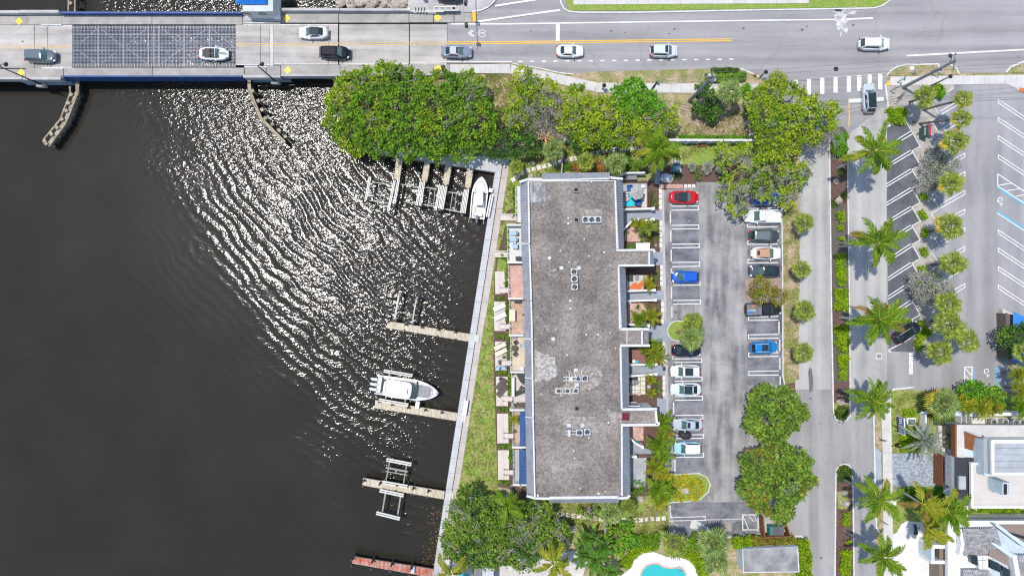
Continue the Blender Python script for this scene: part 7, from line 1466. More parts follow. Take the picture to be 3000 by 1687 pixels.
def fan(nb=15,span=112,pet=.42,droop=.28,w=.05,fold=.12):
 Q=[];mi=[];Q.append([(0,-.012,0),(pet,-.01,.02),(pet,.01,.02),(0,.012,0)]);mi.append(1)
 for i in range(nb):
  an=R(-span+2*span*i/(nb-1))*(1+random.uniform(-.03,.03));L_=(1-pet)*(.78+.22*cos(an))*random.uniform(.86,1.1);d=np.array([cos(an),sin(an),0]);n=np.array([-sin(an),cos(an),0])*w;z0=fold*(i%2)*.4
  c=np.array([pet,0,.02]);m=c+d*L_*.55+np.array([0,0,.03+z0*.3]);e=c+d*L_+np.array([0,0,-droop*random.uniform(.4,1.2)*L_])
  Q.append([c-n*.12,m-n,m+n,c+n*.12]);mi.append(0);Q.append([m-n,e-n*.12,e+n*.12,m+n]);mi.append(0)
 return np.array(Q),np.array(mi)
def broad(n=6,w=.13,droop=.5):
 Q=[];mi=[];rp=lambda u:np.array([u,0,.35*u-droop*u*u])
 for i in range(n):
  u0,u1=.2+.8*i/n,.2+.8*(i+.93)/n;w0,w1=w*math.sin(pi*(.08+.88*(i/n)))**.6,w*math.sin(pi*min(.99,.08+.88*((i+1)/n)))**.6
  for s in(-1,1):
   a,b=rp(u0),rp(u1);o=random.uniform(-.02,.03);Q.append([a,b,b+np.array([.03,s*w1,.03+o]),a+np.array([.03,s*w0,.03+o])]);mi.append(0)
 Q.append([rp(0)+np.array([0,-.015,0]),rp(.95)+np.array([0,-.004,.004]),rp(.95)+np.array([0,.004,.004]),rp(0)+np.array([0,.015,0])]);mi.append(1);return np.array(Q),np.array(mi)
m_rach=M('frond_rib',(.42,.40,.05),None,3,rough=.6)
FR={}
def fronds(kind,leaf):
 key=(kind,leaf.name)
 if key not in FR:
  L_=[]
  for v in range(3):
   if kind=='coconut':q_=feather(26,.16,(.42,.6,.8)[v],.27,.030,54,(-.2,.2,.1)[v])
   elif kind=='date':q_=feather(26,.22,(.30,.42,.55)[v],.15,.020,42,.05,.6)
   elif kind=='areca':q_=feather(16,.34,(.5,.75,.95)[v],.34,.042,48,.1)
   elif kind=='fan':q_=fan(13,100,.46,(.10,.22,.35)[v],.052)
   elif kind=='broad':q_=broad(6,.15,(.4,.55,.75)[v])
   elif kind=='strap':q_=broad(3,.07,(.35,.5,.7)[v])
   L_.append(quads_mesh('frond',q_[0],[leaf,m_rach if leaf not in(l_date,l_coco_d)else leaf],q_[1]))
  FR[key]=L_
 return FR[key]
PK=dict(coconut=(17,-38,68),date=(34,-40,75),areca=(18,5,70),fan=(20,-28,74),broad=(14,8,75),strap=(22,-5,70))
def palm(lab,cx,cy,r,h,kind,leaf,base=None,trunk=m_palmt,old=None,nf=None,tr=.16,name=None,cat='palm tree',grp=None,wind=None,stems=1):
 n,p0,p1=PK[kind];n=nf or n;c=Vector(P(cx,cy,h));b0=Vector(P(*base,0))if base else Vector((c.x+random.uniform(-.2,.2),c.y+random.uniform(-.2,.2),0))
 nm=name or{'coconut':'coconut_palm','date':'date_palm','areca':'areca_palm','fan':'fan_palm','broad':'banana_plant','strap':'cordyline'}[kind]
 t=T(nm,lab,cat,tuple(b0),grp);g=MB();md=b0.lerp(c,.5)+Vector(((b0.x-c.x)*.06,(b0.y-c.y)*.06,0));g.tube([b0,b0.lerp(md,.25),md,md.lerp(c,.6),c+Vector((0,0,-.05))],tr*1.25,8,tr*.75);part(t,'trunk',g,trunk)
 rm=r/S*(H-h)/H;off=c-b0
 if kind in('coconut','date'):
  g=MB();g.tube([c-Vector((0,0,.5)),c+Vector((0,0,.1)),c+Vector((0,0,.5))],tr*.9,8,.04);part(t,'crownshaft',g,m_rach if kind=='coconut' else m_sabt)
 FL=fronds(kind,leaf);FO=fronds(kind,old)if old else FL
 for i in range(n):
  u=(i+.5)/n;pit=p0+(p1-p0)*(u**(.8 if kind!='fan' else .75))+random.uniform(-7,7);az=i*137.5+random.uniform(-16,16);s=rm*random.uniform(.84,1.08)*(1.04 if pit<45 else .85)
  if kind in('coconut','areca'):s*=1.12
  me=(FO if(old and u<.3 and random.random()<.75)else FL)[2 if pit<5 else(1 if pit<35 else 0)]if kind=='coconut' else random.choice(FO if(old and u<.28 and random.random()<.7)else FL)
  rz_=R(az)
  if wind is not None and random.random()<.45:rz_=R(wind+random.uniform(-50,50))
  inst('frond',me,t,tuple(off),(R(random.uniform(-20,20)),-R(pit),rz_),(s,s*random.uniform(.85,1.05),s))
 return t
Gm='coconut palms in the street median'
palm('northernmost median coconut palm beside the side street',2559,444,74,10.5,'coconut',l_coco,(2453,493),old=l_cocoy,nf=16,grp=Gm)
palm('second median coconut palm from the north, beside round shrubs',2569,711,76,10.5,'coconut',l_coco,(2457,723),old=l_coco_d,nf=17,grp=Gm)
palm('third median coconut palm, with brown lower fronds over the parked black car',2574,937,78,10.5,'coconut',l_coco,(2459,930),old=l_coco_d,nf=19,grp=Gm)
palm('coconut palm at the south tip of the long median',2554,1170,64,8.6,'coconut',l_coco,(2466,1142),nf=17,grp=Gm)
palm('coconut palm in the north end of the southern median',2573,1463,66,9.6,'coconut',l_coco,(2473,1404),old=l_cocoy,nf=15,grp=Gm)
palm('coconut palm nearest the bottom edge in the southern median',2586,1630,68,10.2,'coconut',l_coco,(2475,1554),nf=16,grp=Gm)
Gb='windblown palms between the two white houses'
palm('left palm of the windblown group between the white houses',2702,1475,66,8,'coconut',l_cocoy,(2622,1428),old=l_coco_d,nf=16,grp=Gb,wind=-30);palm('right palm of the windblown group reaching the terrace',2770,1492,72,7.5,'coconut',l_coco,None,old=l_cocoy,nf=17,grp=Gb,wind=-35);palm('lower palm of the windblown group over the white driveway',2712,1545,62,7,'coconut',l_cocoy,(2680,1500),nf=13,grp=Gb,wind=-50);palm('small palm tucked in the windblown group by the gate post',2800,1500,40,5,'coconut',l_coco,None,nf=12,grp=Gb)
palm('silvery date palm on the lawn of the modern house',2706,1290,66,5.5,'date',l_date,(2700,1262),trunk=m_sabt)
palm('large coconut palm above the umbrella courtyard',1925,436,68,8.5,'coconut',l_coco,(1902,500),old=l_cocoy,nf=20)
palm('coconut palm between the south lawn tree and the block',1484,1484,56,6.5,'coconut',l_coco,None,nf=15,wind=25)
palm('yellowing coconut palm at the bottom edge beside the bird of paradise',1621,1650,62,7,'coconut',l_cocoy,None,nf=11)
palm('coconut palm cut by the bottom edge beside the seawall',1317,1682,64,6,'coconut',l_cocoy,None,nf=9)
Gs='fan palms of the east parking island'
FP=[('fan palm above the corner shrubs, leftmost of the northern pair',2706,286,36,6,(2665,300),None),('fan palm on a long curved trunk, first in the lot',2820,293,30,8,(2705,322),l_fany),('fan palm on a long straight trunk above the monument sign',2814,350,31,8.5,(2694,363),l_fany),('golden edged fan palm just below the monument sign',2795,417,42,7.5,(2710,447),l_fany),('fan palm overlapping the upper silver buttonwood',2783,541,39,7,(2712,560),l_fany),('fan palm on the middle of the parking island',2782,664,42,6.5,(2722,679),l_fany),('fan palm above the lower silver buttonwood',2788,773,42,6.5,(2730,775),None),('fan palm directly below the lower silver buttonwood',2777,893,44,6.5,(2730,880),None),('fan palm in the middle of the southern palm cluster',2779,955,46,6.5,(2728,940),None),('fan palm sticking out to the right of the southern cluster',2832,999,38,7,(2770,985),None),('fan palm at the south tip of the parking island',2751,1033,42,5.5,(2705,1015),None)]
for l,x,y,r,h,b_,o in FP:palm(l,x,y,r*1.06,h,'fan',l_fan,b_,trunk=m_sabt,old=o,grp=Gs)
palm('large yellow edged fan palm above the modern house lawn',2757,1180,50,5,'fan',l_fang,(2718,1168),trunk=m_sabt,old=l_fany,nf=34);palm('fan palm cut by the right edge by the blue canopy',3004,1033,40,6,'fan',l_fan,None,trunk=m_sabt)
Gw='fan palms in the strip east of the condo lot'
for l,x,y,r in[('northernmost fan palm of the grass strip',2353,651,35),('second fan palm of the grass strip from the north',2345,789,33),('third fan palm of the grass strip, beside the black pickup',2355,910,38),('southernmost fan palm of the grass strip',2352,1033,38)]:palm(l,x,y,r,4,'fan',l_fan,(x-33,y+8),trunk=m_sabt,grp=Gw,nf=18)
palm('upper fan palm on the small parking island',2028,941,34,4,'fan',l_fan,None,trunk=m_sabt,nf=22);palm('lower bigger fan palm over the black sedan',2025,990,41,4.5,'fan',l_fang,(2015,988),trunk=m_sabt,nf=32)
Gn='fan palms of the condominium gardens'
for l,x,y,r,h,lf in[('fan palm between the dead palm and the path',1620,441,38,4,l_fang),('fan palm in the shade above the stepping stones',1690,418,32,4,l_dark),('small yellow green fan palm over the orange plants',1716,475,32,3.5,l_fan),('dense fan palm left of the big coconut palm',1805,479,40,4,l_fang),('fan palm at the west start of the stone path',1512,490,26,3,l_fan),('fan palm with brown skirt beside the utility pole',2136,272,44,5,l_fang),('fan palm at the edge of the north east tree',2215,298,40,5,l_fang),('fan palm by the corner kerb above the north east tree',2277,236,32,5,l_fan),('fan palm over the south stepping stones',1789,1500,38,4.5,l_fang),('small fan palm touching the south mansard',1838,1483,30,4,l_fan),('bright fan palm at the head of the pool',1976,1590,46,5.5,l_fan),('big fan palm left of the bike rail',2088,1588,54,5,l_fang),('lower fan palm beside the pool deck',2095,1642,46,4.5,l_fang)]:
 palm(l,x,y,r,h,'fan',lf,None,trunk=m_sabt,grp=Gn,old=l_fany if 'skirt' in l else None)
palm('dead orange brown palm in the north garden',1595,402,30,4.5,'strap',M('dead_frond',(.62,.30,.14),(.45,.25,.12),2,island=.3),None,trunk=m_barkd,nf=11,name='dead_palm')
for l,x,y,r,h,lf in[('left feathery palm of the red brick courtyard',1872,660,24,3,l_cocoy),('right feathery palm of the red brick courtyard',1899,666,25,3,l_fan),('left areca palm of the flagstone courtyard',1869,935,30,3,l_coco),('right areca palm of the flagstone courtyard',1906,924,28,3,l_cocoy),('yellow green palm of the terracotta courtyard',1899,834,20,2,l_cocoy),('areca palm behind the pale silver sedan',1938,1232,36,3.5,l_coco),('areca palm with orange tips beside the covered motorcycle',1948,1268,30,3.3,l_crot),('feathery palm over the grey entry path',1928,1300,38,3.5,l_coco),('arching palm beside the light blue car',1937,1335,34,3,l_coco),('bright yellow palm over the southern patio',1915,1368,34,3,l_cocoy),('yellow palm nearest the last empty bay',1940,1390,28,2.8,l_cocoy),('palm at the south east corner of the block',1922,1428,36,3.2,l_coco),('palm beside the flower island',1948,1436,30,3,l_coco),('lowest palm of the row, over the south lawn',1928,1462,28,2.8,l_cocoy),('small yellow palm in the slab courtyard',1905,1112,17,1.8,l_cocoy),('small yellow palm at the foot of the slab courtyard',1906,1150,15,1.6,l_cocoy),('small yellow palm on the tan stone patio',1507,1226,15,1.8,l_cocoy)]:
 palm(l,x,y,r*1.1,h,'areca',lf,None,trunk=m_sabt,tr=.09,grp='palms of the east courtyards',nf=15)
for l,x,y,r,lf in[('cordyline with orange leaves behind the navy sedan',1915,1033,34,l_crot),('green cordyline at the entry wall',1895,1022,28,l_coco),('cordyline with red leaves at the slab border',1932,1046,28,l_crot),('tall green plant above the cordylines',1920,1005,24,l_coco),('low cordyline at the curb of the second entry',1902,1062,20,l_coco)]:palm(l,x,y,r,2.2,'strap',lf,None,trunk=m_sabt,tr=.06,cat='plant',grp='cordylines behind the parked cars',nf=30)
for l,x,y,r,lf in[('bird of paradise clump left of the south fence',1720,1575,46,l_banana),('second bird of paradise clump at the bottom edge',1742,1640,48,l_banana),('bird of paradise leaf fan beside the south lawn',1768,1600,40,l_banana),('bird of paradise clump leaning over the private patio',1705,1625,38,l_banana),('banana clump at the very bottom edge',1785,1672,42,l_banana)]:palm(l,x,y,r,3.2,'broad',lf,None,trunk=m_sabt,tr=.08,cat='plant',grp='bird of paradise clumps',nf=17)
for l,x,y,r,lf in[('yellow green areca above the white fence wall, leftmost',2805,1178,30,l_cocoy),('olive gold areca left of the rounded tree',2828,1190,30,l_cocoy),('gold areca in front of the rounded tree',2868,1195,34,l_cocoy),('yellow orange areca at the right by the wall',2905,1190,30,l_crot),('yellow palm beside the restaurant path',2975,1095,34,l_cocoy),('green gold palm below the restaurant',2985,1140,36,l_cocoy),('palm at the right edge above the condensers',2985,1190,38,l_coco)]:palm(l,x,y,r,3.2,'areca',lf,None,trunk=m_sabt,tr=.08,grp='arecas along the white fence wall',nf=20)
for l,x,y,r in[('left silver fan shrub on the mulch',2028,490,17),('large silver fan shrub on the mulch',2072,492,22),('right silver shrub against the sparse tree',2112,498,18)]:palm(l,x,y,r,.8,'fan',l_silver,None,trunk=m_sabt,tr=.05,cat='plant',grp='silver plants on the mulch',nf=18)
Gt='mangrove trees between bridge and dock'
tree('westernmost grey green mangrove crown over the water',[(1000,295,52,4.5),(985,345,42,4),(1030,245,45,5),(1015,390,36,3.5),(1040,420,34,3)],l_yel,base=(1030,320),grp=Gt,mix=(l_mang,.5),branches=3,name='mangrove_tree')
tree('mangrove crown touching the bridge parapet on the left',[(1085,240,58,6.5),(1075,300,58,6.5),(1130,215,40,6.2),(1090,360,56,6),(1095,415,40,4.5),(1060,400,30,4)],l_mang,base=(1090,320),grp=Gt,mix=(l_yel,.5),branches=5,name='mangrove_tree')
tree('central mangrove crown below the bridge',[(1165,235,52,6.8),(1170,300,66,7.2),(1205,350,60,6.8),(1150,390,54,6),(1190,430,42,4.5),(1215,250,46,6.5)],l_mang,base=(1180,330),grp=Gt,mix=(l_yel,.4),branches=6,name='mangrove_tree')
tree('mangrove crown right of the bridge lamp',[(1290,240,44,6),(1270,300,60,7),(1310,350,58,6.8),(1265,400,56,6),(1285,440,36,4.2),(1330,260,42,6)],l_mang,base=(1290,340),grp=Gt,mix=(l_yel,.5),branches=5,name='mangrove_tree')
tree('easternmost mangrove crown beside the dry grass gap',[(1370,245,44,5.5),(1385,300,50,6.2),(1410,350,46,5.8),(1370,370,56,6),(1360,430,40,4.5),(1425,390,34,4.5),(1325,435,30,3.6)],l_mang,base=(1380,350),grp=Gt,mix=(l_yel,.4),branches=8,name='mangrove_tree')
tree('dark low tree at the corner of the shaded dock',[(1440,430,32,3.6),(1475,425,38,4),(1515,415,42,4.4),(1550,425,32,4),(1540,385,30,4.4)],l_dark,grp='trees of the north garden',mix=(l_bright,.4))
tree('yellow green tree with bare grey branches left of the north garden',[(1530,225,36,6),(1560,265,44,6),(1520,290,40,6),(1610,275,42,6.2),(1510,340,34,5),(1590,250,26,5.5)],l_yel,grp='trees of the north garden',mix=(l_mang,.4),branches=14,branch_mat=m_bark,keep=.8)
tree('grey half bare crown in the middle of the north garden trees',[(1560,320,46,5.8),(1600,345,44,5.6),(1635,310,34,6),(1650,370,38,5),(1580,370,30,5)],l_grey,grp='trees of the north garden',mix=(l_yel,.45),branches=30,keep=.6,a=.13,b=.07)
tree('broad yellow green crown of the north garden',[(1690,290,46,6.5),(1715,330,52,6.8),(1680,350,44,6.2),(1745,365,46,6.4),(1710,385,42,5.5),(1770,320,40,6.5)],l_yel,grp='trees of the north garden',branches=9)
tree('yellow green crown right of the dense dark tree',[(1835,345,48,6),(1800,375,50,6),(1880,350,40,5.8),(1925,345,38,5.2),(1960,345,32,4.8),(1900,390,36,5),(1840,395,34,5)],l_yel,grp='trees of the north garden',mix=(l_mang,.35),branches=14)
tree('dense saturated green tree beside the wooden pole',[(1855,262,38,6.5),(1825,285,36,6.2),(1885,290,40,6.4),(1850,310,42,6),(1910,310,28,5.4)],l_bright,grp='trees of the north garden',dens=5.5)
tree('dark green shrub tree at the square utility pole',[(2062,262,20,3.4),(2064,295,27,3.8),(2095,322,23,3.4),(2054,318,20,3),(2076,340,15,2.6),(2088,280,18,3.2)],l_dark,grp='trees of the north garden',mix=(l_bright,.3))
tree('big yellow green tree spreading over the side street corner',[(2270,275,48,7),(2320,290,54,7.4),(2250,330,52,7),(2310,345,56,7.4),(2370,325,48,6.8),(2420,345,40,6),(2380,375,44,6),(2270,385,48,6.2),(2320,400,44,5.6),(2445,320,22,5),(2225,290,30,6)],l_yel,base=(2290,350),mix=(l_mang,.3),branches=10,squash=.5)
tree('bare grey branches at the east side of the big corner tree',[(2400,405,40,4.8),(2370,420,34,4.4),(2435,390,34,4.6)],l_grey,branches=40,keep=.12,a=.1,b=.06,base=(2380,390),name='bare_tree')
tree('sparse open tree over the north end of the condo lot',[(2140,450,40,5.5),(2190,460,46,6),(2160,505,44,6),(2220,500,48,6.2),(2280,480,46,6),(2320,520,46,5.8),(2260,540,46,5.8),(2150,575,38,5.4),(2200,560,42,5.6),(2310,575,36,5),(2350,500,28,5),(2165,605,26,4.8)],l_yel,base=(2290,520),mix=(l_mang,.5),branches=34,keep=.55,k=15,branch_mat=m_bark,blen=2.4)
tree('small olive and red tree on the parking island',[(2225,835,24,2.8),(2255,855,30,3.2),(2285,870,24,2.8),(2235,868,22,2.8),(2212,858,14,1.8)],l_red,a=.13,b=.07,spread=.22,k=18,dens=4.5,branches=5,blen=1)
tree('round crowned tree at the lot exit, upper of two',[(2245,1180,46,5.5),(2300,1180,46,5.5),(2265,1225,56,6),(2320,1225,44,5.4),(2230,1235,42,5.2),(2275,1265,40,5),(2250,1270,30,4.6),(2345,1210,26,4.6)],l_fig,a=.26,b=.15,k=12,dens=5,grp='round fig trees at the lot exit')
tree('bigger round crowned tree at the lot exit, lower of two',[(2230,1370,50,6),(2290,1345,50,6),(2340,1370,46,5.8),(2260,1415,62,6.6),(2325,1430,56,6.2),(2215,1430,44,5.6),(2270,1470,50,5.8),(2300,1500,36,4.8),(2240,1465,38,5),(2370,1410,26,5)],l_fig,a=.26,b=.15,k=12,dens=5,grp='round fig trees at the lot exit',mix=(l_red,.25),branches=3)
tree('large dark green tree at the waterfront south of the lawn',[(1355,1500,42,6.5),(1400,1520,50,7),(1350,1560,48,6.8),(1420,1570,56,7.2),(1335,1610,36,5.8),(1390,1620,50,6.4),(1440,1625,46,6.2),(1320,1585,28,5.5),(1370,1455,24,5.6),(1435,1475,20,5.4)],l_fig,base=(1400,1560),mix=(l_dark,.5),branches=14,dens=5)
tree('dark green tree with pale bare branches left of the south lawn',[(1490,1540,52,6.8),(1540,1530,46,6.6),(1575,1560,48,6.4),(1510,1590,52,6.6),(1560,1610,44,6),(1480,1620,40,5.8),(1620,1590,34,5.4),(1530,1640,34,5),(1590,1500,34,5.8),(1640,1560,26,5)],l_fig,base=(1520,1560),mix=(l_dark,.5),branches=34,dens=5,blen=2.2)
tree('upper silver buttonwood on the parking island',[(2745,470,34,3.6),(2785,480,36,3.8),(2755,510,38,4),(2730,530,28,3.2),(2785,515,26,3.4),(2770,445,24,3)],l_silver,a=.12,b=.07,k=18,spread=.25,grp='silver buttonwoods of the parking island',dens=5,mix=(l_fang,.3))
tree('lower silver buttonwood on the parking island',[(2710,825,32,3.4),(2745,830,34,3.6),(2775,850,32,3.6),(2735,860,36,3.8),(2705,855,26,3),(2790,860,20,3)],l_silver,a=.12,b=.07,k=18,spread=.25,grp='silver buttonwoods of the parking island',dens=5,mix=(l_fang,.3))
tree('dark leafy tree in front of the blue canopy',[(2955,985,26,4),(2985,990,32,4.4),(2965,1010,28,4),(3010,985,34,4.4)],l_dark,mix=(l_mang,.6))
tree('rounded dense green tree below the accessible bay',[(2850,1150,28,3.4),(2880,1160,32,3.8),(2915,1165,30,3.6),(2925,1185,24,3),(2865,1140,22,3.2)],l_bright,dens=5.5,mix=(l_mang,.5))
tree('slim green tree over the red patio fence on the south lawn',[(1725,1485,18,3),(1710,1500,16,2.8),(1740,1500,14,2.6)],l_mang,keep=.6,branches=8,blen=.8)
tree('bright bush mass left of the pool',[(1800,1575,26,2.6),(1830,1560,22,2.4),(1815,1605,26,2.4),(1850,1590,20,2.2),(1835,1540,16,2)],l_bright,cat='bush',mix=(l_yel,.5))
shrub('round shrub by the lawn corner on the mulch',[(2030,491-0,9,1)],l_bright)if False else None
for l,x,y,r,h,lf in[('bright round shrub at the lawn edge',2032,493-0,11,1,l_bright),('rounded bright shrub beside the green lawn',2031,490,2,.3,l_bright),('left round clipped shrub near the boulder',1970,512,9,.8,l_mang),('right round clipped shrub near the boulder',1990,512,8,.8,l_dark),('leafy shrub between the silver plants',2046,513,12,.9,l_bright),('bright bush in the red brick courtyard',1888,692,17,1.4,l_bright),('small bush at the foot of the red brick courtyard',1846,721,13,1.2,l_bright),('small bush at the angled wall',1835,683,8,.8,l_yel),('dark clipped bush in the flagstone courtyard',1865,895,9,.8,l_dark),('orange green bush in the flagstone courtyard',1898,892,10,.8,l_crot),('bush in front of the southern block corner',1870,1428,20,1.3,l_bright),('low bush beside the block corner',1855,1450,14,1,l_mang),('pink flowering plant on the palm island',1995,971,10,.8,l_pink),('red tipped plant on the palm island bed',2012,955,7,.6,l_crot),('tiny round plant on the sand by the sign',2697,394,6,.6,l_dark),('small dark plant beside the fan palm shadow',2679,355,5,.5,l_dark),('green clump at the lawn path start',1578,512,9,.7,l_bright),('dark bush beside the thin white fence',1660,483,15,1.2,l_bright)]:
 if r<4:continue
 shrub(l,[(x,y,r,h)],lf,cat='shrub',grp='garden shrubs')
shrub('orange croton bed under the small fan palm',[(1690,490,13,.8),(1712,497,12,.7),(1735,487,14,.9),(1755,480,15,1),(1768,492,12,.8)],M('leaf_croton',(.52,.14,.02),(.16,.18,.02),2.5,island=.5,hue=.03),cat='plants',name='croton_bed')
shrub('green ground cover between croton and coconut palm',[(1840,475,18,1),(1860,490,18,1.1),(1850,500,16,.9),(1885,480,14,1)],l_bright,name='ground_cover')['kind']='stuff'
hedge('rectangular clipped hedge at the corner of the angled bays',[(2632,316),(2626,362)],50,.8,l_hedge);hedge('wide clipped hedge in the north tip of the median',[(2462,388),(2460,455)],42,1.0,l_bright)
hedge('yellow green shrub mass behind the small lamp post',[(2738,262),(2765,262)],30,1.2,l_hedge,name='shrub_row',cat='shrubs');hedge('green shrub next to the yellow one at the corner',[(2762,268),(2748,282)],24,1.1,l_bright,name='shrub_row',cat='shrubs')
hedge('low green shrub in the middle of the south cluster',[(2692,985),(2712,975),(2722,965)],26,.9,l_hedge,name='shrub_row',cat='shrubs');hedge('low shrub below the black car',[(2690,995),(2694,1025)],16,.8,l_hedge,name='shrub_row',cat='shrubs')
hd=[((2463,620),(2463,640),18,'first round bright shrub in the long median'),((2468,645),(2470,648),12,'small leafy shrub under the first round shrub'),((2464,662),(2464,672),17,'second round bright shrub in the long median'),((2464,695),(2464,700),17,'third round bright shrub in the long median'),((2463,745),(2465,775),22,'top of the shaded hedge run in the long median'),((2466,780),(2468,835),20,'bumpy hedge run above the straight one in the long median'),((2466,848),(2468,908),30,'straight broad hedge run in the long median'),((2468,955),(2470,1010),32,'broad hedge run below the third palm'),((2471,1015),(2472,1030),20,'narrow neck of the hedge below the third palm'),((2472,1038),(2471,1078),24,'lower hedge run in the long median'),((2470,1085),(2471,1112),15,'thin end of the lower hedge run'),((2480,1500),(2480,1510),14,'small round shrub in the southern median'),((2482,1518),(2481,1540),15,'second small shrub in the southern median'),((2485,1585),(2486,1590),17,'round shrub under the second palm of the southern median'),((2482,1612),(2478,1687),24,'long hedge run at the bottom of the southern median')]
for a,b_,w_,l in hd:hedge(l,[a,b_],w_*1.1,.95,l_hedge,grp='clipped shrubs in the medians')
for l,a,b_,w_ in[('first oblong shrub on the parking island',(2703,568),(2710,585),12),('second oblong shrub on the parking island',(2700,618),(2713,640),13),('third oblong shrub on the parking island',(2706,672),(2712,692),14),('fourth oblong shrub on the parking island',(2704,725),(2714,748),13),('fifth oblong shrub on the parking island',(2699,780),(2710,800),13),('sixth shrub under the lower buttonwood',(2685,832),(2698,828),12),('seventh shrub by the southern palms',(2700,940),(2704,950),11)]:hedge(l,[a,b_],w_,.8,l_hedge,grp='oblong shrubs of the parking island')
hedge('thin hedge row above the white garden wall',[(1990,402),(2190,404)],7,1.1,l_bright);hedge('vine hedge along the south edge of the lot, left part',[(2150,1592),(2200,1590)],30,2.2,l_hedge,k=12);hedge('mixed dark vine hedge behind the dumpster',[(2200,1593),(2330,1592)],34,2.2,l_red,k=12);hedge('bright hedge column along the street at the bottom',[(2350,1585),(2362,1640),(2360,1700)],34,2.0,l_hedge,k=10)
hedge('dark vine hedge below the south lawn',[(1835,1585),(1930,1585)],34,1.6,l_mang,k=10);hedge('bright ground hedge curving round the pool deck',[(1830,1660),(1850,1622),(1885,1600),(1925,1600)],26,.9,l_hedge);hedge('bright ground hedge right of the pool deck',[(2000,1612),(2045,1640),(2062,1690)],26,.9,l_hedge);hedge('tangle of vine between pool palm and fan palm',[(2020,1580),(2050,1600)],40,1.8,l_mang,k=10)
hedge('ragged green verge growth above the concrete walk',[(2085,208),(2165,210)],16,.8,l_ivy,name='shrub_row',cat='shrubs');hedge('shrubs on the verge behind the utility pole',[(2070,226),(2130,228),(2185,222)],20,1.2,l_mang,name='shrub_row',cat='shrubs');hedge('shrub row beside the corner kerb',[(2180,250),(2200,290),(2190,310)],24,1.6,l_bright,name='shrub_row',cat='shrubs')
hedge('clipped hedge left of the sign on the modern house lawn',[(2652,1212),(2680,1212)],20,.9,l_hedge);hedge('long hedge behind the sign on the modern house lawn',[(2645,1250),(2648,1322)],16,.8,l_hedge);hedge('hedge bed around the date palm',[(2668,1262),(2680,1320)],34,.6,l_hedge);hedge('hedge along the dark turf strip',[(2850,1492),(2990,1494)],10,1.0,l_hedge);hedge('dark hedge above the condenser row',[(2730,1212),(2795,1210)],22,1.2,l_mang)
hedge('bright plants left of the driveway palms',[(2745,1436),(2770,1440)],22,1,l_bright,name='shrub_row',cat='shrubs');hedge('dark planting under the windblown palms',[(2655,1450),(2740,1455),(2790,1510)],40,.8,l_mang,name='shrub_row',cat='shrubs');shrub('orange plant beside the terrace',[(2815,1467,14,1.6)],l_crot)
for i,(a,b_,l)in enumerate([((1507,545),(1506,640),'thin hedge beside the northernmost patio'),((1486,660),(1486,735),'thin hedge beside the white tiled patio'),((1462,740),(1488,765),'plants at the second ramp'),((1486,770),(1483,840),'thin hedge beside the pink patio'),((1452,875),(1478,875),'short hedge between the first and second deck'),((1487,885),(1487,940),'thin hedge beside the mottled patio'),((1453,985),(1480,985),'short hedge between the second and third deck'),((1490,975),(1491,1050),'thin hedge beside the travertine patio'),((1455,1092),(1483,1092),'short hedge between the third and fourth deck'),((1494,1085),(1494,1160),'thin hedge beside the smooth beige patio'),((1458,1198),(1486,1198),'short hedge between the fourth and fifth deck'),((1496,1190),(1497,1265),'thin hedge beside the northern awning patio'),((1461,1307),(1486,1307),'short hedge between the fifth and sixth deck'),((1497,1300),(1497,1370),'thin hedge beside the southern awning patio'),((1464,1412),(1492,1414),'hedge below the last deck')]):hedge(l,[a,b_],8,.6,l_mang,grp='low hedges around the sun decks',name='low_hedge',dens=16)
g=shrub('golden leaved flower bed in the round island',[(1960,1420,14,.6),(1985,1412,16,.6),(2015,1410,18,.6),(2040,1420,18,.6),(2048,1438,14,.5),(1970,1440,16,.6),(1990,1455,14,.5),(2030,1452,16,.6),(1962,1430,12,.5),(2015,1430,10,.5)],l_gold,dens=12,cat='flower bed',name='flower_bed',a=.13,b=.09);kerb('bed_edging',arc(2006,1430,47,32,40,190,12),2.4,.15,mat=m_conc)
for l,x,y in[('agave clump at the upper end of the first front bed',1924,655),('small green plant in the first front bed',1925,700),('agave at the head of the second front bed',1928,795),('green plant in the second front bed',1926,818),('dark spiky plant at the foot of the second front bed',1927,840),('green mound in the third front bed',1928,908),('green mound in the fourth front bed, upper',1934,1120),('green mound in the fourth front bed, lower',1934,1145),('yellow green plant in the uppermost front bed',1922,587),('dark plant in the uppermost front bed',1925,605)]:shrub(l,[(x,y,6.5,.4)],l_mang if 'dark' not in l else l_red,cat='plant',grp='small plants in the front beds')
for l,x,y,r in[('ground cover at the north tip of the southern median',2473,1383,18),('ground cover at the south tip of the long median',2465,1205,18),('ground cover beside the first boulder in the long median',2468,500,10),('ground cover beside the large boulder in the long median',2448,590,10),('ground cover right of the large boulder',2472,575,9)]:shrub(l,[(x,y,r,.3),(x,y+r*.8,r*.8,.3)],l_ivy,cat='ground cover',name='ground_cover',squash=.4,dens=22,k=12,spread=.2,grp='ground cover in the medians')
g=MB()
for(x0,x1,y0,y1,n_)in[(1960,2300,560,1560,90),(2300,2440,560,1560,50),(2435,2490,480,1220,60),(2450,2500,1370,1680,40),(1320,1450,1240,1480,50),(1600,2180,1480,1570,40),(2000,2220,290,400,120),(2190,2330,1120,1180,60)]:
 for i in range(n_):p=P(random.uniform(x0,x1),random.uniform(y0,y1),.13);a=random.uniform(0,3.1);s=random.uniform(.05,.11);g.add([(p[0]+s*cos(a+k*pi/2)*(1 if k%2 else .6),p[1]+s*sin(a+k*pi/2)*(1 if k%2 else .6),p[2]+.01)for k in range(4)],[(0,1,2,3)])
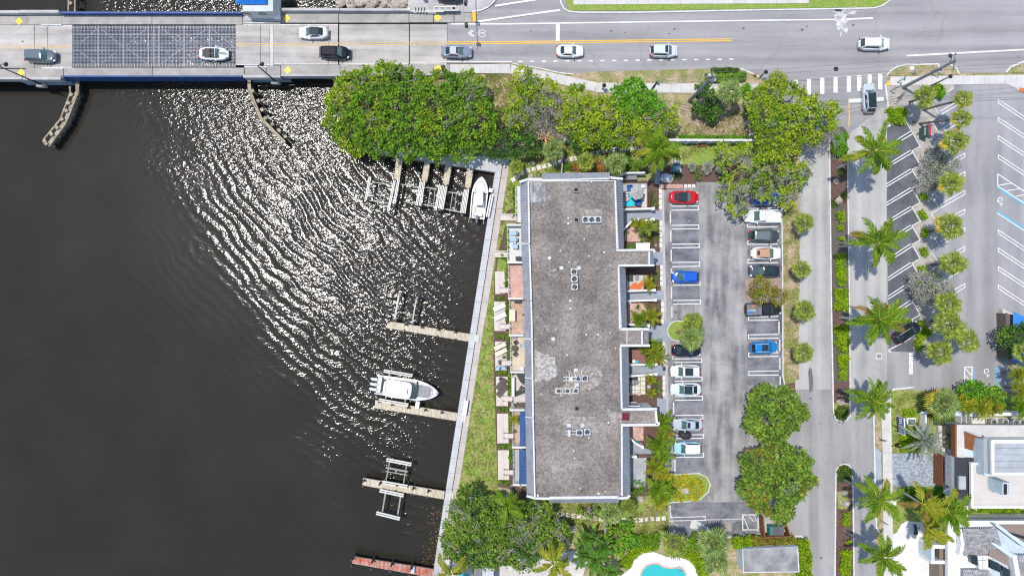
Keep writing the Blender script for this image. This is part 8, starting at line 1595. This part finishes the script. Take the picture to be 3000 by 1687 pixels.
o=solo('fallen_leaf_litter',g,M('dry_leaf',(.62,.26,.10),(.5,.2,.08),3,island=.3),'orange dry leaves scattered on the asphalt and beds','leaf litter');o['kind']='stuff'
g=MB()
for i in range(90):
 y=random.uniform(1480,1660);x=shore(y)-abs(random.gauss(0,22))-2;p=P(x,y,WZ+.03);a=random.uniform(0,3.1);s=random.uniform(.03,.075);g.add([(p[0]+s*cos(a+k*pi/2),p[1]+s*sin(a+k*pi/2),p[2])for k in range(4)],[(0,1,2,3)])
o=solo('floating_leaf_litter',g,M('floating_leaf',(.65,.28,.08),(.5,.3,.1),3,island=.3),'orange leaves floating beside the seawall at the red pier','leaf litter');o['kind']='stuff'
def in_poly(px,py,poly):
 c=np.zeros(len(px),bool);j=len(poly)-1
 for i in range(len(poly)):
  xi,yi=poly[i];xj,yj=poly[j];c^=((yi>py)!=(yj>py))&(px<(xj-xi)*(py-yi)/(yj-yi+1e-9)+xi);j=i
 return c
def tufts(lab,polys,n,mat,hgt=.12,s=.12):
 Q=[]
 for poly,m in zip(polys,n):
  xs_=[p[0]for p in poly];ys_=[p[1]for p in poly];X=rng.uniform(min(xs_),max(xs_),m*2);Y=rng.uniform(min(ys_),max(ys_),m*2);k=in_poly(X,Y,poly);X=X[k];Y=Y[k];nz=np.sin(X*.11+np.sin(Y*.07)*2)+np.sin(Y*.13+X*.05);kk=rng.random(len(X))<.45+.25*nz;X=X[kk];Y=Y[kk]
  C=np.stack([(X-CX)/S,(CY-Y)/S,np.full(len(X),.07)],1);Q.append(leaves(C,4,s*.7,s,s*.5,1.0,.3))
 Q=np.concatenate(Q);Q[:,:,2]=np.clip(Q[:,:,2],.03,.3);me=quads_mesh('grass_tufts',Q,[mat]);ob=bpy.data.objects.new('grass_tufts',me);COL.objects.link(ob);tag(ob,lab,'grass');ob['kind']='stuff';return ob
wl=[(1489,505),(1510,560),(1480,640),(1450,800),(1447,1100),(1455,1430),(1490,1470),(1320,1500),(1350,1400),(1374,1237),(1439,850)]
tufts('short mown grass of the waterfront lawn',[wl],[5200],M('grass_blade',(.16,.215,.035),(.27,.23,.09),.7,island=.35,trans=.2,lo=.36,hi=.56))
tufts('patchy grass of the south lawn and north garden',[[(1570,1465),(1955,1480),(1960,1560),(1560,1560)],[(1480,440),(1900,400),(2230,300),(2230,400),(1900,500),(1500,520)],[(1400,215),(1500,215),(1530,400),(1400,400)],[(2296,600),(2340,620),(2338,1110),(2298,1110)],[(2612,1145),(2800,1150),(2730,1325),(2612,1325)]],[2800,6000,1800,3000,2600],M('grass_blade_dry',(.17,.20,.04),(.32,.26,.12),.6,island=.35,trans=.2,lo=.38,hi=.56))
